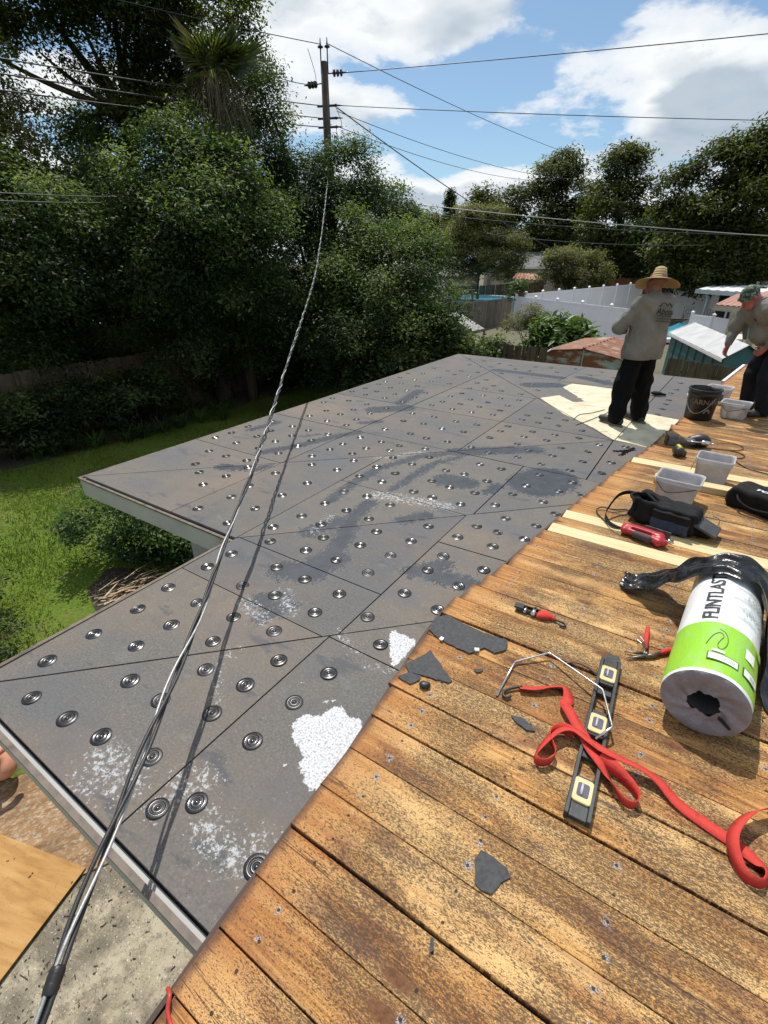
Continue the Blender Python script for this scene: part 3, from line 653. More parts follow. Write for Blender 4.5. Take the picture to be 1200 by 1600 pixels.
# planks
J = [-1.9, -1.73, -1.57, -1.4, -1.24, -1.07, -.9, -.73, -.57, -.4, -.21, -.02, .148, .31, .465, .635, .803, .985, 1.16, 1.345, 1.53, 1.735, 1.922, 2.1, 2.268, 2.415, 2.58, 2.75, 2.895, 3.03, 3.158, 3.305, 3.43, 3.575]
while J[-1] < 11.6: J.append(J[-1] + random.uniform(.138, .158))
J = [j for j in J if not 4.9 < j < 5.18]; J += [4.945, 5.105]; J.sort()
WIDE = {.31: .005, .635: .010, 1.16: .012, 1.345: .009, 1.922: .012}
FRESH = [(3.158, 3.305), (3.43, 3.575), (4.945, 5.105)]
def plank(x0, x1, y0, y1, mat, name='roof_plank', z=DECKZ):
    yc = (y0 + y1) / 2; w_ = y1 - y0; zt = z + random.uniform(-.0025, .0025)
    xs = [x0, x0 + .006, x0 + .02, x0 + .05, x0 + .12] + list(np.arange(x0 + .4, x1 - .2, .4)) + [x1]
    ys = [-w_ / 2, -w_ / 2 + .0014, w_ / 2 - .0014, w_ / 2]; zo = [-.0018, 0, 0, -.0018]
    bow = random.uniform(-.002, .002); skew = random.uniform(-.006, .006)
    V = []; Fc = []; nx = len(xs); ny = 4
    for i, x in enumerate(xs):
        for j in range(ny):
            V.append((x - x0 + (skew * (j / 3 - .5) * 2 if i < 4 else 0), ys[j], zo[j] + bow * math.sin((x - x0) * 1.7)))
    for i in range(nx - 1):
        for j in range(ny - 1): Fc.append((i * ny + j, (i + 1) * ny + j, (i + 1) * ny + j + 1, i * ny + j + 1))
    b = len(V)
    for i, x in enumerate(xs):
        for j in (0, 3): V.append((V[i * ny + j][0], V[i * ny + j][1], -.02))
    for i in range(nx - 1):
        Fc.append((b + i * 2, b + (i + 1) * 2, (i + 1) * ny, i * ny)); Fc.append((i * ny + 3, (i + 1) * ny + 3, b + (i + 1) * 2 + 1, b + i * 2 + 1))
    Fc.append((0, 1, 2, 3, b + 1, b)); e_ = (nx - 1) * ny; Fc.append((e_ + 3, e_ + 2, e_ + 1, e_, b + (nx - 1) * 2, b + (nx - 1) * 2 + 1))
    me = bpy.data.meshes.new(name); me.from_pydata(V, [], Fc)
    a = me.attributes.new('e', 'FLOAT', 'POINT'); a.data.foreach_set('value', np.array([v[0] for v in V], np.float32) if mat is M_DECK and x0 < edge_x(yc) + .05 else np.ones(len(V), np.float32))
    a = me.attributes.new('wx', 'FLOAT', 'POINT'); a.data.foreach_set('value', np.array([v[0] + x0 for v in V], np.float32))
    o = link(name, me, mat, house); o.location = (x0, yc, zt)
    return o
XR = 2.6
for y0, y1 in zip(J[:-1], J[1:]):
    fresh = any(abs(y0 - a) < .004 for a, b in FRESH)
    g0 = WIDE.get(round(y0, 3), random.choice((.002, .003, .004))) / 2; g1 = WIDE.get(round(y1, 3), random.choice((.002, .003, .004))) / 2
    xl = edge_x((y0 + y1) / 2) + random.gauss(0, .006)
    if fresh: plank(xl + .008, XR, y0 + .004, y1 - .004, M_PINE, 'roof_plank', DECKZ + .004); continue
    a, b = y0 + g0, y1 - g1
    plank(xl, XR, a, b, M_DECK)
dk = MB(); ysd = list(np.arange(-1.95, 11.6, .25))
pts_ = [(edge_x(y) + .012, y) for y in ysd] + [(XR, 11.55), (XR, -1.95)]
dk.prism(pts_, .002, .0195); dk.build('deck_underlay', M_DARK, house)
# dark trim along the plank ends
tr = MB()
for a, b in zip(EDGE[1:-1], EDGE[2:]):
    if a[1] >= 9.6: break
    tr.bar((a[0] - .006, a[1], .012), (b[0] - .006, b[1], .012), .014, .02)
tr.build('edge_trim', simple('dark_stained_trim', (0.07, 0.035, 0.02), 0.7, 0.25, 12), house)
# eaves
fz, fh = -.105, .155
fa = MB()
fa.box((-3.515, 1.883, fz), (2.07, .03, fh)); fa.build('fascia', M_FASCIA, house)
fa = MB(); fa.box((-4.538, 5.91, fz), (.03, 8.05, fh)); fa.build('fascia', M_FASCIA, house)
fa = MB(); fa.box((-1.6, .272, fz), (1.8, .03, fh)); fa.build('fascia', M_FASCIA, house)
fa = MB(); fa.box((-2.508, 1.07, fz), (.03, 1.58, fh)); fa.build('fascia', M_FASCIA, house)
fa = MB(); fa.box((-1.95, 9.938, fz), (5.15, .03, fh)); fa.build('fascia', M_FASCIA, house)
de = MB()
for a, b in (((-4.545, 1.868, -.016), (-2.5, 1.868, -.016)), ((-4.556, 1.86, -.016), (-4.556, 9.95, -.016)), ((-2.52, .256, -.016), (-.76, .256, -.016)), ((-2.526, .25, -.016), (-2.526, 1.86, -.016)), ((-4.55, 9.955, -.016), (.3, 9.955, -.016))):
    de.bar(a, b, .022, .016)
de.build('drip_edge', M_EDGE, house)
sf = MB(); sf.box((-1.4, 5.9, -.19), (6.2, 8.0, .012)); sf.box((-.2, 1.1, -.193), (4.55, 1.6, .012)); sf.build('soffit', M_FASCIA, house)
wl = MB(); wl.box((-1.1, 6.0, -1.4), (5.7, 7.1, 2.4)); wl.build('wall', M_WALL, house)
wl = MB(); wl.box((.75, 1.75, -1.405), (4.2, 1.8, 2.4)); wl.build('wall', M_WALL, house)
wl = MB(); wl.box((1.5, -1.0, -1.3), (4.1, 2.0, 2.58)); wl.build('wall', M_WALL, house)
# metal strip on the open plank edge beyond the grey roof
ms = MB(); ms.bar((.30, 9.7, .03), (.60, 11.5, .05), .045, .03); ms.build('metal_edge_strip', simple('white_metal_trim', (.7, .7, .7), .4, .05), house)
# ------------------------------------------------------------------ ground
GZ = -2.6
def mat_ground():
    m_, t, p = newmat('lawn_ground'); ge = nd(t, 'ShaderNodeNewGeometry').outputs['Position']
    a = nz(t, ge, 1.1, 5, 0.6); b = nz(t, ge, 22, 4, 0.7); d = nz(t, ge, 0.35, 4, 0.6)
    c = rp(t, b, [(0.3, (0.05, 0.085, 0.012)), (0.55, (0.11, 0.165, 0.022)), (0.75, (0.19, 0.23, 0.05))])
    c = mx(t, rp(t, a, [(0.5, 0.0), (0.7, 0.6)]), c, (0.17, 0.17, 0.05))
    c = mx(t, rp(t, nz(t, mp(t, ge, loc=(5, 1, 0)), 0.9, 5, 0.65), [(0.6, 0.0), (0.68, 0.9)]), c, (0.13, 0.10, 0.07))
    py_ = nd(t, 'ShaderNodeSeparateXYZ', {0: ge}).outputs[1]
    c = mx(t, rp(t, mt(t, 'ADD', mt(t, 'DIVIDE', py_, 100.0), mt(t, 'MULTIPLY', d, .1)), [(0.19, 0.0), (0.24, 0.85)]), c, (0.16, 0.14, 0.11))
    setp(t, p, col=c, rough=0.9, spec=0.1, nrm=bump(t, b, 0.8, 0.03))
    return m_
g = MB(); n_ = 24; L_ = 900
for i in range(n_ + 1):
    for j in range(n_ + 1): g.v.append((-L_ + 2 * L_ * i / n_, -L_ + 2 * L_ * j / n_, GZ))
for i in range(n_):
    for j in range(n_): g.f.append([i * (n_ + 1) + j, (i + 1) * (n_ + 1) + j, (i + 1) * (n_ + 1) + j + 1, i * (n_ + 1) + j + 1]); g.m.append(0); g.sm.append(False)
tag(g.build('ground', mat_ground()), kind='structure')
def mat_soil():
    m_, t, p = newmat('soil'); ge = nd(t, 'ShaderNodeNewGeometry').outputs['Position']
    b = nz(t, ge, 14, 6, 0.7)
    setp(t, p, col=rp(t, b, [(0.3, (0.02, 0.016, 0.011)), (0.6, (0.06, 0.045, 0.03)), (0.8, (0.13, 0.1, 0.07))]), rough=0.95, nrm=bump(t, b, 1.0, 0.04))
    return m_
M_SOIL = mat_soil()
def blob_sheet(name, c, rx, ry, z, mat, seed, amp=0.25, n=40):
    r0 = random.Random(seed); ph = [r0.uniform(0, 6.28) for _ in range(5)]; b = MB(); vs = [(c[0], c[1], z + .03)]
    for k in range(n):
        a = 2 * PI * k / n; q = 1 + amp * sum(math.sin((i + 2) * a + ph[i]) / (i + 1.5) for i in range(5))
        vs.append((c[0] + rx * q * math.cos(a), c[1] + ry * q * math.sin(a), z))
    b.add(vs, [(0, 1 + k, 1 + (k + 1) % n) for k in range(n)])
    return b.build(name, mat)
tag(blob_sheet('bed_or_shade_patch', (-14.0, 9.5), 1.1, 8.5, GZ + .004, M_SOIL, 3, .1), kind='structure')
tag(blob_sheet('bed_or_shade_patch', (-6.2, 2.75), .95, .5, GZ + .004, M_SOIL, 5, .25), kind='structure')  # dark soil patch stands in for shade on the grass beside the bush
tag(blob_sheet('bare_ground', (-20, 20), 5, 16, GZ + .004, M_SOIL, 9, .1), kind='structure')
# patio slab and loose sheets
def mat_concrete():
    m_, t, p = newmat('stained_patio_concrete'); ge = nd(t, 'ShaderNodeNewGeometry').outputs['Position']
    a = nz(t, ge, 2.2, 6, 0.65); b = nz(t, ge, 60, 4, 0.7); f = nz(t, ge, 9, 5, 0.7)
    c = rp(t, a, [(0.3, (0.22, 0.185, 0.12)), (0.5, (0.38, 0.33, 0.235)), (0.7, (0.47, 0.42, 0.31))])
    gr = nz(t, mp(t, ge, loc=(3.2, 1.1, 0)), 1.7, 7, 0.7)
    c = mx(t, rp(t, gr, [(0.46, 0.0), (0.56, 0.7), (0.7, 0.92)]), c, (0.10, 0.083, 0.06))
    c = mx(t, rp(t, f, [(0.52, 0.0), (0.64, 0.7)]), c, (0.13, 0.11, 0.075))
    c = mx(t, rp(t, b, [(0.58, 0.0), (0.64, 0.85)]), c, (0.045, 0.04, 0.034))
    c = mx(t, rp(t, nz(t, ge, 70, 4, 0.65), [(0.62, 0.0), (0.67, 0.9)]), c, (0.62, 0.6, 0.54))
    setp(t, p, col=c, rough=0.85, nrm=bump(t, b, 0.5, 0.01))
    return m_
pt_ = MB(); pt_.box((-1.6, -.6, GZ + .02), (4.2, 4.2, .08))
tag(pt_.build('patio', mat_concrete()), kind='structure')
def mat_ply(name, c0, c1, c2, chalk):
    m_, t, p = newmat(name); co = nd(t, 'ShaderNodeTexCoord').outputs['Object']
    g_ = nz(t, mp(t, co, (1.2, 8, 1)), 2.0, 5, 0.6, 0.6); f = nz(t, co, 45, 4, 0.7)
    c = rp(t, g_, [(0.3, c0), (0.5, c1), (0.72, c2)])
    c = mx(t, rp(t, f, [(0.60, 0.0), (0.7, 0.6)]), c, tuple(x * .3 for x in c1))
    if chalk: c = mx(t, rp(t, nz(t, mp(t, co, (1, 1.6, 1)), 26, 7, 0.75), [(0.48, 0.0), (0.62, 0.75)]), c, (0.5, 0.44, 0.33)); c = mx(t, rp(t, nz(t, co, 3.0, 5, .65), [(.45, 0.0), (.65, .6)]), c, (.13, .075, .04))
    setp(t, p, col=c, rough=0.75, spec=0.2, nrm=bump(t, f, 0.3, 0.004))
    return m_
u = Vector((-.958, -.287, 0)); ang = math.atan2(u.y, u.x)
o = MB().box((1.22, .61, .006), (2.44, 1.22, .012)).build('plywood_sheet', mat_ply('orange_plywood', (.30, .155, .05), (.42, .235, .082), (.5, .31, .125), False))
o.location = (-3.1, .45, GZ + .083); o.rotation_euler = (0, 0, ang)
tag(o, 'clean orange plywood sheet lying on the patio below the eave', 'plywood')
o = MB().box((.7, -.6, .006), (1.5, 1.2, .014)).build('plywood_sheet', mat_ply('worn_chalky_board', (.17, .085, .04), (.28, .16, .075), (.38, .25, .13), True))
o.location = (-4.42, .0, GZ + .062); o.rotation_euler = (0, 0, R(60)); tag(o, 'worn brown board with chalky white wear at edge of the lawn', 'board')
o.location = (-4.62, .16, GZ + .062)
# sticks and chips on the patio
db = MB(); r0 = random.Random(4)
for k in range(420):
    x, y = -1.95 - r0.random() ** .7 * 2.0, r0.uniform(-.7, .95); on_ply = (x + 3.1) * -.958 + (y - .45) * -.287 > 0 and (x + 3.1) * .316 + (y - .45) * -.949 > 0
    if on_ply and r0.random() < .88: continue
    a = r0.uniform(0, PI); L = r0.choice((.006, .009, .012, .015, .02, .03)) if r0.random() < .94 else r0.uniform(.05, .1)
    db.box((x, y, GZ + .066 + (.035 if on_ply else 0)), (L, r0.uniform(.002, .007), .005), a)
tag(db.build('debris', simple('wood_chips', (.09, .065, .04), .9, .3)), 'scattered small sticks and chips of roofing on the patio', 'debris', kind='stuff')

# ------------------------------------------------------------------ fences
def mat_fence(name, c0, c1, c2):
    m_, t, p = newmat(name); co = nd(t, 'ShaderNodeTexCoord').outputs['Object']; oi = nd(t, 'ShaderNodeObjectInfo').outputs['Random']
    v = nd(t, 'ShaderNodeVectorMath', {0: co, 1: nd(t, 'ShaderNodeCombineXYZ', {0: mt(t, 'MULTIPLY', oi, 17.0), 2: mt(t, 'MULTIPLY', oi, 31.0)}).outputs[0]}, operation='ADD').outputs[0]
    g_ = nz(t, mp(t, v, (22, 22, 1.6)), 1.0, 5, 0.65); h_ = nz(t, v, 1.5, 4)
    c = rp(t, g_, [(0.28, c0), (0.5, c1), (0.75, c2)]); c = mx(t, rp(t, h_, [(0.5, 0.0), (0.75, 0.5)]), c, tuple(x * .5 for x in c0))
    c = mx(t, 1.0, c, rp(t, oi, [(0, (.8, .8, .8)), (1, (1.18, 1.15, 1.1))]), 'MULTIPLY')
    setp(t, p, col=c, rough=0.85, spec=0.15, nrm=bump(t, g_, 0.5, 0.006))
    return m_
M_F1 = mat_fence('brown_fence_wood', (.055, .038, .026), (.105, .078, .055), (.17, .13, .095))
M_F2 = mat_fence('grey_fence_wood', (.1, .088, .075), (.19, .17, .15), (.28, .255, .225))
M_F3 = mat_fence('cedar_fence_wood', (.10, .045, .022), (.17, .08, .038), (.24, .12, .06))
def fence(p0, p1, zt0, zt1, zb, bw, mat, label, ear=.03):
    p0, p1 = Vector(p0), Vector(p1); d = p1 - p0; L = d.length; a = math.atan2(d.y, d.x); n = max(1, round(L / bw)); w_ = L / n
    root = empty('board_fence', (p0.x, p0.y, zb), a); tag(root, label, 'fence')
    H = max(zt0, zt1) - zb
    b = MB(); hw = w_ / 2 - .004
    b.add([(-hw, -.01, 0), (hw, -.01, 0), (hw, -.01, H - ear), (hw * .6, -.01, H), (-hw * .6, -.01, H), (-hw, -.01, H - ear)] + [(-hw, .01, 0), (hw, .01, 0), (hw, .01, H - ear), (hw * .6, .01, H), (-hw * .6, .01, H), (-hw, .01, H - ear)],
          [(0, 1, 2, 3, 4, 5), (11, 10, 9, 8, 7, 6)] + [(i, i + 6, (i + 1) % 6 + 6, (i + 1) % 6) for i in range(6)])
    me = b.mesh('board'); me.materials.append(mat)
    for k in range(n):
        o = link('board', me, None, root); t = (k + .5) / n
        o.location = (L * t, random.uniform(-.006, .006), zt0 + (zt1 - zt0) * t - zb - H + random.uniform(-.02, .01))
        o.rotation_euler = (random.uniform(-.01, .01), random.uniform(-.012, .012), 0)
    for f in (.2, .8): rl = MB(); rl.bar((0, .045, (zt0 - zb) * f), (L, .045, (zt1 - zb) * f), .04, .09); rl.build('rail', mat, root)
    return root
fence((-14.5, 1.0), (-14.5, 27.0), -.72, -.72, GZ, .2, M_F1, 'dark brown board fence in deep shade behind the lawn')
fence((-14.6, 29.6), (-14.5, 41.2), -.62, -.72, GZ, .19, M_F2, 'weathered grey board fence in front of the round blue pool')
fence((-13.8, 17.0), (-4.55, 17.0), -.68, -.78, GZ, .145, M_F1, 'dark weathered board fence left of the rusted shed', .035)
fence((-1.0, 17.0), (2.6, 17.0), -.72, -.98, GZ, .145, M_F1, 'dark dog-eared board fence in front of the teal shed', .035)
a_, b_ = at(925, 436, 62), at(1260, 428, 62)
fence((a_.x, a_.y), (b_.x, b_.y), a_.z, b_.z, GZ + 1, .5, M_F3, 'long reddish cedar fence under the trees at right')
a_, b_ = at(600, 455, 50), at(850, 440, 52)
fence((a_.x, a_.y), (b_.x, b_.y), a_.z, b_.z, GZ, .3, M_F1, 'shaded dark board fence behind the round blue pool')
M_VINYL = simple('white_vinyl', (.90, .88, .94), .35, .02, 2.0)
def vinyl(p0, p1, z0, z1, zb, label, n):
    root = empty('vinyl_fence', (p0[0], p0[1], 0)); tag(root, label, 'fence', None)
    P0, P1 = Vector((p0[0], p0[1], 0)), Vector((p1[0], p1[1], 0)); d = (P1 - P0)
    for k in range(n + 1):
        q = d * (k / n); zt = z0 + (z1 - z0) * k / n
        b = MB(); b.box((q.x, q.y, (zt + .08 + zb) / 2), (.15, .15, zt + .08 - zb)); b.box((q.x, q.y, zt + .10), (.19, .19, .04)); b.add([(q.x - .09, q.y - .09, zt + .121), (q.x + .09, q.y - .09, zt + .121), (q.x + .09, q.y + .09, zt + .121), (q.x - .09, q.y + .09, zt + .121), (q.x, q.y, zt + .2)], [(0, 1, 4), (1, 2, 4), (2, 3, 4), (3, 0, 4)])
        b.build('post', M_VINYL, root)
        if k < n:
            e = d * ((k + 1) / n); zn = z0 + (z1 - z0) * (k + 1) / n; zm = (zt + zn) / 2
            b = MB(); b.bar((q.x, q.y, (zb + zm) / 2), (e.x, e.y, (zb + zm) / 2), .03, zm - zb - .12); b.build('panel', M_VINYL, root)
            b = MB(); b.bar((q.x, q.y, zt - .05), (e.x, e.y, zn - .05), .07, .1); b.build('rail', M_VINYL, root); b = MB(); b.bar((q.x, q.y, zb + .1), (e.x, e.y, zb + .1), .07, .12); b.build('rail', M_VINYL, root)
    return root
vinyl((-12.95, 37.7), (-3.3, 29.5), -.43, -.40, GZ, 'nearer white vinyl privacy fence behind the leafy shrubs', 5)
a_, b_ = at(822, 459, 41), at(1005, 443, 52)
vinyl((a_.x, a_.y), (b_.x, b_.y), a_.z, b_.z, GZ, 'farther white vinyl fence running up to the straw hat', 8)
a_, b_ = at(1040, 450, 52), at(1230, 452, 56)
vinyl((a_.x, a_.y), (b_.x, b_.y), a_.z, b_.z, GZ, 'white vinyl fence behind the patio chairs', 5)
a_, b_ = at(1082, 491, 33), at(1152, 500, 31)
vinyl((a_.x, a_.y), (b_.x, b_.y), a_.z, b_.z, GZ + .3, 'short low white vinyl wall behind the teal shed roof', 2)

# ------------------------------------------------------------------ sheds
def mat_rust():
    m_, t, p = newmat('rusted_sheet_metal'); co = nd(t, 'ShaderNodeNewGeometry').outputs['Position']
    a = nz(t, mp(t, co, (1.2, 1.2, 3)), 1.4, 6, 0.65)
    c = rp(t, a, [(0.38, (.36, .40, .38)), (0.46, (.30, .30, .24)), (0.52, (.22, .09, .045)), (0.7, (.16, .05, .025))])
    setp(t, p, col=c, rough=0.7, spec=.3, nrm=bump(t, a, .3, .01)); return m_
def mat_rustroof():
    m_, t, p = newmat('rusted_corrugated_roof'); co = nd(t, 'ShaderNodeNewGeometry').outputs['Position']
    a = nz(t, co, 1.3, 5, 0.65)
    c = rp(t, a, [(0.3, (.30, .135, .08)), (0.5, (.24, .09, .05)), (0.62, (.38, .27, .2)), (0.75, (.42, .33, .27))])
    setp(t, p, col=c, rough=0.65, spec=.3); return m_
def yp(x, y, Y):
    d = ray(x, y); t = Y / d.y
    return Vector((d.x * t, Y, CAMZ + d.z * t))
zq = lambda a, b: (780 + a / 5.4545, 440 + b / 5.4545)
FY = 18.3
fp = [yp(*zq(280, 690), FY), yp(*zq(450, 583), FY), yp(*zq(727, 575), FY), yp(*zq(1040, 660), FY), yp(*zq(1120, 800), FY)]
bk = yp(*zq(990, 488), 21.8); ax = bk - fp[2]; ax.z = 0
rs = empty('metal_shed', (fp[2].x, fp[2].y, GZ)); tag(rs, 'rusted pale metal garden shed with rust red ribbed roof', 'shed')
O_ = Vector(rs.location)
def ribbed(name, a, b, c, d, n, mat, parent, hgt=.03, th=.02):
    """sheet a-b (one edge) to d-c (other edge) with ribs running a to d"""
    a, b, c, d = [Vector(q) for q in (a, b, c, d)]; nn = (b - a).cross(d - a).normalized(); m2 = MB(); ring = []
    for k in range(n * 4 + 1):
        t = k / (n * 4); h_ = hgt if k % 4 in (1, 2) else 0
        ring.append((a + (b - a) * t + nn * h_, d + (c - d) * t + nn * h_))
    for (p, q), (r_, s_) in zip(ring[:-1], ring[1:]): m2.add([p, r_, s_, q], [(0, 1, 2, 3)])
    for (p, q), (r_, s_) in zip(ring[:-1], ring[1:]): m2.add([p - nn * th, q - nn * th, s_ - nn * th, r_ - nn * th], [(0, 1, 2, 3)])
    m2.add([a, b, b - nn * th, a - nn * th], [(0, 1, 2, 3)]); m2.add([d, c, c - nn * th, d - nn * th], [(3, 2, 1, 0)])
    return m2.build(name, mat, parent)
M_RUST, M_RROOF = mat_rust(), mat_rustroof()
wallp = [q - O_ for q in fp]; bot = [Vector((wallp[0].x, wallp[0].y, 0)), Vector((wallp[-1].x, wallp[-1].y, 0))]
m2 = MB(); ring0 = [bot[0]] + wallp + [bot[1]]; ring1 = [q + ax for q in ring0]
m2.add(ring0 + ring1, [tuple(range(len(ring0))), tuple(range(2 * len(ring0) - 1, len(ring0) - 1, -1)), (0, len(ring0), len(ring0) + 1, 1), (len(ring0) - 1, len(ring0) - 2, 2 * len(ring0) - 2, 2 * len(ring0) - 1)])
m2.build('wall', M_RUST, rs)
up = Vector((0, 0, .02)); off = -ax.normalized() * .08
for i in range(4):
    a, b = wallp[i] + up + off, wallp[i + 1] + up + off
    ribbed('roof_panel', b, b + ax - off, a + ax - off, a, 9, simple('pale_side_sheet', (.42, .47, .46), .5) if i in (0,) else M_RROOF, rs, .055)
m2 = MB(); m2.bar(wallp[2] + up * 2.6 + off, wallp[2] + ax + up * 2.6, .1, .03); m2.build('ridge_cap', M_RROOF, rs)
m2 = MB(); m2.bar(wallp[2] + off * .3 - Vector((0, 0, .02)), Vector((wallp[2].x, wallp[2].y, 0)) + off * .3, .06, .03); m2.build('corner_trim', simple('trim', (.4, .42, .4), .6), rs)
# teal shed
M_TEAL = simple('teal_paint', (.03, .125, .13), .55, .12, 1.5); M_SROOF = simple('pale_grey_sheet_roof', (.50, .50, .50), .5, .08, 2.0)
zt = lambda a, b: (1020 + a / 6.667, 400 + b / 6.667)
e0, e1 = onz(*zt(200, 806), -.92), onz(*zt(748, 1072), -.92)
r0_, r1_ = onz(*zt(450, 700), -.50), onz(*zt(990, 930), -.50)
ts = empty('garden_shed', (e0.x, e0.y, GZ)); tag(ts, 'teal garden shed with pale grey sheet roof', 'shed'); O_ = Vector(ts.location)
dirr = (e1 - e0).normalized(); per = Vector((-dirr.y, dirr.x, 0)); 
if per.dot(r0_ - e0) < 0: per = -per
f0, f1 = e0 + (r0_ - e0) * 2, e1 + (r1_ - e1) * 2; f0.z = f1.z = e0.z
e0, e1, r0_, r1_, f0, f1 = [q - O_ for q in (e0, e1, r0_, r1_, f0, f1)]
ov = dirr * .12
ribbed('roof_panel', e0 - ov - per * .1 + up, e1 + ov - per * .1 + up, r1_ + ov + up, r0_ - ov + up, 9, M_SROOF, ts, .006)
ribbed('roof_panel', f1 + ov + per * .1 + up, f0 - ov + per * .1 + up, r0_ - ov + up, r1_ + ov + up, 9, M_SROOF, ts, .006)
gz_ = lambda v: Vector((v.x, v.y, 0))
m2 = MB(); m2.add([gz_(e0), gz_(e1), gz_(f1), gz_(f0), e0, e1, f1, f0, r0_, r1_], [(0, 1, 5, 4), (2, 3, 7, 6), (1, 2, 6, 9, 5), (3, 0, 4, 8, 7)]); m2.build('wall', M_TEAL, ts)
m2 = MB()
for k in range(1, 7):
    q = e0 + (e1 - e0) * k / 7 - per * .02; m2.bar(gz_(q), q - Vector((0, 0, .05)), .03, .03)
m2.build('batten', M_TEAL, ts)
m2 = MB(); m2.bar(e0 - ov - per * .115 - up * 2, e1 + ov - per * .115 - up * 2, .02, .08); m2.bar(e0 - ov - per * .1, r0_ - ov, .02, .1); m2.build('trim', simple('white_trim', (.75, .75, .75), .5, .04), ts)
# lean-to roof beside the pool fence
a, b, c, d = at(697, 490, 27), at(713, 486, 30), at(757, 514, 27), at(737, 518, 24.5)
lt = empty('lean_to', (d.x, d.y, GZ)); tag(lt, 'grey corrugated lean-to roof in front of weathered fence', 'lean-to'); O_ = Vector(lt.location)
ribbed('roof_panel', a - O_, b - O_, c - O_, d - O_, 9, simple('dull_corrugated', (.22, .22, .2), .6, .2, 3), lt)
m2 = MB()
for q in (a, b, c, d): q = q - O_; m2.bar(gz_(q), q - Vector((0, 0, .05)), .09, .09)
m2.build('post', M_F2, lt)

# ------------------------------------------------------------------ pools
M_WATER = simple('pool_water', (.02, .42, .62), .05, .15, .8, .2, .05)
c_ = onz(747, 464, -.95); PR = 3.3
ap = empty('above_ground_pool', (c_.x, c_.y, GZ)); tag(ap, 'round above-ground pool with blue water behind weathered fence', 'pool')
m2 = MB(); m2.lathe([(PR, 0), (PR, 1.55), (PR + .12, 1.6), (PR + .12, 1.66), (PR - .06, 1.66), (PR - .06, 1.2)], 48); m2.build('pool_wall', simple('pool_wall', (.35, .5, .55), .4), ap)
m2 = MB(); m2.add([(PR * math.cos(2 * PI * k / 48) * .985, PR * math.sin(2 * PI * k / 48) * .985, 1.42) for k in range(48)], [tuple(range(48))]); m2.build('water', M_WATER, ap)
m2 = MB()
for s_ in (-1, 1):
    m2.tube(spline([(-PR - .4, s_ * .3 - 1, 1.4), (-PR - .4, s_ * .3 - 1, 2.3), (-PR + .1, s_ * .3 - 1, 2.5), (-PR + .6, s_ * .3 - 1, 1.9), (-PR + .7, s_ * .3 - 1, 1.3)], 6), .05, 8)
m2.build('ladder', simple('white_ladder', (.8, .8, .8), .3, .03), ap)
dk_ = at(705, 468, 37); pd = empty('pool_deck', (dk_.x, dk_.y, GZ), R(20)); tag(pd, 'grey wooden pool deck with post railing beside round pool', 'deck')
m2 = MB(); m2.box((0, 0, 1.5), (3.2, 2.2, .12)); m2.build('platform', M_F2, pd)
for x in (-1.5, -.5, .5, 1.5):
    m2 = MB(); m2.box((x, -1.0, 1.35), (.16, .16, 2.7)); m2.build('post', M_F2, pd)
for y in (0.0, 1.0):
    m2 = MB(); m2.box((-1.5, y, 1.35), (.16, .16, 2.7)); m2.build('post', M_F2, pd)
m2 = MB(); m2.box((0, -1.0, 2.72), (3.3, .2, .07)); m2.box((-1.5, 0, 2.72), (.2, 2.2, .07)); m2.box((0, -1.0, 2.1), (3.3, .05, .1)); m2.build('railing', M_F2, pd)
# in-ground pool and its paving
q = [onz(x, y, -2.3) for x, y in ((1010, 530), (1075, 499), (1160, 499), (1160, 530))]
m2 = MB(); m2.prism([(v.x, v.y) for v in q], -2.5, -2.3); tag(m2.build('pool_paving', simple('pale_paving', (.6, .57, .52), .8, .1, 2)), kind='structure')
q = [onz(x, y, -2.295) for x, y in ((1012, 526), (1062, 504), (1085, 505), (1082, 528))]
m2 = MB(); m2.prism([(v.x, v.y) for v in q], -2.4, -2.292); tag(m2.build('pool_water', M_WATER), kind='structure')

# ------------------------------------------------------------------ houses, patio covers behind
M_WROOF = simple('white_metal_roof', (.8, .8, .8), .4, .05, 1.0)
A_, B_, C_, D_ = at(1088, 452, 43), at(1210, 460, 40), at(1260, 440, 52), at(1128, 442, 54)
pc_ = empty('patio_cover', (A_.x, A_.y, GZ)); tag(pc_, 'white flat patio cover on thin posts over the far patio', 'patio cover'); O_ = Vector(pc_.location)
ribbed('roof_panel', A_ - O_, B_ - O_, C_ - O_, D_ - O_, 8, M_WROOF, pc_, .04, .1)
m2 = MB(); m2.bar(A_ - O_ - Vector((0, .05, .12)), B_ - O_ - Vector((0, .05, .12)), .15, .26); m2.build('gutter', simple('grey_gutter', (.4, .41, .42), .5), pc_)
for t in (.16, .5, .85):
    q = A_ + (B_ - A_) * t - O_; m2 = MB(); m2.tube([q - Vector((0, 0, .2)), q - Vector((-.12, 0, .5)), q - Vector((-.12, 0, .9)), Vector((q.x + .12, q.y, 0))] if t < .3 else [q, gz_(q)], .06, 8); m2.build('downspout' if t < .3 else 'post', simple('grey_post', (.3, .31, .32), .5), pc_)
A_, B_, C_, D_ = at(1116, 476, 31), at(1190, 482, 30), at(1240, 452, 36), at(1150, 460, 37)
aw = empty('awning', (A_.x, A_.y, GZ)); tag(aw, 'faded brick red awning on beige posts behind bending man', 'awning'); O_ = Vector(aw.location)
ribbed('roof_panel', A_ - O_, B_ - O_, C_ - O_, D_ - O_, 8, simple('faded_red_sheet', (.38, .19, .14), .7, .1, 1.0), aw, .03, .06)
m2 = MB(); m2.bar(A_ - O_ - Vector((0, 0, .16)), B_ - O_ - Vector((0, 0, .16)), .1, .2); m2.build('beam', simple('beige_beam', (.42, .40, .30), .6), aw)
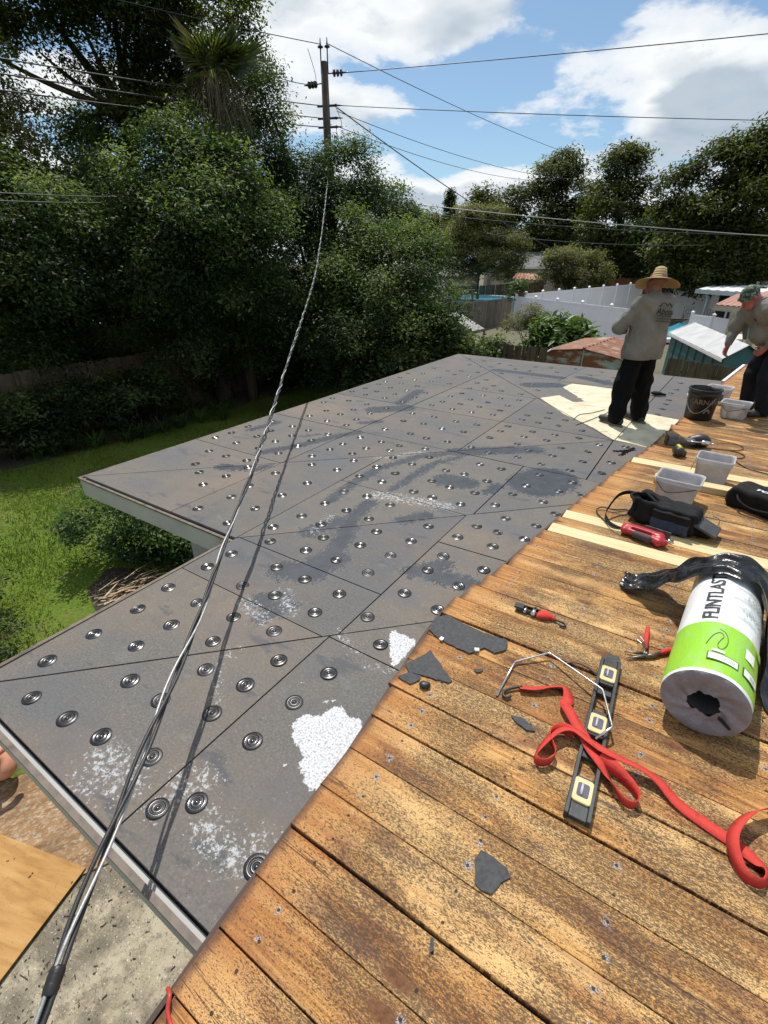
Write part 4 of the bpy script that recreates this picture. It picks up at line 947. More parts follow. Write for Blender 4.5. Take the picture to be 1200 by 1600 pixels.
for t in (.5, .98):
    q = A_ + (B_ - A_) * t - O_; m2 = MB(); m2.bar(gz_(q), q - Vector((0, 0, .2)), .3, .3); m2.build('post', simple('beige_post', (.4, .38, .26), .6), aw)
M_IRON = simple('dark_iron', (.045, .04, .04), .5)
def patio_chair(px, D, rz, label):
    q = at(px, 480, D); root = empty('patio_chair', (q.x, q.y, -2.3), rz); tag(root, label, 'chair', 'patio chairs by the far pool')
    s = 1.25
    m2 = MB(); m2.box((0, 0, .42 * s), (.5 * s, .5 * s, .03)); m2.build('seat', M_IRON, root)
    m2 = MB()
    m2.tube([(-.25 * s, .25 * s, .4 * s), (-.24 * s, .38 * s, .95 * s), (.24 * s, .38 * s, .95 * s), (.25 * s, .25 * s, .4 * s)], .022, 6)
    for k in (-.12, 0, .12): m2.tube([(k * s, .26 * s, .45 * s), (k * s, .37 * s, .93 * s)], .012, 5)
    m2.tube([(.15 * s * math.cos(a), .33 * s, .72 * s + .12 * s * math.sin(a)) for a in np.linspace(0, 2 * PI, 13)], .014, 5)
    m2.build('backrest', M_IRON, root)
    for sx_ in (-1, 1):
        for sy_ in (-1, 1): m2 = MB(); m2.tube([(sx_ * .24 * s, sy_ * .24 * s, .42 * s), (sx_ * .27 * s, sy_ * .28 * s, 0)], .02, 6); m2.build('leg', M_IRON, root)
        m2 = MB(); m2.tube([(sx_ * .27 * s, .3 * s, .62 * s), (sx_ * .28 * s, -.25 * s, .62 * s), (sx_ * .25 * s, -.25 * s, .42 * s)], .02, 6); m2.build('armrest', M_IRON, root)
patio_chair(1079, 44, 0.2, 'dark iron patio chair standing by itself at the far pool')
patio_chair(1112, 42, -0.3, 'dark iron patio chair beside the grey downspout')
patio_chair(1136, 43, 0.5, 'dark iron patio chair under the white patio cover, nearest the red awning')
def bungalow(name, A, B, zroof, depth, wallc, label, wins, ridge, roofc):
    A, B = Vector(A), Vector(B); d = (B - A); d.z = 0; L = d.length; a = math.atan2(d.y, d.x); z0 = A.z
    root = empty(name, (A.x, A.y, GZ), a); tag(root, label, 'house'); H = z0 - GZ
    m2 = MB(); m2.box((L / 2, depth / 2, H / 2), (L, depth, H)); m2.build('wall', simple(name + '_wall', wallc, .8, .06, 1), root)
    m2 = MB(); o_ = .6; m2.add([(-o_, -o_, H), (L + o_, -o_, H), (L + o_, depth + o_, H), (-o_, depth + o_, H), (depth * .4, depth / 2, H + ridge), (L - depth * .4, depth / 2, H + ridge)], [(0, 1, 5, 4), (1, 2, 5), (2, 3, 4, 5), (3, 0, 4), (3, 2, 1, 0)]); rf = m2.build('roof', simple(name + '_shingles', roofc, .8, .15, 2), root)
    m2 = MB(); m2.box((L / 2, -o_ - .02, H - .08), (L + 1.2, .06, .22)); m2.build('eave', simple(name + '_eave', (.7, .7, .68), .6, .05), root)
    for x, z, w_, h_ in wins:
        m2 = MB(); m2.box((x, -.03, z), (w_ + .2, .1, h_ + .2)); wn = m2.build('window', simple(name + '_frame', (.6, .6, .58), .6, .05), root)
        m2 = MB(); m2.box((x - w_ / 4 - .02, -.07, z), (w_ / 2 - .06, .06, h_)); m2.build('pane', simple(name + '_glass', (.02, .025, .03), .08), wn)
        m2 = MB(); m2.box((x + w_ / 4 + .02, -.07, z), (w_ / 2 - .06, .06, h_)); m2.build('pane', simple(name + '_glass', (.02, .025, .03), .08), wn)
    return root
A_, B_ = at(770, 417, 64), at(905, 415, 66)
bungalow('far_house', A_, B_, 0, 8, (.42, .38, .27), 'beige bungalow with grey roof behind round bushy tree', [(5.6, 2.7, 1.6, 1.3), (2.8, 2.6, 1.2, 1.3), (9.5, 2.7, 1.6, 1.3)], 1.6, (.16, .16, .165))
q = at(800, 436, 58); q2 = at(850, 438, 57); q3 = at(838, 428, 61); q4 = at(806, 427, 61)
sh_ = empty('rusty_porch_roof', (q.x, q.y, GZ)); tag(sh_, 'small rusty metal porch roof in front of beige bungalow', 'porch roof'); O_ = Vector(sh_.location)
ribbed('roof_panel', q - O_, q2 - O_, q3 - O_, q4 - O_, 7, M_RROOF, sh_, .05, .08)
m2 = MB()
for v in (q, q2): v = v - O_; m2.bar(gz_(v), v, .12, .12)
m2.build('post', M_F1, sh_)
A_, B_ = at(640, 428, 62), at(720, 428, 60)
bungalow('far_house', A_, B_, 0, 8, (.36, .36, .34), 'low grey roofed house left of the round bushy tree', [(2.5, 2.0, 1.4, 1.2)], 1.5, (.2, .2, .2))
A_, B_ = at(955, 425, 88), at(1050, 424, 86)
bungalow('far_house', A_, B_, 0, 9, (.5, .5, .48), 'pale house glimpsed behind tree trunks above the cedar fence', [(3, 2.5, 1.5, 1.2), (7, 2.5, 1.5, 1.2)], 2.0, (.33, .33, .34))
# ------------------------------------------------------------------ vegetation
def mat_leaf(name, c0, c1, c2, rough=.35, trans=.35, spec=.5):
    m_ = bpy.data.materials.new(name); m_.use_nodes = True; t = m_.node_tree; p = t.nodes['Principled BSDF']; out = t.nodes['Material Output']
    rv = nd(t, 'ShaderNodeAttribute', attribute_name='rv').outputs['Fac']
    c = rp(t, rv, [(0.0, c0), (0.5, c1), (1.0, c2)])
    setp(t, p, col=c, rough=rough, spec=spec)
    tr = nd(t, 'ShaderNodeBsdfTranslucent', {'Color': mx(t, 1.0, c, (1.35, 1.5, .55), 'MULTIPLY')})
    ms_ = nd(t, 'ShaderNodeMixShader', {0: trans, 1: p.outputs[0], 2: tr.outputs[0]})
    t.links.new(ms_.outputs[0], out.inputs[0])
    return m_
def mat_bark(name, c):
    m_, t, p = newmat(name); co = nd(t, 'ShaderNodeTexCoord').outputs['Object']
    g_ = nz(t, mp(t, co, (9, 9, 1.8)), 1.0, 6, 0.7)
    setp(t, p, col=rp(t, g_, [(0.3, tuple(x * .35 for x in c)), (0.55, c), (0.8, tuple(x * 1.6 for x in c))]), rough=.9, spec=.1, nrm=bump(t, g_, .9, .03))
    return m_
M_BARK = mat_bark('bark', (.10, .08, .06)); M_BARK2 = mat_bark('dark_bark', (.05, .042, .034))
L_CAMPHOR = mat_leaf('glossy_leaf', (.018, .034, .014), (.06, .094, .032), (.21, .255, .10), .55, .47, .25)
L_DARK = mat_leaf('dark_leaf', (.014, .027, .011), (.04, .066, .022), (.13, .175, .062), .55, .43, .25)
L_TALL = mat_leaf('tall_tree_leaf', (.016, .027, .009), (.06, .08, .022), (.19, .22, .06), .55, .5, .22)
L_OAK = mat_leaf('oak_leaf', (.026, .036, .013), (.066, .082, .022), (.15, .16, .04), .55, .42, .25)
L_OLIVE = mat_leaf('olive_leaf', (.055, .06, .024), (.125, .13, .05), (.22, .21, .09), .55, .4, .25)
L_BRIGHT = mat_leaf('bright_leaf', (.02, .045, .012), (.055, .105, .026), (.13, .19, .05), .42, .4, .3)
def leaf_mesh(P_, N_, size, aspect=.42, droop=.35, seed=0):
    """one pointed, folded leaf of two triangles at each point"""
    r = np.random.default_rng(seed); n = len(P_)
    N_ = N_ / np.maximum(np.linalg.norm(N_, axis=1, keepdims=True), 1e-6)
    T = r.normal(size=(n, 3)); T[:, 2] -= droop; T -= N_ * (T * N_).sum(1, keepdims=True); T /= np.maximum(np.linalg.norm(T, axis=1, keepdims=True), 1e-6)
    S = np.cross(N_, T); L = (size * r.uniform(.65, 1.3, n))[:, None]; W = L * aspect
    V = np.empty((n, 4, 3)); V[:, 0] = P_; V[:, 1] = P_ + T * L * .45 + S * W * .5 + N_ * L * .08; V[:, 2] = P_ + T * L; V[:, 3] = P_ + T * L * .45 - S * W * .5 + N_ * L * .08
    b = np.arange(n)[:, None] * 4
    F = np.stack([b + [0, 1, 2], b + [0, 2, 3]], 1).reshape(-1, 3)
    return V.reshape(-1, 3), F
def crown_points(blobs, dens, seed, twig=.22, inner=.55, per=34):
    """leaf points gathered in twig clusters on lobes scattered over each ellipsoid; blobs: (centre, (rx, ry, rz))"""
    r = np.random.default_rng(seed); P_ = []; N_ = []; RV = []
    for c, rad in blobs:
        c = np.array(c, float); rad = np.array(rad, float); nl = 11
        ld = r.normal(size=(nl, 3)); ld[:, 2] += .25; ld /= np.linalg.norm(ld, axis=1, keepdims=True)
        for q in range(nl):
            f = r.uniform(.32, .58); lc = c + ld[q] * rad * r.uniform(.5, .92); lr = rad * f * np.array([1.05, 1.05, .68])
            ar = 4 * PI * ((lr[0] * lr[1]) ** 1.6 / 3 + (lr[0] * lr[2]) ** 1.6 / 3 + (lr[1] * lr[2]) ** 1.6 / 3) ** (1 / 1.6)
            nt_ = max(3, int(ar * dens * .62 / per))
            d = r.normal(size=(nt_, 3)) + ld[q] * .7; d[:, 2] += .75; d /= np.linalg.norm(d, axis=1, keepdims=True)
            rr = inner + (1.12 - inner) * r.random(nt_) ** .5
            tw = lc + d * lr * rr[:, None]
            tv = np.clip(r.normal(.34, .24) + .30 * ld[q][2] + r.normal(0, .09, nt_) + .7 * (rr - .88), 0, 1)  # leaf colour paints sunlit upper and outer clusters lighter, the interior darker
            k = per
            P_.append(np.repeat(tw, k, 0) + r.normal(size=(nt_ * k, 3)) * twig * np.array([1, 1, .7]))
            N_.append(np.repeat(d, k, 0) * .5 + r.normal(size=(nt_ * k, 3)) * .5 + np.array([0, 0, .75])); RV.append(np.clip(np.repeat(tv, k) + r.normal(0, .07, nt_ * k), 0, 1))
    return np.vstack(P_), np.vstack(N_), np.concatenate(RV)
def foliage(name, blobs, dens, size, mat, parent, seed, aspect=.42, twig=.22, inner=.55, droop=.35, per=34, org=(0, 0, 0)):
    P_, N_, RV = crown_points(blobs, dens, seed, twig, inner, per)
    V, F = leaf_mesh(P_ - np.array(org), N_, size, aspect, droop, seed)
    me = npmesh(name, V, F); a = me.attributes.new('rv', 'FLOAT', 'POINT'); a.data.foreach_set('value', np.repeat(RV, 4).astype(np.float32))
    return link(name, me, mat, parent)
def limbs(mb, base, tops, r0_, seed, fork=None):
    r = random.Random(seed); base = Vector(base)
    for tpt in tops:
        tpt = Vector(tpt); f = fork if fork is not None else base; f = Vector(f); mid = (f + tpt) / 2 + Vector((r.uniform(-.4, .4), r.uniform(-.4, .4), r.uniform(0, .5)))
        pts = [Vector(p) for p in spline([f, f * .7 + mid * .3 + Vector((0, 0, .3)), mid, tpt], 5)]
        mb.tube(pts, [max(.02, r0_ * (1 - .88 * i / (len(pts) - 1))) for i in range(len(pts))], 7)
def tree(name, label, base, fork, blobs, dens, size, leafmat, barkmat, r_trunk, seed, group=None, **kw):
    base = Vector(base); root = empty(name, base); tag(root, label, 'tree', group)
    mb = MB(); f = Vector(fork) - base
    pts = [Vector((0, 0, -.1)), f * .35 + Vector((.08, .05, 0)), f * .7, f]
    pts = [Vector(p) for p in spline(pts, 5)]
    mb.tube(pts, [r_trunk * (1.25 - .5 * i / (len(pts) - 1)) for i in range(len(pts))], 10)
    limbs(mb, (0, 0, 0), [Vector(c) - base for c, _ in blobs], r_trunk * .55, seed, f)
    mb.build('trunk', barkmat, root)
    foliage('crown', blobs, dens, size, leafmat, root, seed, org=base, **kw)
    return root
def bl(lst):
    out = []
    for x, y, D, r_ in lst:
        q = at(x, y, D); rr = r_ if isinstance(r_, tuple) else (r_, r_, r_ * .85)
        out.append((tuple(q), rr))
    return out
def gpt(x, D): q = at(x, 420, D); return (q.x, q.y, GZ)
TG = 'tall trees along the left fence'
# big left trees, from the frame's left edge to the pole
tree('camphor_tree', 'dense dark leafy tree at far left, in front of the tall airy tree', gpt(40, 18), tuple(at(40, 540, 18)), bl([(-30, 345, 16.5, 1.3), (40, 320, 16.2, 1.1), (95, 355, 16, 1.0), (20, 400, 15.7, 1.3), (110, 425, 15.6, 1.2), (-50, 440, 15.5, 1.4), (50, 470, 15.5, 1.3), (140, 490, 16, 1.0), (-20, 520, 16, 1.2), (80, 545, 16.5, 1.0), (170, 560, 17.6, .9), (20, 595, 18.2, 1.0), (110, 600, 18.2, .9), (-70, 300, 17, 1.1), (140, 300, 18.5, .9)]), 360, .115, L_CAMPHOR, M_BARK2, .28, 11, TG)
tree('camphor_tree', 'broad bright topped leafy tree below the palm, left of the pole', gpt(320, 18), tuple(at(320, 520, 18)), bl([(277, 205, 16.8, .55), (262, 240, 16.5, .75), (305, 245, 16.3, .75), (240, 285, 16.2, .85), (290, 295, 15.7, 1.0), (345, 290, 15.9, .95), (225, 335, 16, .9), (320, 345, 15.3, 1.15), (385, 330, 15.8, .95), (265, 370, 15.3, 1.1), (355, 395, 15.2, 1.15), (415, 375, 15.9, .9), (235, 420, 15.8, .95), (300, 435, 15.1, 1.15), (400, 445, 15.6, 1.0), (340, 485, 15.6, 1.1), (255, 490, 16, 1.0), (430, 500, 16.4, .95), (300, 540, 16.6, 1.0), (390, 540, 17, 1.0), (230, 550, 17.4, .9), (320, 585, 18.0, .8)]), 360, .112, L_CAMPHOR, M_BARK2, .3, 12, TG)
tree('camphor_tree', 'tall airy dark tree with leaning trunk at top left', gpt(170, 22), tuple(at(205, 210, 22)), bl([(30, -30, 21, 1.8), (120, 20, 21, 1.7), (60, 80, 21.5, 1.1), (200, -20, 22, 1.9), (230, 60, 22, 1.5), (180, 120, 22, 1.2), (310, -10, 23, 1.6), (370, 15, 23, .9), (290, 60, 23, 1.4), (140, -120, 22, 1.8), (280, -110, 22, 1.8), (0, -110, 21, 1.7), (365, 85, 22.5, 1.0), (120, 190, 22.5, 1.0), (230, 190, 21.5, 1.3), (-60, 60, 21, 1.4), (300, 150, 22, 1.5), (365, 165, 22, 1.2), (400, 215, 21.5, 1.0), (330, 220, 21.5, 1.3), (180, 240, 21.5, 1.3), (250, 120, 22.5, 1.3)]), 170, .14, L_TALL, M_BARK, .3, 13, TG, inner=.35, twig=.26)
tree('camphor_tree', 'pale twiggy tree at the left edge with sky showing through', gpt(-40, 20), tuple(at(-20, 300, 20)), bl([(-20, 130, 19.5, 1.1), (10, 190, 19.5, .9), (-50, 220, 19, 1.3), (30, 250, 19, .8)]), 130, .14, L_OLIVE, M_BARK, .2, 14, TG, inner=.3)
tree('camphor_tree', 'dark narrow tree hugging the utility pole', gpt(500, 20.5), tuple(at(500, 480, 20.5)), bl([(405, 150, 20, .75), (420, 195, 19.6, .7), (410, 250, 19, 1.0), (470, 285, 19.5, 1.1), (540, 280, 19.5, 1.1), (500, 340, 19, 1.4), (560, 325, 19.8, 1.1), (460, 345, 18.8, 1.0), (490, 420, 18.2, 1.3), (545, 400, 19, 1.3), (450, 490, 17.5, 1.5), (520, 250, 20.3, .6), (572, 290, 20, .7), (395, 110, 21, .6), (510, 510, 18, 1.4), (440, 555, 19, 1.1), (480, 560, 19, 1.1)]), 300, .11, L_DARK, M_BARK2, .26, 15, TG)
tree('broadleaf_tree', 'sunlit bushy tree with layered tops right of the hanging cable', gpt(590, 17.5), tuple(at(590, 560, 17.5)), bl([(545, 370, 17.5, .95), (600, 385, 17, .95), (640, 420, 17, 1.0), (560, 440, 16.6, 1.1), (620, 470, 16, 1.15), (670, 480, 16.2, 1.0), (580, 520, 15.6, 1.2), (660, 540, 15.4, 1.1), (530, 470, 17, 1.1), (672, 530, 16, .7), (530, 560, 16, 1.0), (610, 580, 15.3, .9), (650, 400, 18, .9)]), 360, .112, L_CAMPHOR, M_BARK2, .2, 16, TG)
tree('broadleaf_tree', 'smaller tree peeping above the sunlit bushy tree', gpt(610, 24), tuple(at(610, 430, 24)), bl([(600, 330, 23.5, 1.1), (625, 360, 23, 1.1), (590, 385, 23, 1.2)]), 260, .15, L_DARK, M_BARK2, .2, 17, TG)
tb = bl([(x_, y_, 21.5, (1.9, 1.9, 1.6)) for x_ in range(-60, 620, 75) for y_ in (345, 430, 520, 585) if not (x_ > 430 and y_ < 500)])
tk = empty('thicket', (tb[0][0][0], tb[0][0][1], GZ)); tag(tk, 'dark thicket closing the gaps behind the left trees', 'thicket', kind='stuff')
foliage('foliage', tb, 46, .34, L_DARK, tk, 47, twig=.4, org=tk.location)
# hedge mass at the corner beyond the grey roof
vb = bl([(700, 565, 15.5, .7), (738, 562, 16, .45), (650, 585, 15, .8), (720, 590, 15, .7), (600, 600, 15, .8), (775, 548, 18.5, .4)])
vr = empty('vine_hedge', (vb[0][0][0], vb[0][0][1], GZ)); tag(vr, 'tangled broad-leaved vine hedge along the corner fence', 'hedge')
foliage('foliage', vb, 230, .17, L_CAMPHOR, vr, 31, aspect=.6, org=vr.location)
mb = MB()
for c, r_ in vb: mb.tube([(c[0] - vr.location.x + .1, c[1] - vr.location.y, 0), (c[0] - vr.location.x, c[1] - vr.location.y, c[2] - GZ)], [.05, .02], 6)
mb.build('stem', M_BARK2, vr)
def shrub(name, label, blobs, dens, size, mat, seed, group=None, aspect=.42, twig=.14, cat='shrub', inner=.5, per=30):
    c0 = blobs[0][0]; root = empty(name, (c0[0], c0[1], GZ)); tag(root, label, cat, group)
    foliage('foliage', blobs, dens, size, mat, root, seed, aspect=aspect, twig=twig, org=root.location, inner=inner, per=per)
    m2 = MB(); r = random.Random(seed)
    for c, _ in blobs:
        for k in range(3): m2.tube([(r.uniform(-.15, .15), r.uniform(-.15, .15), 0), ((c[0] - c0[0]) * .6 + r.uniform(-.2, .2), (c[1] - c0[1]) * .6 + r.uniform(-.2, .2), (c[2] - GZ) * .6), (c[0] - c0[0] + r.uniform(-.2, .2), c[1] - c0[1] + r.uniform(-.2, .2), c[2] - GZ)], [.025, .018, .008], 5)
    m2.build('stem', M_BARK2, root)
    return root
shrub('banana_shrub', 'bright broad-leaved shrub against the white vinyl fence', bl([(873, 522, 24, .7), (893, 535, 24, .5), (855, 535, 24, .5), (872, 545, 23.5, .6)]), 130, .42, L_BRIGHT, 32, aspect=.35, twig=.3)
shrub('feathery_shrub', 'feathery grey-green shrub left of the bright broad-leaved shrub', bl([(828, 500, 26, .8), (812, 512, 26, .7), (842, 510, 26, .5)]), 200, .16, L_OLIVE, 33, aspect=.25)
shrub('small_shrub', 'small round bush where the grey fence meets white fence', bl([(807, 456, 40, .8)]), 140, .2, L_BRIGHT, 34)
tree('round_tree', 'round olive green bushy tree behind the blue pool', gpt(748, 48), tuple(at(748, 432, 48)), bl([(748, 395, 47, 2.6), (720, 400, 47, 2.0), (780, 395, 47, 2.0), (740, 365, 47, 2.1), (765, 360, 47.5, 1.8), (715, 420, 46.5, 1.5), (785, 420, 46.5, 1.5), (800, 400, 47.5, 1.3), (705, 385, 47.5, 1.3), (750, 345, 48, 1.2)]), 95, .2, L_OLIVE, M_BARK, .12, 35, inner=.35)
shrub('spreading_shrub', 'wide olive bush in front of the beige bungalow, beside cedar fence', bl([(890, 418, 52, 2.0), (870, 425, 52, 1.6), (915, 425, 52, 1.8), (900, 405, 53, 1.3), (930, 435, 51, 1.2)]), 85, .24, L_OLIVE, 36, twig=.3)
OG = 'oak trees behind the neighbouring gardens'
tree('oak_tree', 'tall oak with two uneven tops behind the beige bungalow', gpt(880, 75), tuple(at(880, 390, 75)), bl([(770, 340, 72, 2.46), (745, 360, 72, 1.64), (800, 320, 73, 2.46), (790, 370, 72, 2.62), (840, 330, 74, 2.79), (865, 280, 75, 2.46), (885, 265, 75, 1.64), (900, 305, 75, 2.62), (860, 370, 73, 2.95), (910, 360, 74, 2.95), (845, 295, 75, 1.48), (900, 400, 72, 2.62), (820, 405, 72, 2.46), (755, 310, 73, 1.23), (925, 320, 76, 1.8)]), 35, .42, L_OAK, M_BARK2, .5, 41, OG, inner=.35, twig=.55)
tree('oak_tree', 'slender tall oak rising left of the straw hat', gpt(965, 66), tuple(at(965, 390, 66)), bl([(965, 266, 66, 1.87), (985, 261, 66, 1.7), (960, 311, 66, 2.38), (995, 306, 66, 1.87), (950, 361, 65, 2.72), (995, 361, 65, 2.55), (975, 411, 64, 2.55), (1010, 411, 64, 2.04), (940, 411, 64, 1.87), (975, 241, 67, 1.1), (1030, 356, 67, 1.87), (1035, 401, 66, 2.04)]), 40, .4, L_OAK, M_BARK2, .5, 42, OG, inner=.35, twig=.5)
tree('oak_tree', 'massive dark oak filling the upper right edge', gpt(1150, 52), tuple(at(1150, 385, 52)), bl([(1080, 298, 52, 2.04), (1130, 268, 52, 2.21), (1180, 253, 52, 2.38), (1230, 258, 52, 2.55), (1065, 348, 51, 2.04), (1110, 338, 51, 2.38), (1170, 328, 51, 2.55), (1220, 338, 51, 2.55), (1060, 393, 50, 1.87), (1110, 398, 50, 2.04), (1160, 393, 51, 2.21), (1215, 403, 51, 2.38), (1045, 338, 53, 1.36), (1100, 433, 49, 1.61), (1160, 433, 49, 1.53), (1060, 433, 49, 1.36), (1200, 238, 53, 1.87)]), 52, .34, L_OAK, M_BARK2, .45, 43, OG, inner=.35, twig=.45)
tree('broadleaf_tree', 'rounded distant tree left of the spiky conifer', gpt(660, 85), tuple(at(660, 400, 85)), bl([(655, 360, 84, 3.2), (675, 365, 84, 2.8), (640, 370, 83, 3.0), (660, 385, 83, 2.8), (683, 385, 83, 2.0)]), 26, .55, L_OAK, M_BARK2, .4, 44, twig=.5)
tree('broadleaf_tree', 'hazy distant tree behind the round olive tree', gpt(710, 110), tuple(at(715, 400, 110)), bl([(700, 372, 108, 3.5), (725, 372, 108, 3.5), (715, 355, 110, 3.0), (690, 395, 106, 3)]), 20, .6, L_OAK, M_BARK2, .4, 46, twig=.5)
tree('conifer_tree', 'thin spiky conifer rising against the sky', gpt(705, 95), tuple(at(705, 380, 95)), bl([(704, 308, 95, (.45, .45, 1.3)), (705, 325, 95, (.9, .9, 1.6)), (706, 345, 95, (1.2, 1.2, 1.8)), (706, 365, 95, (1.5, 1.5, 2.0))]), 40, .4, L_DARK, M_BARK2, .2, 45, twig=.3)
us = bl([(x_, 398 + 10 * math.sin(x_ * .9), 78, (4.2, 3, 2.6)) for x_ in range(740, 1060, 32)] + [(x_, 392 + 8 * math.sin(x_), 62, (3.2, 3, 2.8)) for x_ in range(1030, 1260, 30)])
ur = empty('understory', (us[0][0][0], us[0][0][1], GZ)); tag(ur, 'dark continuous understory of shrubs below the oaks', 'undergrowth', kind='stuff')
foliage('foliage', us, 22, .5, L_DARK, ur, 48, twig=.5, org=ur.location)
# low shrubs and strap-leaved plants in the bed along the fence
for i, (x, y, D, r_, lab) in enumerate([(60, 640, 14.8, .8, 'dark shrub at far left of the fence bed'), (170, 620, 15.2, .85, 'second dark shrub of the fence bed, taller than its neighbours'), (235, 605, 15.8, .8, 'third dark shrub of the fence bed, near the strap-leaved clumps'), (10, 665, 14.3, .7, 'low dark shrub touching the left frame edge')]):
    shrub('bed_shrub', lab, bl([(x, y, D, r_), (x + 25, y + 15, D, r_ * .8), (x - 25, y + 20, D, r_ * .8)]), 240, .12, L_DARK, 50 + i, 'shrubs in the bed along the fence')
def strap_clump(c, n, h_, seed, label):
    r = random.Random(seed); root = empty('strap_leaf_plant', c, 0); tag(root, label, 'plant', 'strap-leaved plants in the bed')
    m2 = MB()
    for k in range(n):
        a = r.uniform(0, 2 * PI); L = h_ * r.uniform(.7, 1.2); s = r.uniform(.5, 1.0); d = Vector((math.cos(a), math.sin(a), 0)); pd_ = Vector((-d.y, d.x, 0)); b0 = d * r.uniform(0, .12)
        pr = []
        for t, wv in ((0, .5), (.35, 1), (.7, .8), (1, .05)): q = b0 + d * (L * s * t ** 1.5) + Vector((0, 0, L * (1.15 * t - .75 * s * t * t))); pr.append((q - pd_ * .017 * wv, q + pd_ * .017 * wv))
        for (a0, a1), (b0_, b1_) in zip(pr[:-1], pr[1:]): m2.add([a0, a1, b1_, b0_], [(0, 1, 2, 3)])
    me = m2.mesh('leaves'); a_ = me.attributes.new('rv', 'FLOAT', 'POINT'); a_.data.foreach_set('value', np.random.default_rng(seed).random(len(me.vertices)).astype(np.float32))
    link('leaves', me, L_DARK if seed % 3 else L_BRIGHT, root)
ks = 0
SLAB = ['sunlit strap-leaved clump, middle of the front row at the lawn edge', 'strap-leaved clump left of the sunlit middle clump', 'strap-leaved clump just right of the sunlit middle clump', 'strap-leaved clump near the right end of the row, in front', 'strap-leaved clump behind the sunlit middle clump', 'rightmost strap-leaved clump of the front row', 'strap-leaved clump below the third dark shrub', 'strap-leaved clump between the second and third dark shrubs', 'strap-leaved clump below the second dark shrub', 'strap-leaved clump left below the second dark shrub', 'strap-leaved clump right below the far left dark shrub', 'leftmost strap-leaved clump of the bed', 'strap-leaved clump in the back row, left of the last', 'last strap-leaved clump at the right end of the back row']
for x, y in ((285, 668), (255, 676), (315, 660), (340, 648), (300, 650), (350, 655), (225, 684), (200, 690), (150, 700), (120, 704), (90, 712), (60, 716), (325, 640), (355, 640)):
    q = onz(x, y, GZ); ks += 1
    strap_clump((q.x, q.y, GZ), 42, .62, 60 + ks, SLAB[ks - 1])
# bush under the grey eave, and one at the left frame edge
shrub('garden_bush', 'leafy garden bush in the notch under the grey eaves', [((-7.1, 3.3, GZ + .75), (.62, .62, .6)), ((-6.6, 3.6, GZ + .65), (.6, .6, .55)), ((-6.3, 3.9, GZ + .5), (.55, .55, .5)), ((-7.4, 3.05, GZ + .45), (.42, .42, .38)), ((-5.9, 3.9, GZ + .4), (.5, .5, .4)), ((-6.9, 3.7, GZ + .4), (.6, .6, .4))], 700, .07, L_BRIGHT, 71, twig=.09, per=40)
shrub('garden_bush', 'dark low bush cut off by the left frame edge', [((-7.6, 1.25, GZ + .3), (.5, .5, .4)), ((-7.2, 1.0, GZ + .25), (.5, .5, .35)), ((-6.4, .95, GZ + .2), (.4, .35, .25))], 700, .06, L_DARK, 72, twig=.08, per=40)
# dead palm fronds heaped by the bush
fr = empty('dead_frond_heap', (-6.05, 2.62, GZ)); tag(fr, 'heap of dry tan palm fronds beside the garden bush', 'dead fronds')
M_DRY = simple('dry_frond', (.50, .36, .22), .7, .25, 9)
r0 = random.Random(5); m2 = MB()
for k in range(90):
    a = R(70) + r0.gauss(0, .35); L = r0.uniform(.3, .75); d = Vector((math.cos(a), math.sin(a), 0)); s_ = Vector((-d.y, d.x, 0)); b0 = Vector((r0.uniform(-.25, .15), r0.uniform(-.4, .3), r0.uniform(.05, .3)))
    wv = r0.uniform(.008, .022); cur = r0.uniform(-.2, .25); pr = []
    for t in (0, .33, .66, 1): q = b0 + d * L * t + Vector((0, 0, cur * t * (1 - t))) + s_ * r0.uniform(-.02, .02); pr.append((q - s_ * wv * (1 - .8 * t) + Vector((0, 0, .008)), q + s_ * wv * (1 - .8 * t)))
    for (a0, a1), (b0_, b1_) in zip(pr[:-1], pr[1:]): m2.add([a0, a1, b1_, b0_], [(0, 1, 2, 3)])
m2.build('fronds', M_DRY, fr)
# cabbage palm with a skirt of dead fronds
q = at(335, 132, 17.6); pm = empty('palm_tree', (q.x, q.y, GZ)); tag(pm, 'cabbage palm with green fan fronds and hanging dead skirt', 'palm')
hh = q.z - GZ
m2 = MB(); m2.tube([(0, 0, 0), (.1, 0, hh * .5), (0, 0, hh)], [.2, .16, .16], 10); m2.build('trunk', M_BARK, pm)
L_PALM = mat_leaf('palm_leaf', (.025, .04, .016), (.045, .065, .024), (.16, .18, .035), .4, .35); L_PALMD = mat_leaf('dead_palm_leaf', (.05, .042, .03), (.10, .085, .06), (.2, .17, .125), .7, .3, .2)
def fan(c, d, size, nseg, mat, seed, droop):
    r = np.random.default_rng(seed); d = Vector(d).normalized(); s_ = d.cross(Vector((0, 0, 1))).normalized() if abs(d.z) < .95 else Vector((1, 0, 0)); n_ = s_.cross(d); m3 = MB(); c = Vector(c)
    hub = c + d * size * .55; m3.add([c + s_ * .012, c - s_ * .012, hub - s_ * .01, hub + s_ * .01], [(0, 1, 2, 3)])
    for k in range(nseg):
        a = (k / (nseg - 1) - .5) * R(200); dd = (d * math.cos(a) + s_ * math.sin(a)).normalized(); L = size * (.75 + .25 * math.cos(a)) * r.uniform(.85, 1.1); sd = dd.cross(n_).normalized(); wv = .014 * size
        mid = hub + dd * L * .55 + n_ * .03 + Vector((0, 0, -droop * L * .12)); tip = hub + dd * L * .95 + Vector((0, 0, -droop * L * .5))
        m3.add([hub, mid + sd * wv, tip, mid - sd * wv], [(0, 1, 2), (0, 2, 3)])
    me = m3.mesh('frond'); at_ = me.attributes.new('rv', 'FLOAT', 'POINT'); at_.data.foreach_set('value', np.clip(r.normal(.5, .2, len(me.vertices)) , 0, 1).astype(np.float32))
    return link('frond', me, mat, pm)
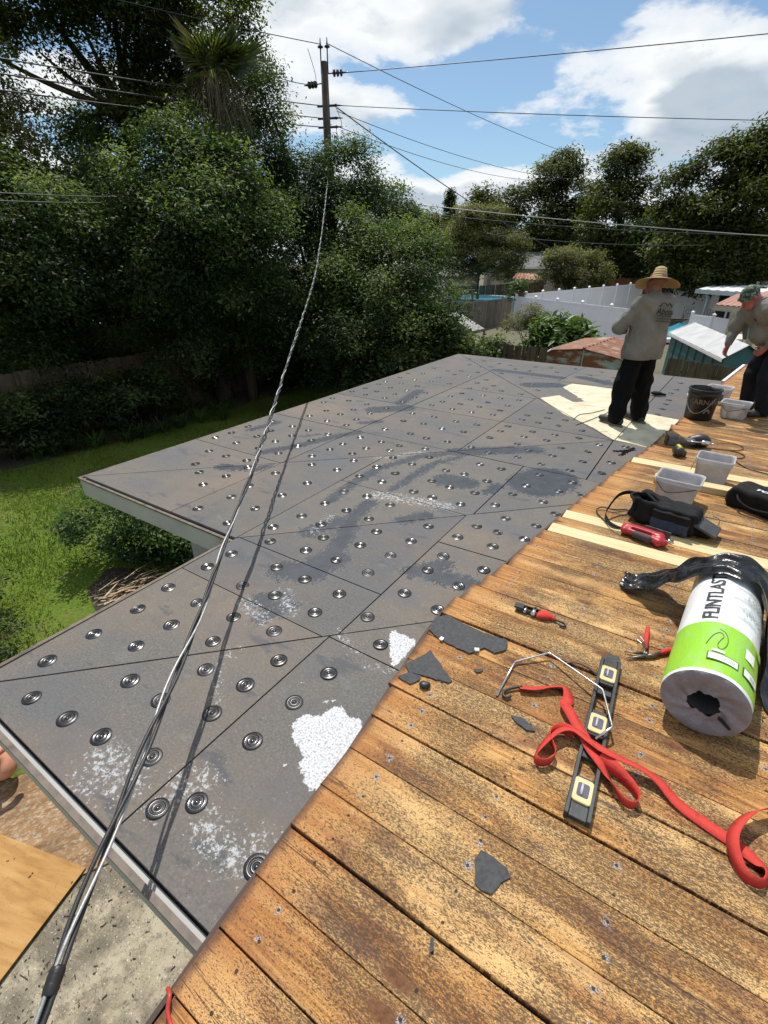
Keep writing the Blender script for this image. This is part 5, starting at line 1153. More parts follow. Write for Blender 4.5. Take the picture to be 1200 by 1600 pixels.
L_PALMB = mat_leaf('lit_palm_leaf', (.12, .16, .012), (.18, .22, .018), (.26, .28, .03), .4, .5)  # one frond's sunlit look is painted as a brighter leaf colour
fan((0, 0, hh), (.55, -.62, .75), 1.0, 24, L_PALMB, 99, .1)
r0 = random.Random(8)
for k in range(22):
    a = r0.uniform(0, 2 * PI); el = r0.uniform(.35, 1.35); fan((0, 0, hh), (math.cos(a) * math.cos(el), math.sin(a) * math.cos(el), math.sin(el)), r0.uniform(.85, 1.25), 22, L_PALM if k % 5 else L_PALMD, 100 + k, r0.uniform(.2, .5))
m3 = MB()
for k in range(620):
    a = r0.uniform(0, 2 * PI); L = r0.uniform(.4, 1.35); rr_ = r0.uniform(.15, 1.05); d = Vector((math.cos(a), math.sin(a), 0)); s_ = Vector((-d.y, d.x, 0)); z0 = hh + r0.uniform(-.9, .15); wv = r0.uniform(.008, .026)
    b0 = d * rr_ * r0.uniform(.3, .9); pr = []
    for t in (0, .3, .65, 1): q = b0 + d * (rr_ * .5 * t) + s_ * (.12 * math.sin(k) * t * t) + Vector((0, 0, z0 - hh + hh + .25 * math.sin(t * 2.2) - L * t * t - .1 * t)); pr.append((q - s_ * wv * (1 - .85 * t), q + s_ * wv * (1 - .85 * t)))
    for (a0, a1), (b0_, b1_) in zip(pr[:-1], pr[1:]): m3.add([a0, a1, b1_, b0_], [(0, 1, 2, 3)])
me = m3.mesh('dead_skirt'); at_ = me.attributes.new('rv', 'FLOAT', 'POINT'); at_.data.foreach_set('value', np.repeat(np.random.default_rng(4).random(len(me.vertices) // 12 + 1), 12)[:len(me.vertices)].astype(np.float32)); link('dead_skirt', me, L_PALMD, pm)
# grass blades on the visible lawn
r = np.random.default_rng(5); n = 130000
gx = r.uniform(-13.6, -3.4, n); gy = r.uniform(-.6, 13, n)
keep = (np.hypot((gx + 6.3) / 1.3, (gy - 2.6) / .75) > 1) & ~((gx > -4.65) & (gy < 1.1)) & (np.sin(gx * 2.3 + gy) + np.sin(gy * 1.9 - gx * .7) + r.normal(0, .7, n) > -1.5) & (gx < -13.0 + 0 * gx) | ((gx > -13.0) & (np.hypot((gx + 6.3) / 1.3, (gy - 2.6) / .75) > 1) & ~((gx > -4.7) & (gy < .9)))
keep &= (np.sin(gx * 1.9 + 1.3 * np.sin(gy * 1.1)) * np.sin(gy * 1.6 + gx * .5) + r.normal(0, .22, len(gx)) < .72)
gx, gy = gx[keep], gy[keep]; n = len(gx); h_ = r.uniform(.025, .075, n) * (1 + .5 * np.sin(gx * 1.7) * np.sin(gy * 2.1)); a = r.uniform(0, 2 * PI, n); lean = r.normal(0, .5, (n, 2)) * h_[:, None]; wv = r.uniform(.004, .009, n)
V = np.empty((n, 3, 3)); V[:, 0] = np.stack([gx - np.cos(a) * wv, gy - np.sin(a) * wv, np.full(n, GZ)], 1); V[:, 1] = np.stack([gx + np.cos(a) * wv, gy + np.sin(a) * wv, np.full(n, GZ)], 1); V[:, 2] = np.stack([gx + lean[:, 0], gy + lean[:, 1], GZ + h_], 1)
me = npmesh('grass', V.reshape(-1, 3), np.arange(n * 3).reshape(-1, 3)); at_ = me.attributes.new('rv', 'FLOAT', 'POINT'); at_.data.foreach_set('value', np.repeat(np.clip(r.normal(.42, .2, n) + .3 * np.sin(gx * 1.3 + 1.7 * np.sin(gy * .8)) * np.sin(gy * 1.1 + gx * .4), 0, 1), 3).astype(np.float32))
tag(link('grass', me, mat_leaf('grass_blade', (.045, .075, .012), (.1, .15, .02), (.26, .25, .075), .5, .4, .3)), 'short sunlit lawn grass left of the roof', 'grass', kind='stuff')
# ------------------------------------------------------------------ pole and wires
M_POLE = mat_bark('creosote_pole', (.085, .075, .065)); M_WIRE = simple('wire', (.045, .045, .05), .5); M_ALU = simple('aluminium_strand', (.6, .6, .6), .35, .1, 40, metal=.6)
PX_, PY_ = -14.0, 17.55
pole = empty('utility_pole', (PX_, PY_, GZ)); tag(pole, 'tall wooden utility pole with insulators among the trees', 'utility pole')
m2 = MB(); m2.tube([(0.05, 0, 0), (.02, 0, 6), (0, 0, 10.62)], [.19, .155, .125], 14); m2.build('mast', M_POLE, pole)
M_INS = simple('brown_porcelain', (.035, .022, .02), .2)
def insul(c, d, n, r_, name='insulator'):
    m3 = MB(); c = Vector(c); d = Vector(d).normalized(); q = d.to_track_quat('Z', 'Y').to_matrix(); pr = [(.012, -.12)]
    for k in range(n): z = k * .13; pr += [(.03, z), (r_, z + .02), (r_ * .9, z + .06), (.03, z + .075)]
    pr += [(.012, n * .13 + .15)]
    t_ = MB(); t_.lathe(pr, 14); m3.cs = True; m3.add([c + q @ Vector(v) for v in t_.v], t_.f); return m3.build(name, M_INS, pole)
for dx, dy in ((-.1, -.05), (.12, .05)):
    m2 = MB(); m2.tube([(dx, dy, 10.3), (dx, dy, 10.95)], .022, 8); m2.build('pin', M_WIRE, pole); insul((dx, dy, 10.98), (0, 0, 1), 1, .1)
insul((.3, .12, 10.3), (1, .33, -.02), 3, .11); insul((-.12, -.35, 9.95), (-.3, -1, -.25), 3, .11)
m2 = MB(); m2.tube([(.1, .04, 10.3), (.3, .12, 10.3)], .02, 6); m2.tube([(-.05, -.1, 10.02), (-.12, -.35, 9.95)], .02, 6); m2.build('bracket', M_WIRE, pole)
for z in (9.4, 9.04, 8.78):
    m2 = MB(); m2.bar((-.3, -.12, z), (.32, .12, z), .06, .06); m2.build('bracket', M_WIRE, pole); insul((.33, .1, z), (.8, .6, 0), 1, .055)
m2 = MB(); m2.tube(spline([(.1, 0, 8.05), (.5, .2, 8.1), (.95, .4, 8.15)], 5), .03, 8); m2.box((1.0, .42, 8.15), (.1, .1, .3)); m2.build('lamp_arm', M_WIRE, pole)
def wire(name, pts, r_, label, sag=0.0, mat=M_WIRE, n=24):
    pts = [Vector(p) for p in pts]; o0 = pts[0]; out = []
    if len(pts) == 2:
        for k in range(n + 1): t = k / n; q = pts[0].lerp(pts[1], t); q.z -= sag * 4 * t * (1 - t); out.append(q - o0)
    else: out = [Vector(p) - o0 for p in spline(pts, 8)]
    m3 = MB(); m3.tube(out, r_, 6); o = m3.build(name, mat); o.location = o0
    return tag(o, label, 'wire', 'overhead wires')
PT = Vector((PX_, PY_, GZ)); e_ = lambda z, dx=0, dy=0: PT + Vector((dx, dy, z))
def thru(p, x, y, D, ext=1.0): q = at(x, y, D); return p + (q - p) * ext
wire('power_line', [e_(11.1, -.1), thru(e_(11.1), 390, 36, 20.5, 8)], .013, 'single wire leaving the pole top toward upper left', .3)
wire('power_line', [e_(10.28, .75, .25), thru(e_(10.28, .75, .25), 1200, 50, 23, 1.4)], .013, 'highest wire crossing the sky to the right edge', .05)
wire('power_line', [e_(11.1, .12), thru(e_(11.1, .1), 862, 222, 42, 1.5)], .013, 'wire slanting down from the pole top to the oaks', .3)
wire('power_line', [e_(9.9, -.2, -.6), thru(e_(9.9, -.2, -.6), 455, 122, 21, 3)], .013, 'short wire from the left insulator string into the treetop', .1)
for i, (z, ly) in enumerate(((9.4, 80), (9.04, 104), (8.78, 130))):
    wire('power_line', [e_(z, -.1, -.1), thru(e_(z), 0, ly, 15.6, 1.6)], .016, ['upper', 'middle', 'lowest'][i] + ' of three parallel wires crossing in front of the left trees', .12)
wire('power_line', [e_(9.4, .35, .1), thru(e_(9.4, .3, .1), 1200, 185, 25, 1.3)], .012, 'nearly level wire crossing the mid sky to the right edge', .08)
wire('power_line', [e_(9.25, .35, .2), thru(e_(9.25, .3, .2), 860, 270, 40, 1.2)], .012, 'upper of two wires running toward the slender oak', .4)
wire('power_line', [e_(8.8, .35, .2), thru(e_(8.8, .3, .2), 840, 275, 44, 1.2)], .012, 'lower of two wires running toward the slender oak', .5)
wire('power_line', [e_(9.35, .35, .2), thru(e_(9.35, .3, .2), 740, 305, 30, 2.4)], .02, 'thick black service wire dropping right behind the round tree', .4)
M_ALU2 = simple('dull_aluminium_strand', (.42, .42, .42), .45, .15, 60, metal=.5)
a_, b_ = at(590, 312, 27), at(1240, 371, 30)
wire('power_line', [a_, b_], .017, 'thick bright cable bundle crossing below the sky in front of the oaks', .12, M_ALU2)
wire('power_line', [at(590, 324, 27.5), at(1240, 368, 30)], .013, 'thin wire just under the bright cable bundle', .25)
wire('power_line', [at(760, 365, 34), at(1100, 383, 34)], .013, 'thin low wire in front of the dark oak trunks', .2)
wire('power_line', [at(-60, 298, 13.5), at(200, 308, 15.2)], .012, 'upper of two short wires low at the left edge', .02)
wire('power_line', [at(-60, 311, 13.5), at(170, 317, 15.2)], .012, 'lower of two short wires low at the left edge', .02)
m2 = MB()
for a, b in (((-.15, -.35, 9.9), (-.3, -.5, 10.9)), ((.35, .1, 9.4), (.5, .2, 8.8)), ((.35, .1, 8.8), (.2, .1, 8.1))): m2.tube(spline([a, ((a[0] + b[0]) / 2 + .15, (a[1] + b[1]) / 2, (a[2] + b[2]) / 2 - .2), b], 6), .01, 5)
m2.build('jumper_wire', M_WIRE, pole)
# service drop: three twisted conductors from the pole to the house
CB = [(-13.9, 17.6, 5.5), (-9.885, 12.18, 3.15), (-6.97, 8.23, 1.66), (-5.0, 5.56, 1.09), (-3.75, 3.86, .79), (-2.96, 2.79, .585), (-2.47, 2.14, .5), (-1.97, 1.45, .41), (-1.63, 1.02, .385), (-1.3, .575, .365), (-1.06, .243, .335), (-.93, .06, .325), (-.842, -.056, .3), (-.77, -.16, .27), (-.72, -.24, .23)]
M_CABLE = simple('weathered_cable_sheath', (.03, .03, .031), .5, .3, 30, .2, .002)
cpts = [Vector(p) for p in spline(CB, 14)]; sd_ = empty('service_cable', CB[0]); tag(sd_, 'twisted service cable running from the pole down over the grey roof', 'cable')
O_ = Vector(CB[0]); ln = 0.0; cums = [0.0]
for a, b in zip(cpts[:-1], cpts[1:]): ln += (b - a).length; cums.append(ln)
tot = ln; fine = []; N_ = 620
cx_ = np.interp(np.linspace(0, 1, N_) ** .62 * tot, cums, range(len(cums)))
for q in cx_: i = int(min(q, len(cpts) - 2)); fine.append(cpts[i].lerp(cpts[i + 1], q - i))
r0 = random.Random(3); wob = 0
for ci, (ph, rad, mt_) in enumerate(((0, .0064, M_CABLE), (2.1, .0064, M_CABLE), (4.2, .005, M_ALU2))):
    out = []; s = 0
    for i, p in enumerate(fine):
        if i: s += (p - fine[i - 1]).length
        t = (fine[min(i + 1, N_ - 1)] - fine[max(i - 1, 0)]).normalized(); a = t.cross(Vector((0, 0, 1))).normalized(); b = t.cross(a); rem = tot - s
        sp_ = .0092 * (1 + .45 * math.sin(s * 2.3 + ci) + .25 * math.sin(s * 7.1 + 2 * ci))
        th = ph + 2 * PI * s / (.42 if rem > 3 else .9)
        out.append(p - O_ + a * math.cos(th) * sp_ + b * math.sin(th) * sp_)
    m3 = MB(); m3.tube(out, rad, 7); m3.build('conductor', mt_, sd_)
m3 = MB(); wp = [Vector(p) - O_ for p in spline([(-.893, .012, .316), (-.878, -.01, .311), (-.862, -.03, .306)], 5)]; m3.tube(wp, [.013, .0155, .017, .0165, .017, .0165, .0165, .017, .0155, .0155, .013], 10); m3.build('tape_wrap', M_BLACK, sd_)

# ------------------------------------------------------------------ things lying on the planks
DZ = DECKZ + .001
def on(x, y, dz=0.0): return onz(x, y, DZ + dz)
# ---- membrane roll
RC, RA, RR, RL = Vector((.335, 1.824, DZ + .159)), R(85.77), .159, 1.07
roll = empty('membrane_roll', (RC.x, RC.y, DZ), RA); tag(roll, 'white and lime green wrapped membrane roll lying on the planks', 'roll')
def mat_wrap():
    m_, t, p = newmat('printed_roll_wrap'); co = nd(t, 'ShaderNodeTexCoord').outputs['Object']; s = nd(t, 'ShaderNodeSeparateXYZ', {0: co})
    x = mt(t, 'ADD', s.outputs[0], mt(t, 'MULTIPLY', mt(t, 'SUBTRACT', nz(t, co, 3, 2), .5), .012))
    f = mt(t, 'DIVIDE', x, RL)
    c = rp(t, f, [(0.0, (.74, .77, .75)), (.013, (.27, .56, .035)), (.325, (.74, .77, .78)), (.80, (.27, .56, .035)), (.875, (.74, .77, .78))], 'CONSTANT')
    wr = nz(t, mp(t, co, (3, 9, 9)), 3, 5, .65); c = mx(t, rp(t, wr, [(.5, 0.0), (.75, .3)]), c, (.4, .45, .42))
    c = mx(t, rp(t, nz(t, co, 22, 5, .7), [(.62, 0.0), (.72, .35)]), c, (.35, .36, .33))
    setp(t, p, col=c, rough=.38, spec=.4, nrm=bump(t, wr, .35, .012)); return m_
M_WRAP = mat_wrap()
def rollpt(s, th, dr=0.0): return Vector((s, -(RR + dr) * math.sin(th), RR + (RR + dr) * math.cos(th)))   # th = 0 top; + toward the right side
m2 = MB(); nth = 72; ns = 30; rg = np.random.default_rng(2)
ring = []
for i in range(ns + 1):
    s = RL * i / ns; sag = [1 + .012 * math.sin(3 * th_ + s * 4) + .006 * math.sin(7 * th_ - s * 9) for th_ in np.linspace(0, 2 * PI, nth, endpoint=False)]
    ring.append([rollpt(s, 2 * PI * k / nth, -RR * .012 + RR * (sag[k] - 1) - (.006 if i in (0, ns) else 0)) for k in range(nth)])
m2.cs = True; m2.loft(ring, False, False); m2.build('wrap', M_WRAP, roll)
M_END = simple('grey_plastic_end', (.27, .26, .285), .4, .12, 7, .35, .02)
m2 = MB(); rings = []
for j, rr_ in enumerate((.153, .145, .125, .105, .09, .076, .065, .057)):
    rings.append([Vector((-.004 + .010 * math.sin(5 * a + j * .6) * (j / 7) * .6 + .007 * math.sin(11 * a + j) * (j > 0) * .5 - .006 * (j in (1, 2, 3)), -rr_ * math.sin(a) * (1 + (.07 * math.sin(3 * a + 1) + .05 * math.sin(8 * a) + .03 * math.sin(17 * a) if j == 7 else .05 * math.sin(3 * a + 1) * (j == 6))), RR + rr_ * math.cos(a) * (1 + (.06 * math.sin(5 * a) - .1 if j == 7 else 0)))) for a in np.linspace(0, 2 * PI, 96, endpoint=False)])
m2.cs = True; m2.loft(rings, False, False); m2.build('end_wrap', M_END, roll)
m2 = MB(); m2.cs = True; m2.loft([[Vector((x, -r_ * math.sin(a), RR + r_ * math.cos(a))) for a in np.linspace(0, 2 * PI, 40, endpoint=False)] for x, r_ in ((.004, .062), (.006, .05), (.5, .05), (.5, .001))], False, True); m2.build('core', simple('black_core', (.006, .006, .007), .6), roll)
m2 = MB(); m2.cs = True; m2.loft([[Vector((RL + .002 + .012 * (1 - r_ / .153), -r_ * math.sin(a), RR + r_ * math.cos(a))) for a in np.linspace(0, 2 * PI, 40, endpoint=False)] for r_ in (.153, .1, .05, .001)], False, True); m2.build('end_wrap', M_END, roll)
m2 = MB(); m2.bar((-.012, -.06, .125), (-.012, -.105, .095), .012, .008); m2.build('plastic_tear', M_BLACK, roll)
M_INK = simple('black_ink', (.03, .03, .03), .5, .1); M_INKG = simple('grey_ink', (.34, .40, .37), .5, .1); M_WHITEP = simple('white_print', (.8, .82, .8), .45, .03); M_GRN = simple('dark_green_ink', (.03, .11, .02), .5); M_LIME = simple('lime_print', (.30, .58, .05), .4, .06)
def on_roll(V, F, s0, th0, mat, name, mode, dr=.0025):
    """mode 'axis': text runs along the roll; mode 'round': text runs round it"""
    m3 = MB(); vs = []
    for x, y, z in V:
        if mode == 'axis': s, th = s0 + x, th0 - y / RR
        else: s, th = s0 + y, th0 + x / RR
        vs.append(rollpt(s, th, dr))
    m3.add(vs, F); return m3.build(name, mat, roll)
V, F = text_mesh('FLINTLASTIC', .092, .0018, 1); sx_ = .50 / max(v[0] for v in V)
on_roll([(v[0] * sx_, v[1] * .92, 0) for v in V], F, .375, -.22, M_INK, 'lettering', 'axis')
def quad_on_roll(s0, s1, t0, t1, mat, name, dr=.002, n=8):
    V = []; F = []
    for k in range(n + 1): V += [rollpt(s0, t0 + (t1 - t0) * k / n, dr), rollpt(s1, t0 + (t1 - t0) * k / n, dr)]
    for k in range(n): F.append((2 * k, 2 * k + 1, 2 * k + 3, 2 * k + 2))
    return MB().add(V, F).build(name, mat, roll)
for (s0, s1, t0, t1) in ((.075, .125, -.28, .42), (.075, .13, .53, 1.05)):
    quad_on_roll(s0, s1, t0, t1, M_GRN, 'label_border', .0022); quad_on_roll(s0 + .006, s1 - .006, t0 + .03, t1 - .03, M_WHITEP, 'label_panel', .0034)
    for k in range(3): quad_on_roll(s0 + .014 + k * .009, s0 + .017 + k * .009, t0 + .2, t1 - .1, M_INKG, 'small_print', .0042)
quad_on_roll(.135, .15, -.2, .08, M_WHITEP, 'label_panel', .0024); 
quad_on_roll(.19, .26, .55, .85, M_WHITEP, 'label_panel', .0024)
lines = [(.45, .2, 1.25), (.462, .35, 1.2), (.52, .3, 1.25), (.535, .2, 1.0), (.548, .35, 1.3), (.60, .05, 1.1), (.612, .4, 1.3), (.625, .3, 1.2), (.70, .1, 1.0), (.713, .35, 1.2), (.50, .7, 1.35), (.575, .55, 1.3)]
for s, t0, t1 in lines: quad_on_roll(s, s + .0035, t0, t1, M_INKG, 'small_print', .0022)
for k in range(26):
    s = .505 + .02 * (k % 2) + .12 * (k // 13); t0 = .42 + .065 * (k % 13); quad_on_roll(s, s + .011, t0, t0 + .04, M_INKG, 'small_print', .0022, 2)
quad_on_roll(.60, .645, 1.02, 1.28, M_INK, 'label_panel', .0026); quad_on_roll(.612, .632, 1.08, 1.2, M_WHITEP, 'label_panel', .0036)
quad_on_roll(.30, .345, 1.0, 1.35, M_LIME, 'label_panel', .0024)
# recycling-type mark: three bent arrows in a ring, and pale pictogram on the upper green band
for k in range(3):
    a0 = k * 2 * PI / 3; m3 = MB(); vs = []
    for t in np.linspace(a0, a0 + 1.5, 7): vs += [rollpt(.84 + .026 * math.cos(t), .62 + .026 * math.sin(t) / RR, .0028), rollpt(.84 + .017 * math.cos(t), .62 + .017 * math.sin(t) / RR, .0028)]
    m3.add(vs, [(2 * i, 2 * i + 1, 2 * i + 3, 2 * i + 2) for i in range(6)]); m3.build('logo', M_WHITEP, roll)
# hand-drawn scribble in the green band
sc_ = [(.175, -.35), (.21, -.3), (.25, -.22), (.275, -.1), (.255, .0), (.22, -.06), (.18, -.1), (.16, -.02), (.19, .08), (.24, .1), (.285, .02), (.3, -.12)]
m3 = MB(); m3.tube([rollpt(s, t, .0015) for s, t in spline(sc_, 6)], .0011, 4); m3.build('scribble', M_GRN, roll)
# ---- black plastic film thrown over the roll's far end
fm = empty('plastic_film', (RC.x, RC.y, DZ), RA); tag(fm, 'crumpled black plastic film draped over the far end of roll', 'plastic film')
path = spline([(.50, .012, .92, .07), (.44, .03, .91, .105), (.36, .07, .895, .115), (.28, .15, .88, .115), (.2, .235, .87, .11), (.1, .318, .868, .105), (0, .338, .865, .105), (-.09, .318, .84, .12), (-.155, .245, .77, .17), (-.18, .16, .70, .22), (-.195, .08, .64, .26), (-.225, .02, .6, .28), (-.30, .012, .58, .28)], 7)
V = []; nW = 22; rg = np.random.default_rng(9); ph = rg.uniform(0, 6, 8)
for i, (p, z, s, hw) in enumerate(path):
    for j in range(nW + 1):
        u_ = j / nW * 2 - 1; wr = .012 * math.sin(u_ * 4 + i * .12 + ph[0]) + .007 * math.sin(u_ * 9 - i * .18 + ph[1]) + .003 * math.sin(u_ * 17 + i * .35)
        lift = max(wr + .006, .0) if z < .03 else wr + .012
        V.append((s + u_ * hw * (1 + .12 * math.sin(i * .5)) + .012 * math.sin(i * .7 + u_), p + .006 * math.sin(u_ * 9 + i * .4), max(.004, z + lift)))
Fq = [(i * (nW + 1) + j, (i + 1) * (nW + 1) + j, (i + 1) * (nW + 1) + j + 1, i * (nW + 1) + j + 1) for i in range(len(path) - 1) for j in range(nW)]
M_FILM, t, p = newmat('black_film'); oc = nd(t, 'ShaderNodeTexCoord').outputs['Object']
cr1 = mt(t, 'ABSOLUTE', mt(t, 'SUBTRACT', nz(t, mp(t, oc, (1, 1, 1)), 9, 3, .55, .8), .5)); cr2 = mt(t, 'ABSOLUTE', mt(t, 'SUBTRACT', nz(t, mp(t, oc, (1, 2, 1), (3, 3, 3)), 22, 3, .55, .8), .5))
setp(t, p, col=(.011, .011, .012), rough=.22, spec=.5, nrm=bump(t, mt(t, 'ADD', cr1, mt(t, 'MULTIPLY', cr2, .4)), .22, .03))
me = npmesh('film', np.array(V), np.array(Fq), True); link('film', me, M_FILM, fm)
# ---- spirit level
l0, l1 = (on(882, 1279) + on(917, 1291)) / 2, (on(941, 1035) + on(966, 1040)) / 2; d = l1 - l0; LL = d.length
lv = empty('spirit_level', (l0.x, l0.y, DZ), math.atan2(d.y, d.x)); tag(lv, 'black spirit level with three cream vial windows on the planks', 'spirit level')
LW = .088; M_LVL = simple('worn_black_casting', (.045, .047, .05), .45, .3, 12); M_VIALF = simple('cream_vial_frame', (.68, .54, .26), .5, .08)
m2 = MB()
m2.box((LL / 2, LW / 2 - .007, .016), (LL, .014, .032)); m2.box((LL / 2, -LW / 2 + .007, .016), (LL, .014, .032))
solid = [(0, .20), (.30, .365), (.44, .60), (.72, .755), (.80, 1.0)]
for a, b in solid: m2.box(((a + b) / 2 * LL, 0, .014), ((b - a) * LL, LW - .0284, .018))
m2.build('body', M_LVL, lv, .002, 1)
for f_ in (.125, .51, .875):
    x = f_ * LL; m3 = MB(); m3.loft([rrect(.098, .066, .012, z, 4, x) for z in (.0225, .031)] + [rrect(.092, .06, .011, .033, 4, x)], False, True); vf = m3.build('vial_frame', M_VIALF, lv, 0)
    m3 = MB(); m3.loft([rrect(.056, .04, .008, z, 4, x) for z in (.0333, .0345)], False, True); m3.build('vial_window', simple('vial_window', (.13, .12, .16), .12), vf)
    m3 = MB(); m3.tube([(x - .022, .004, .0362), (x + .022, .004, .0362)], .0045, 8); m3.build('vial', simple('vial_glass', (.5, .5, .55), .05), vf)
# ---- red strap
M_STRAP, t, p = newmat('red_webbing'); oc = nd(t, 'ShaderNodeTexCoord').outputs['Object']
wv = nz(t, oc, 420, 2, .5); dt_ = nz(t, oc, 26, 5, .7)
setp(t, p, col=mx(t, rp(t, dt_, [(.55, 0.0), (.72, .65)]), mx(t, rp(t, wv, [(.4, 0.0), (.6, .5)]), (.62, .065, .05), (.42, .035, .03)), (.14, .035, .03)), rough=.75, spec=.2, nrm=bump(t, mt(t, 'ADD', wv, mt(t, 'MULTIPLY', dt_, 2.0)), .6, .003))
st_ = empty('ratchet_strap', tuple(on(900, 1150))); tag(st_, 'long red webbing strap with black hook twisted over the spirit level', 'strap'); SO = Vector(st_.location)
def ribbon(path, hw, mat, name, parent, org, n=7):
    P2 = spline(path, n); pts = [on(p[0], p[1]) + Vector((0, 0, p[2])) for p in P2]; V = []
    for i, p in enumerate(pts):
        t = (pts[min(i + 1, len(pts) - 1)] - pts[max(i - 1, 0)]).normalized(); sd2 = t.cross(Vector((0, 0, 1)))
        if sd2.length < 1e-3: sd2 = Vector((1, 0, 0))
        sd2.normalize(); up_ = sd2.cross(t).normalized(); a = R(P2[i][3]); wd = sd2 * math.cos(a) + up_ * math.sin(a); nn = t.cross(wd).normalized() * .0011
        lo_ = min((p - wd * hw).z, (p + wd * hw).z); lift = max(0, DZ + .002 - lo_)
        c = p + Vector((0, 0, lift)) - org
        V += [c - wd * hw - nn, c + wd * hw - nn, c + wd * hw + nn, c - wd * hw + nn]
    F = []
    for i in range(len(pts) - 1):
        for k in range(4): F.append((i * 4 + k, i * 4 + (k + 1) % 4, (i + 1) * 4 + (k + 1) % 4, (i + 1) * 4 + k))
    return link(name, npmesh(name, np.array([tuple(v) for v in V]), np.array(F), True), mat, parent)
ribbon([(811, 1077, .012, 30), (835, 1079, .012, 30), (858, 1077, .016, 40), (878, 1077, .018, 35), (886, 1085, .015, 25), (887, 1098, .01, 0), (881, 1107, .03, 0), (889, 1122, .032, 0), (901, 1143, .03, 0), (911, 1162, .036, 0), (920, 1180, .037, 5), (934, 1200, .036, 15), (946, 1216, .02, 40), (957, 1236, .012, 70), (972, 1258, .012, 85), (988, 1265, .012, 90), (995, 1252, .014, 88), (980, 1228, .02, 70), (955, 1206, .036, 45), (935, 1190, .042, 30)], .023, M_STRAP, 'webbing', st_, SO)
ribbon([(896, 1152, .02, 40), (880, 1144, .02, 60), (862, 1148, .02, 80), (857, 1158, .02, 90), (862, 1170, .02, 85), (866, 1182, .016, 88), (860, 1194, .014, 90), (845, 1198, .014, 90), (835, 1190, .016, 85), (842, 1176, .026, 62), (858, 1160, .036, 45), (876, 1150, .042, 35), (895, 1153, .046, 30), (915, 1168, .048, 25), (935, 1182, .048, 20), (962, 1196, .046, 24), (1000, 1212, .038, 26), (1030, 1230, .022, 15), (1060, 1259, .008, 5), (1100, 1287, .004, 0), (1145, 1318, .004, 0), (1178, 1346, .008, 10), (1196, 1370, .016, 50), (1185, 1387, .02, 80), (1160, 1374, .024, 80), (1143, 1345, .034, 65), (1138, 1318, .045, 55), (1150, 1296, .05, 55), (1175, 1280, .05, 65), (1225, 1270, .04, 75)], .023, M_STRAP, 'webbing', st_, SO)
m2 = MB(); m2.tube([on(x, y) + Vector((0, 0, z)) - SO for x, y, z in spline([(815, 1076, .014), (805, 1077, .012), (795, 1079, .01), (788, 1082, .009), (786, 1088, .009), (791, 1092, .009), (798, 1090, .009)], 6)], .0062, 8); m2.build('hook', M_BLACK, st_)
# ---- bent metal rod and dark wire
def lying_tube(name, path, r_, mat, label, cat, n=1):
    p = [on(x, y) + Vector((0, 0, z)) for x, y, z in (spline(path, n) if n > 1 else path)]; o0 = p[0]
    m3 = MB(); m3.tube([q - o0 for q in p], r_, 8); o = m3.build(name, mat); o.location = o0; return tag(o, label, cat)
def rounded(path):
    out = []
    for i, p in enumerate(path):
        if 0 < i < len(path) - 1:
            a, b = np.array(path[i - 1], float), np.array(path[i + 1], float); p = np.array(p, float); out += [tuple(p + (a - p) * .06), tuple(p + (a + b - 2 * p) * .008), tuple(p + (b - p) * .06)]
        else: out.append(p)
    return out
lying_tube('metal_rod', rounded([(776, 1088, .004), (804, 1037, .012), (857, 1027, .03), (937, 1093, .062), (952, 1151, .058), (927, 1166, .045)]), .0048, M_STEEL, 'thin bent metal rod arching over the spirit level', 'metal rod')
lying_tube('metal_wire', [(881, 1037, .004), (900, 1039, .014), (918, 1047, .014), (934, 1058, .008), (944, 1062, .036)], .0035, M_BLACK, 'short dark wire behind the head of the spirit level', 'wire', 6)
# ---- ratchet buckle
q = on(842, 963); q2 = on(880, 976) - on(805, 951); rb = empty('ratchet_buckle', tuple(q), math.atan2(q2.y, q2.x)); tag(rb, 'black and red ratchet buckle lying near the plank edge', 'ratchet buckle')
m2 = MB()
for s_ in (-1, 1): m2.box((-.055, s_ * .024, .014), (.13, .005, .024))
m2.build('frame', M_BLACK, rb, .002, 1)
m2 = MB(); m2.box((-.11, 0, .026), (.05, .044, .012)); m2.build('handle', M_BLACK, rb, .003, 1)
m2 = MB(); m2.tube([(-.03, -.03, .018), (-.03, .03, .018)], .013, 12); m2.tube([(-.075, -.028, .016), (-.075, .028, .016)], .008, 10); m2.build('spindle', M_STEEL, rb)
sdf_obj('webbing_coil', [ell((.025, 0, .02), (.035, .03, .02)), cap((.0, -.02, .014), (.075, .012, .014), .014, .011), cap((.03, .02, .02), (.08, .0, .016), .013, .01)], M_STRAP, rb, .004, .01)
m2 = MB(); m2.tube(spline([(.08, 0, .014), (.11, -.004, .014), (.135, -.006, .012), (.142, -.018, .01), (.132, -.028, .009), (.115, -.026, .009)], 5), .006, 8); m2.build('hook', M_BLACK, rb)
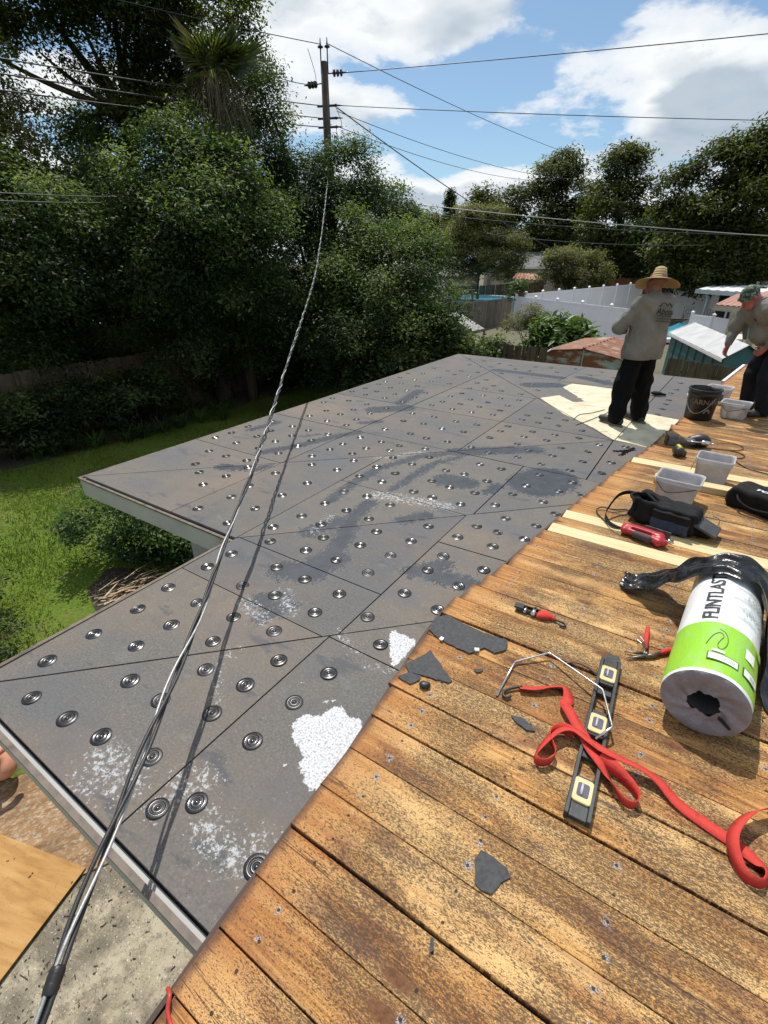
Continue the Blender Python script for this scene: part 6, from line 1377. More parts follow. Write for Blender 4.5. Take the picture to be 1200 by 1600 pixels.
# ---- red-handled snips
q = on(1010, 1025); sn = empty('tin_snips', tuple(q)); tag(sn, 'open red-handled snips beside the green roll', 'snips')
def P3(x, y, z): return on(x, y) + Vector((0, 0, z)) - Vector(sn.location)
M_JAW = simple('oiled_steel', (.2, .17, .15), .35, .25, 30, metal=.7)
m2 = MB(); m2.tube([P3(1009, 1018, .016), P3(1008, 1003, .018), P3(1011, 985, .018)], [.009, .013, .010], 10); m2.build('handle', M_STRAP, sn)
m2 = MB(); m2.tube([P3(1030, 1024, .014), P3(1040, 1021, .016), P3(1056, 1018, .016)], [.011, .014, .012], 10); m2.build('handle', M_STRAP, sn)
m2 = MB(); m2.tube([P3(1009, 1018, .016), P3(1005, 1010, .018), P3(1006, 1025, .014), P3(1012, 1030, .012)], [.008, .007, .008, .01], 8); m2.tube([P3(1032, 1024, .014), P3(1018, 1028, .013), P3(1006, 1028, .012)], [.009, .011, .012], 8); m2.build('linkage', M_JAW, sn)
m2 = MB(); m2.tube([P3(1012, 1027, .013), P3(998, 1029, .011), P3(977, 1030, .008)], [.012, .009, .002], 6); m2.build('jaw', M_JAW, sn)
m2 = MB(); m2.tube([P3(1002, 1023, .013), P3(990, 1023, .012), P3(975, 1020, .01)], [.008, .005, .002], 6); m2.build('jaw', M_JAW, sn)
m2 = MB(); m2.tube([P3(1008, 1027, .02), P3(1008, 1026, .028)], .008, 12); m2.build('bolt', M_STEEL, sn)
m2 = MB(); m2.tube(spline([P3(1002, 1011, .02), P3(994, 1003, .02), P3(999, 1000, .02), P3(1005, 1007, .02)], 5), .0025, 6); m2.build('latch', M_STEEL, sn)
# ---- torn bits of old membrane on the planks
M_MEMB = simple('torn_membrane', (.075, .077, .08), .9, .2, 60, .6, .004)
def scrap(pxs, label, lift=.003, th=.0035, seed=0, mat=None):
    r = random.Random(seed); pts = [onz(x, y, DZ) for x, y in pxs]; c = sum(pts, Vector()) / len(pts); out = []
    for a, b in zip(pts, pts[1:] + pts[:1]):
        k = max(1, int((b - a).length / .018))
        for i in range(k): q = a.lerp(b, i / k) - c; out.append((q.x + r.uniform(-.003, .003), q.y + r.uniform(-.003, .003)))
    area_ = sum(out[i][0] * out[(i + 1) % len(out)][1] - out[(i + 1) % len(out)][0] * out[i][1] for i in range(len(out)))
    if area_ < 0: out = out[::-1]
    m3 = MB(); m3.prism(out, 0, th); o = m3.build('membrane_scrap', mat or M_MEMB); o.location = (c.x, c.y, DZ + lift); o.rotation_euler = (r.uniform(-.01, .01), r.uniform(-.01, .01), 0)
    return tag(o, label, 'membrane scrap', 'torn membrane scraps on the planks')
zs = lambda L_: [(480 + a / 3, 850 + b / 3) for a, b in L_]
scrap(zs([(600, 345), (660, 335), (730, 375), (830, 420), (940, 455), (930, 500), (880, 515), (830, 490), (760, 515), (700, 490), (620, 450), (570, 405)]), 'largest jagged grey membrane scrap at the plank edge', seed=1)
scrap(zs([(455, 570), (560, 515), (575, 500), (600, 530), (640, 590), (678, 645), (660, 655), (560, 625), (475, 605)]), 'wedge-shaped grey membrane scrap below the largest scrap', seed=2)
scrap(zs([(425, 625), (470, 605), (530, 620), (525, 640), (480, 662)]), 'small rounded grey scrap tucked beside the wedge-shaped scrap', seed=3)
scrap(zs([(957, 808), (1000, 815), (1045, 850), (1070, 880), (1030, 875), (980, 845)]), 'slim leaf-shaped grey scrap left of the red strap', seed=4)
scrap([(600 + a / 4, 1200 + b / 4) for a, b in [(560, 580), (600, 520), (640, 535), (720, 590), (770, 630), (790, 690), (740, 720), (700, 770), (670, 790), (600, 760), (565, 720), (575, 650)]], 'pentagonal dark membrane scrap alone on the near planks', seed=5)
scrap([(600 + a / 4, 1200 + b / 4) for a, b in [(285, 1070), (310, 1060), (315, 1150), (280, 1168)]], 'narrow upright dark strip on the nearest planks', seed=6)
scrap(zs([(780, 590), (825, 588), (815, 605), (795, 606)]), 'tiny grey chip between the wedge scrap and the metal rod', seed=7)
scrap([(944, 1034), (949, 1022), (968, 1028), (970, 1036), (955, 1037)], 'grey scrap touching the head of the spirit level', seed=8)
q = on(662, 1073); sdf_obj('tar_lump', [ell((0, 0, .012), (.022, .02, .014)), ell((.015, .01, .012), (.014, .012, .012))], M_BLACK, None, .004, .008)
o = bpy.data.objects['tar_lump']; o.location = q; tag(o, 'small shiny black lump below the small rounded scrap', 'tar lump')
for i, (x, y, lab) in enumerate(((745, 1016, 'small white square chip beside the largest scrap'), (690, 999, 'white crumb on the left end of the largest scrap'))):
    m3 = MB(); m3.box((0, 0, .004), (.022, .018, .008), .5 + i); o = m3.build('plaster_chip', M_WHITEP); o.location = on(x, y, .0075); tag(o, lab, 'chip', 'white chips at the plank edge')
# ---- red cord at the plank corner, bottom left
p = [Vector(v) for v in spline([tuple(onz(262, 1545, .052)), tuple(onz(265, 1555, .07)), tuple(onz(262, 1580, .06)), tuple(onz(268, 1605, .05)), tuple(onz(285, 1650, .05))], 6)]
m3 = MB(); m3.tube([q - p[0] for q in p], .0055, 8); o = m3.build('red_rope', simple('red_rubber', (.5, .05, .035), .4)); o.location = p[0]; tag(o, 'thick red cord hooked on the lowest plank corner', 'cord')
# ---- plastic bins
def mat_bin(name, c):
    m_ = bpy.data.materials.new(name); m_.use_nodes = True; t = m_.node_tree; p = t.nodes['Principled BSDF']; out = t.nodes['Material Output']
    n_ = nz(t, nd(t, 'ShaderNodeTexCoord').outputs['Object'], 9, 5, .65); cc = rp(t, n_, [(.35, tuple(x * .82 for x in c)), (.6, c)]); setp(t, p, col=cc, rough=.4, spec=.4)
    tr = nd(t, 'ShaderNodeBsdfTranslucent', {'Color': cc}); ms_ = nd(t, 'ShaderNodeMixShader', {0: .38, 1: p.outputs[0], 2: tr.outputs[0]}); t.links.new(ms_.outputs[0], out.inputs[0])
    return m_
M_BIN = mat_bin('cloudy_plastic', (.66, .65, .67)); M_BIN2 = mat_bin('white_plastic', (.78, .77, .77))
def bin_(pos, rz, w_, d_, h_, mat, label, rim=2, handle=1):
    root = empty('plastic_bin', pos, rz); tag(root, label, 'bin', 'square plastic tubs on the planks')
    k = .84; pr = [(.0, k * .94), (.006, k), (h_ * .80, .965), (h_ * .805, 1.02), (h_ * .86, 1.02), (h_ * .865, .98), (h_ * .93, .985), (h_ * .935, 1.04), (h_, 1.045), (h_, .99), (h_ * .9, .95), (.02, k * .96), (.012, k * .9)]
    m3 = MB(); m3.cs = True; m3.loft([rrect(w_ * f, d_ * f, .035 * f, z, 5) for z, f in pr], True, True); m3.build('tub', mat, root)
    if handle:
        hy = d_ / 2 * .99 + .006
        m3 = MB(); m3.tube(spline([(-w_ * .45, -hy, h_ * .83), (-w_ * .2, -hy - .004, h_ * .5), (w_ * .1, -hy - .004, h_ * .6), (w_ * .45, -hy, h_ * .83)] if handle == 1 else [(-w_ / 2 - .008, -d_ * .4, h_ * .83), (-w_ / 2 - .02, -d_ * .2, h_ * .4), (-w_ / 2 - .02, d_ * .2, h_ * .4), (-w_ / 2 - .008, d_ * .4, h_ * .83)], 6), .0035, 6); m3.build('handle', M_WIRE if handle == 1 else M_STEEL, root)
    return root
bin_((.058, 4.23, DZ), R(-6), .31, .25, .21, M_BIN, 'cloudy white tub behind the open black tool bag')
bin_((.28, 4.84, DZ), R(-4), .27, .24, .225, M_BIN, 'cloudy white tub standing next to the pale lumber', handle=2)
bin_((.44, 7.32, DZ), R(-10), .30, .25, .19, M_BIN2, 'white tub right of the black bucket')
b4 = bin_((.243, 8.08, DZ), R(-14), .29, .25, .21, M_BIN2, 'white tub with dark label behind the black bucket', handle=0)
m3 = MB(); m3.box((.03, -.121, .085), (.13, .006, .09), 0, R(6)); m3.build('label', simple('dark_label', (.10, .10, .11), .5), b4)
# ---- black bucket
bk_ = empty('bucket', (.075, 7.03, DZ)); bk_.scale = (.82, .82, .86); tag(bk_, 'tar-blackened bucket with wire handle at the plank edge', 'bucket')
M_TARB = simple('tarred_bucket', (.012, .010, .010), .38, .3, 9, .4, .01)
m3 = MB(); m3.lathe([(.0, .004), (.178, .004), (.182, .01), (.2, .34), (.214, .345), (.214, .372), (.205, .374), (.207, .40), (.222, .405), (.222, .43), (.206, .43), (.2, .36), (.175, .05), (.0, .045)], 36); m3.build('pail', M_TARB, bk_)
m3 = MB(); hp = [(.225 * math.cos(a), .225 * math.sin(a), .34 - .23 * math.sin(t * PI)) for t, a in ((t, R(-165) + R(120) * t) for t in np.linspace(0, 1, 14))]; m3.tube(hp, .0055, 6); m3.build('handle', simple('grey_wire', (.3, .3, .3), .4, metal=.5), bk_)
M_BLET = simple('faded_lettering', (.15, .125, .085), .6, .2)
V, F = text_mesh('KARNAK', .1, .002, 1); wt = max(v[0] for v in V)
vs = []
for x, y, z in V:
    a = R(-108) + (x - wt * .28) / .2; zz_ = .235 + y * .95; rr_ = .182 + .018 * (zz_ - .01) / .33 + .003; vs.append((rr_ * math.cos(a), rr_ * math.sin(a), zz_))
MB().add(vs, F).build('lettering', M_BLET, bk_)
m3 = MB(); vs = []
for k in range(13):
    t = PI * k / 12
    for r_ in (.05, .025): a = R(-62) + r_ * math.cos(t) / .2; zz_ = .11 + r_ * 1.4 * math.sin(t); vs.append(((.187 + .006) * math.cos(a), (.187 + .006) * math.sin(a), zz_))
m3.add(vs, [(2 * i, 2 * i + 1, 2 * i + 3, 2 * i + 2) for i in range(12)]); m3.build('emblem', M_BLET, bk_)
# ---- tool bag, open, with shoulder strap
bg_ = empty('tool_bag', (.05, 3.72, DZ), R(-9)); bg_.scale = (.72, .72, .76); tag(bg_, 'open black tool bag with blue pocket beside the red saw', 'tool bag')
M_CLOTH = simple('black_nylon', (.011, .011, .012), .7, .3, 25, .5, .006, spec=.2); M_BLUE = simple('dark_blue_nylon', (.018, .035, .085), .6, .25, 20, .5, .005); M_CAV = simple('mouth_shade_dark', (.008, .008, .009), .9)
ndz = lambda x, y, z: .006 * np.sin(x * 41 + y * 17) * np.sin(z * 37 + x * 9) + .004 * np.sin(y * 70 + z * 33)
sdf_obj('body', [rbx((0, 0, .115), (.27, .15, .115), .05, k=.03), rbx((-.22, 0, .13), (.12, .15, .12), .05, ry=R(14)), ell((-.36, -.01, .15), (.2, .105, .085), sub=True, k=.02), ell((-.25, -.03, .24), (.14, .09, .09), sub=True, k=.02), rbx((.2, .05, .05), (.2, .12, .05), .04)], M_CLOTH, bg_, .008, .03, ndz)
sdf_obj('flap', [rbx((.345, -.01, .105), (.11, .13, .014), .012, ry=R(18))], simple('grey_flap', (.05, .05, .052), .6, .2, 15), bg_, .006, .01)
sdf_obj('front_pocket', [rbx((.05, -.165, .075), (.17, .024, .062), .02), ], M_BLUE, bg_, .006, .02, lambda x, y, z: .004 * np.sin(x * 50) * np.sin(z * 60))
sdf_obj('front_flap', [rbx((.05, -.172, .165), (.17, .022, .045), .018, rx=R(8))], M_CLOTH, bg_, .006, .02, ndz)
mo = Matrix.Rotation(R(-38), 3, 'Y'); mc = Vector((-.30, -.035, .165)); rim = [mc + mo @ Vector((.02 * math.sin(3 * a), .125 * math.cos(a), .095 * math.sin(a))) for a in np.linspace(0, 2 * PI, 25)]
m3 = MB(); m3.tube(rim, .014, 8, False); m3.build('mouth_rim', M_CLOTH, bg_)
m3 = MB(); m3.add([mc + Vector((.0, 0, .004))] + rim[:-1], [(0, 1 + k, 1 + (k + 1) % 24) for k in range(24)]); m3.build('mouth', M_CAV, bg_)  # near-black sheet across the opening stands in for the shaded inside
m3 = MB(); m3.tube(spline([(-.28, .1, .235), (-.2, .0, .24), (-.1, -.08, .215), (-.02, -.1, .19)], 6), .016, 8); m3.build('handle', M_CLOTH, bg_)
m3 = MB(); m3.tube([(-.12 + .05 * k, -.02 + .02 * (k % 2), .2) for k in range(3)], .012, 6); m3.tube([(-.3, -.05, .16), (-.22, .03, .19)], .012, 6); m3.build('tools', M_STEEL, bg_)
def strap_on(path, hw, parent, name, mat, org):
    P2 = spline(path, 7); pts = [on(p[0], p[1]) + Vector((0, 0, p[2])) for p in P2]; m4 = MB()
    M_ = parent.matrix_basis.inverted() if False else None
    for a, b in zip(pts[:-1], pts[1:]): pass
    V = []
    for i, p in enumerate(pts):
        t = (pts[min(i + 1, len(pts) - 1)] - pts[max(i - 1, 0)]).normalized(); wd = Vector((0, 0, 1)) if P2[i][3] > .5 else t.cross(Vector((0, 0, 1))).normalized(); nn = t.cross(wd).normalized() * .002
        V += [p - wd * hw - nn, p + wd * hw - nn, p + wd * hw + nn, p - wd * hw + nn]
    F = [(i * 4 + k, i * 4 + (k + 1) % 4, (i + 1) * 4 + (k + 1) % 4, (i + 1) * 4 + k) for i in range(len(pts) - 1) for k in range(4)]
    rz = Matrix.Rotation(-parent.rotation_euler.z, 3, 'Z'); V = [rz @ (v - Vector(parent.location)) / parent.scale.x for v in V]
    return link(name, npmesh(name, np.array([tuple(v) for v in V]), np.array(F), True), mat, parent)
strap_on([(992, 803, .15, 1), (975, 797, .145, 1), (960, 799, .13, 1), (949, 806, .085, 1), (944, 812, .05, 1), (949, 818, .02, 0), (967, 825, .006, 0), (990, 828, .006, 0)], .014, bg_, 'shoulder_strap', M_CLOTH, None)
m3 = MB(); rzm = Matrix.Rotation(R(9), 3, 'Z')
m3.tube([rzm @ (on(x, y) + Vector((0, 0, z)) - Vector(bg_.location)) / .72 for x, y, z in spline([(1112, 812, .03), (1122, 818, .03), (1120, 824, .012), (1105, 824, .008)], 5)], .004, 6); m3.build('cord_loop', M_BLACK, bg_)
# ---- red saw with its cord
q = on(1002, 842); q2 = on(1048, 838) - on(968, 832); sw = empty('power_saw', tuple(q), math.atan2((on(1030, 852) - on(970, 832)).y, (on(1030, 852) - on(970, 832)).x)); sw.scale = (.76, .76, .8); tag(sw, 'red corded power saw lying on fresh pine planks', 'saw')
M_REDT = simple('red_tool_plastic', (.42, .02, .03), .4, .12, 14); M_GRIP = simple('dark_rubber', (.05, .035, .035), .7)
sdf_obj('body', [rbx((0, .02, .055), (.17, .045, .04), .03), cap((-.15, -.03, .05), (.12, -.05, .05), .03, .03), cap((-.16, .02, .05), (-.15, -.04, .05), .035, .03), cap((.14, .03, .05), (.15, -.06, .045), .042, .036), cap((.13, .0, .05), (.19, -.03, .045), .045, .03), rbx((-.01, -.022, .05), (.085, .011, .09), .01, sub=True, k=.008)], M_REDT, sw, .006, .012)
sdf_obj('grip', [cap((-.05, -.052, .048), (.07, -.062, .048), .033, .033)], M_GRIP, sw, .006, .01)
m3 = MB(); m3.box((.09, .115, .05), (.22, .008, .075)); m3.box((.09, .085, .05), (.1, .05, .03)); m3.build('shoe', simple('dull_steel', (.25, .22, .21), .4, .15, 20, metal=.8), sw)
m3 = MB(); m3.box((.215, .05, .05), (.06, .012, .01)); m3.tube([(.2, .04, .05), (.25, .05, .03)], .008, 6); m3.build('blade_clamp', M_STEEL, sw)
rz_ = Matrix.Rotation(-sw.rotation_euler.z, 3, 'Z')
m3 = MB(); m3.tube([rz_ @ (on(x, y) + Vector((0, 0, z)) - Vector(sw.location)) / .76 for x, y, z in spline([(968, 836, .045), (955, 828, .02), (944, 815, .01), (934, 805, .01), (932, 798, .012), (942, 796, .02), (958, 800, .02), (975, 798, .01), (985, 800, .01)], 6)], .006, 7); m3.build('power_cord', M_BLACK, sw)
# ---- second bag at the right edge
bg2 = empty('tool_bag', (.68, 4.36, DZ), R(-26)); bg2.scale = (.85, .85, .85); tag(bg2, 'closed black tool bag with white lettering at right edge', 'tool bag')
sdf_obj('body', [rbx((0, 0, .10), (.30, .15, .10), .05), rbx((-.22, 0, .08), (.1, .14, .07), .05), cap((-.2, .02, .19), (.25, .02, .2), .03, .03)], M_CLOTH, bg2, .009, .03, lambda x, y, z: .008 * np.sin(x * 31 + y * 27) * np.sin(z * 27 + x * 9))
m3 = MB(); m3.tube(spline([(-.22, -.14, .13), (-.16, -.2, .1), (-.05, -.2, .07), (.1, -.18, .09), (.16, -.12, .14)], 6), .011, 8); m3.build('handle', M_CLOTH, bg2)
V, F = text_mesh('TOUGH', .075, .003, 0, .25); MB().add([(-.12 + v[0] * 1.0, -.10 + v[1] * .75, .2135 + .0 * v[1]) for v in V], F).build('lettering', M_WHITEP, bg2)
V, F = text_mesh('HYPER', .032, .001, 0, .25); MB().add([(-.02 + v[0], -.035 + v[1] * .8, .2140) for v in V], F).build('lettering', M_WHITEP, bg2)
# ---- lumber offcut, tape measure, drill
m3 = MB(); m3.box((0, 0, .028), (.78, .115, .056)); o = m3.build('lumber_offcut', M_PINE, None, .003, 1); o.location = (.26, 4.585, DZ); o.rotation_euler = (0, 0, R(1)); tag(o, 'short thick pale lumber offcut between the tubs and black bag', 'lumber')
q = on(1058, 712); tm = empty('tape_measure', tuple(q), R(20)); tag(tm, 'small yellow and black tape measure beside the drill', 'tape measure')
sdf_obj('case', [cap((0, -.025, .05), (0, .025, .05), .05, .05), rbx((.03, 0, .03), (.04, .035, .03), .012)], simple('dark_case', (.03, .028, .026), .4), tm, .006, .012)
m3 = MB(); m3.tube([(0, -.045, .088), (0, .045, .088)], .02, 12); m3.build('case_top', simple('yellow_plastic', (.6, .5, .05), .4), tm)
q = on(1072, 698); dr_ = empty('drill', tuple(q), R(8)); dr_.scale = (.72, .72, .72); tag(dr_, 'grey and black cordless drill lying by the tape measure', 'drill')
M_GRYT = simple('grey_tool_plastic', (.12, .125, .125), .45, .2, 15)
sdf_obj('body', [cap((-.1, 0, .075), (.06, .0, .08), .055, .05), rbx((-.2, -.01, .08), (.07, .065, .075), .02, rz=R(10)), cap((-.02, .03, .07), (-.15, .03, .07), .045, .04)], M_GRYT, dr_, .008, .02)
sdf_obj('battery', [rbx((-.25, -.02, .08), (.035, .06, .068), .012, rz=R(10))], M_BLACK, dr_, .007, .01)
sdf_obj('motor_housing', [ell((.16, .06, .095), (.13, .085, .095)), cap((.05, .05, .08), (.2, .07, .09), .07, .08)], M_BLACK, dr_, .009, .03)
m3 = MB(); m3.tube([(-.02, -.055, .10), (.17, -.055, .105)], .011, 10); m3.tube([(.15, -.055, .105), (.18, -.055, .105), (.255, -.055, .105), (.27, -.055, .105)], [.022, .034, .034, .015], 14); m3.tube([(.27, -.055, .105), (.36, -.05, .10)], .008, 8); m3.build('chuck', M_STEEL, dr_)
rz_ = Matrix.Rotation(-R(8), 3, 'Z')
m3 = MB(); m3.tube([rz_ @ (on(x, y) + Vector((0, 0, z)) - Vector(dr_.location)) / .72 for x, y, z in spline([(1108, 693, .06), (1128, 692, .02), (1150, 695, .008), (1161, 701, .008), (1155, 705, .008), (1130, 704, .008), (1105, 701, .008), (1080, 701, .008)], 6)], .0055, 6); m3.build('cord', M_BLACK, dr_)
lying_tube('extension_lead', [(1140, 705, .006), (1156, 709, .006), (1163, 714, .006), (1158, 717, .006), (1148, 717, .006), (1151, 723, .006), (1175, 735, .006), (1240, 752, .006)], .0055, M_BLACK, 'black cord trailing right past the tubs', 'cord', 6)
sdf_obj('red_glove', [ell((0, 0, .03), (.05, .035, .03)), ell((.04, .02, .025), (.035, .025, .025)), cap((-.02, .02, .02), (-.07, .05, .015), .018, .014)], simple('red_cloth', (.35, .03, .04), .7), None, .007, .02)
o = bpy.data.objects['red_glove']; o.location = on(1186, 614); tag(o, 'crumpled red glove behind the bending man', 'glove')
sdf_obj('black_glove', [ell((0, 0, .035), (.07, .045, .03)), cap((.05, 0, .03), (.12, .03, .02), .025, .018)], M_CLOTH, None, .008, .02)
o = bpy.data.objects['black_glove']; o.location = onz(1024, 618, .004); tag(o, 'small black lump of cloth on grey roof behind standing man', 'cloth')
# ---- cut wires lying on the cream area
for i, (pth, lab) in enumerate((([(900, 664), (925, 655), (950, 644), (958, 636)], 'upper thin cord lying across the cream patch'), ([(896, 656), (905, 648), (925, 645), (945, 640)], 'lower thin cord looping on the cream patch'))):
    p = [Vector(v) for v in spline([tuple(onz(x, y, .006)) for x, y in pth], 6)]; m3 = MB(); m3.tube([q - p[0] for q in p], .004, 6); o = m3.build('thin_cord', M_BLACK); o.location = p[0]; tag(o, lab, 'cord')
# ---- pink ornament on the lawn edge
gp = onz(14, 1205, GZ); fl_ = empty('garden_ornament', (gp.x - .25, gp.y + .3, GZ)); tag(fl_, 'curved pink plastic garden ornament at the left edge', 'ornament')
P0 = at(-8, 1182, 4.35); P1 = at(3, 1172, 4.35); P2_ = at(14, 1165, 4.35); P3_ = at(24, 1168, 4.35); P4_ = at(28, 1176, 4.35); FO = Vector(fl_.location)
m3 = MB(); m3.tube([Vector(v) for v in spline([P0 - FO + Vector((-.1, 0, -.15)), P0 - FO, P1 - FO, P2_ - FO, P3_ - FO, P4_ - FO], 6)], [.035] * 8 + [.03] * 8 + [.036] * 10 + [.038, .036, .03, .02, .01], 10); m3.build('neck', simple('pink_plastic', (.62, .3, .2), .4, .08), fl_)
sdf_obj('figure', [ell(tuple(P0 - FO + Vector((-.2, .02, -.25))), (.22, .13, .14)), cap(tuple(P0 - FO + Vector((-.2, 0, -.25))), tuple(P0 - FO + Vector((-.1, 0, -.12))), .08, .04)], simple('pink_plastic', (.62, .3, .2), .4, .08), fl_, .015, .05)
m3 = MB(); bz = P0 - FO + Vector((-.2, .02, -.3))
for s_ in (-.04, .04): m3.tube([(bz.x + s_, bz.y, bz.z), (bz.x + s_, bz.y, 0)], .008, 6)
m3.build('leg', M_WIRE, fl_)
# ------------------------------------------------------------------ people
def mat_cloth(name, c, fold=1.0):
    m_, t, p = newmat(name); co = nd(t, 'ShaderNodeTexCoord').outputs['Object']
    n_ = nz(t, co, 3.5, 5, .6); f = nz(t, co, 160, 2, .6); wv = nz(t, mp(t, co, (7, 7, 2.2)), 1.6, 3, .55, .6)
    cc = rp(t, n_, [(.3, tuple(x * .72 for x in c)), (.55, c), (.75, tuple(min(1, x * 1.15) for x in c))])
    hgt = mt(t, 'ADD', mt(t, 'MULTIPLY', wv, 1.0), mt(t, 'MULTIPLY', f, .03))
    setp(t, p, col=cc, rough=.85, spec=.15, nrm=bump(t, hgt, .6 * fold, .05)); return m_
M_SHIRT = mat_cloth('grey_cotton', (.215, .197, .175), 1.2); M_TROU = mat_cloth('black_trousers', (.004, .004, .0042)); M_SKIN = simple('weathered_skin', (.27, .115, .075), .5, .15, 12, .2, .003, sub=.05); M_SKIN2 = simple('flushed_skin', (.36, .11, .085), .5, .15, 12, .2, .003)
M_SHOE = simple('dark_shoe', (.025, .023, .022), .6, .3, 20); M_SOLE = simple('shoe_sole', (.16, .13, .10), .7); M_JEAN = mat_cloth('dark_jeans', (.016, .017, .021)); M_HAIR = simple('grey_hair', (.09, .08, .07), .7, .3, 60)
def folds(sx, amp):
    return lambda x, y, z: amp * (np.sin(x * 30 + z * 14 + sx) * np.sin(z * 8 + y * 19) + .7 * np.sin(z * 38 + x * 17 - y * 27 + sx + 2 * np.sin(x * 6 + sx)) * np.sin(x * 7 + y * 5 + z * 4 + sx) + .45 * np.sin(z * 16 - x * 62 + y * 30) * np.clip(1.25 - z, 0, 1))
def hand(wrist, d, n_, side, curl=.5, s=1.0):
    """palm and five fingers; d along the hand, n_ out of the back of the hand"""
    W = Vector(wrist); d = Vector(d).normalized(); n_ = (Vector(n_) - d * Vector(n_).dot(d)).normalized(); sd = d.cross(n_) * side; pr = []
    pr.append(cap(W, W + d * .045 * s, .021 * s, .024 * s, k=.012))
    for u_ in (-.022, 0, .022): pr.append(cap(W + d * .03 * s + sd * u_ * .8 * s, W + d * .088 * s + sd * u_ * 1.15 * s, .015 * s, .013 * s, k=.012))
    for i, (u_, L) in enumerate(((-.031, .062), (-.0105, .075), (.0105, .07), (.031, .055))):
        b = W + d * .088 * s + sd * u_ * s; a1 = curl; a2 = curl * 2.0
        d1 = d * math.cos(a1) - n_ * math.sin(a1); d2 = d * math.cos(a2) - n_ * math.sin(a2)
        k1 = b + d1 * L * .5 * s; k2 = k1 + d2 * L * .5 * s
        pr += [cap(b, k1, .0095 * s, .009 * s, k=.004), cap(k1, k2, .009 * s, .0075 * s, k=.004)]
    b = W + d * .03 * s - sd * .022 * s; t1 = (d * .6 - sd * .75 - n_ * .3).normalized(); t2 = (d * .9 - sd * .25 - n_ * .35).normalized()
    pr += [cap(b, b + t1 * .04 * s, .013 * s, .011 * s, k=.008), cap(b + t1 * .04 * s, b + t1 * .04 * s + t2 * .035 * s, .011 * s, .008 * s, k=.004)]
    return pr
def head(c, d, tilt_up=None):
    """skull, jaw, nose, brow, ears; d = where the face looks"""
    c = Vector(c); f = Vector(d).normalized(); u_ = Vector((0, 0, 1)) if tilt_up is None else Vector(tilt_up); s_ = f.cross(u_).normalized(); u_ = s_.cross(f).normalized()
    M_ = Matrix((s_, f, u_)).transposed(); at_ = lambda x, y, z: tuple(c + s_ * x + f * y + u_ * z)
    return [ell(at_(0, -.012, .03), (.076, .094, .088), M=M_), ell(at_(0, .025, -.035), (.06, .07, .085), M=M_, k=.03), cap(at_(-.03, .075, -.07), at_(.03, .075, -.07), .028, .028, k=.03), cap(at_(0, .092, .02), at_(0, .112, -.018), .009, .014, k=.012), cap(at_(-.04, .082, .035), at_(.04, .082, .035), .012, .012, k=.012),
            ell(at_(-.03, .086, .014), (.014, .012, .01), sub=True, k=.008, M=M_), ell(at_(.03, .086, .014), (.014, .012, .01), sub=True, k=.008, M=M_), ell(at_(-.03, .08, .014), (.011, .011, .011), k=.003, M=M_), ell(at_(.03, .08, .014), (.011, .011, .011), k=.003, M=M_),
            cap(at_(-.022, .098, -.048), at_(.022, .098, -.048), .007, .007, k=.006), ell(at_(-.08, -.005, .0), (.01, .02, .033), k=.008, M=M_), ell(at_(.08, -.005, .0), (.01, .02, .033), k=.008, M=M_)], at_, M_
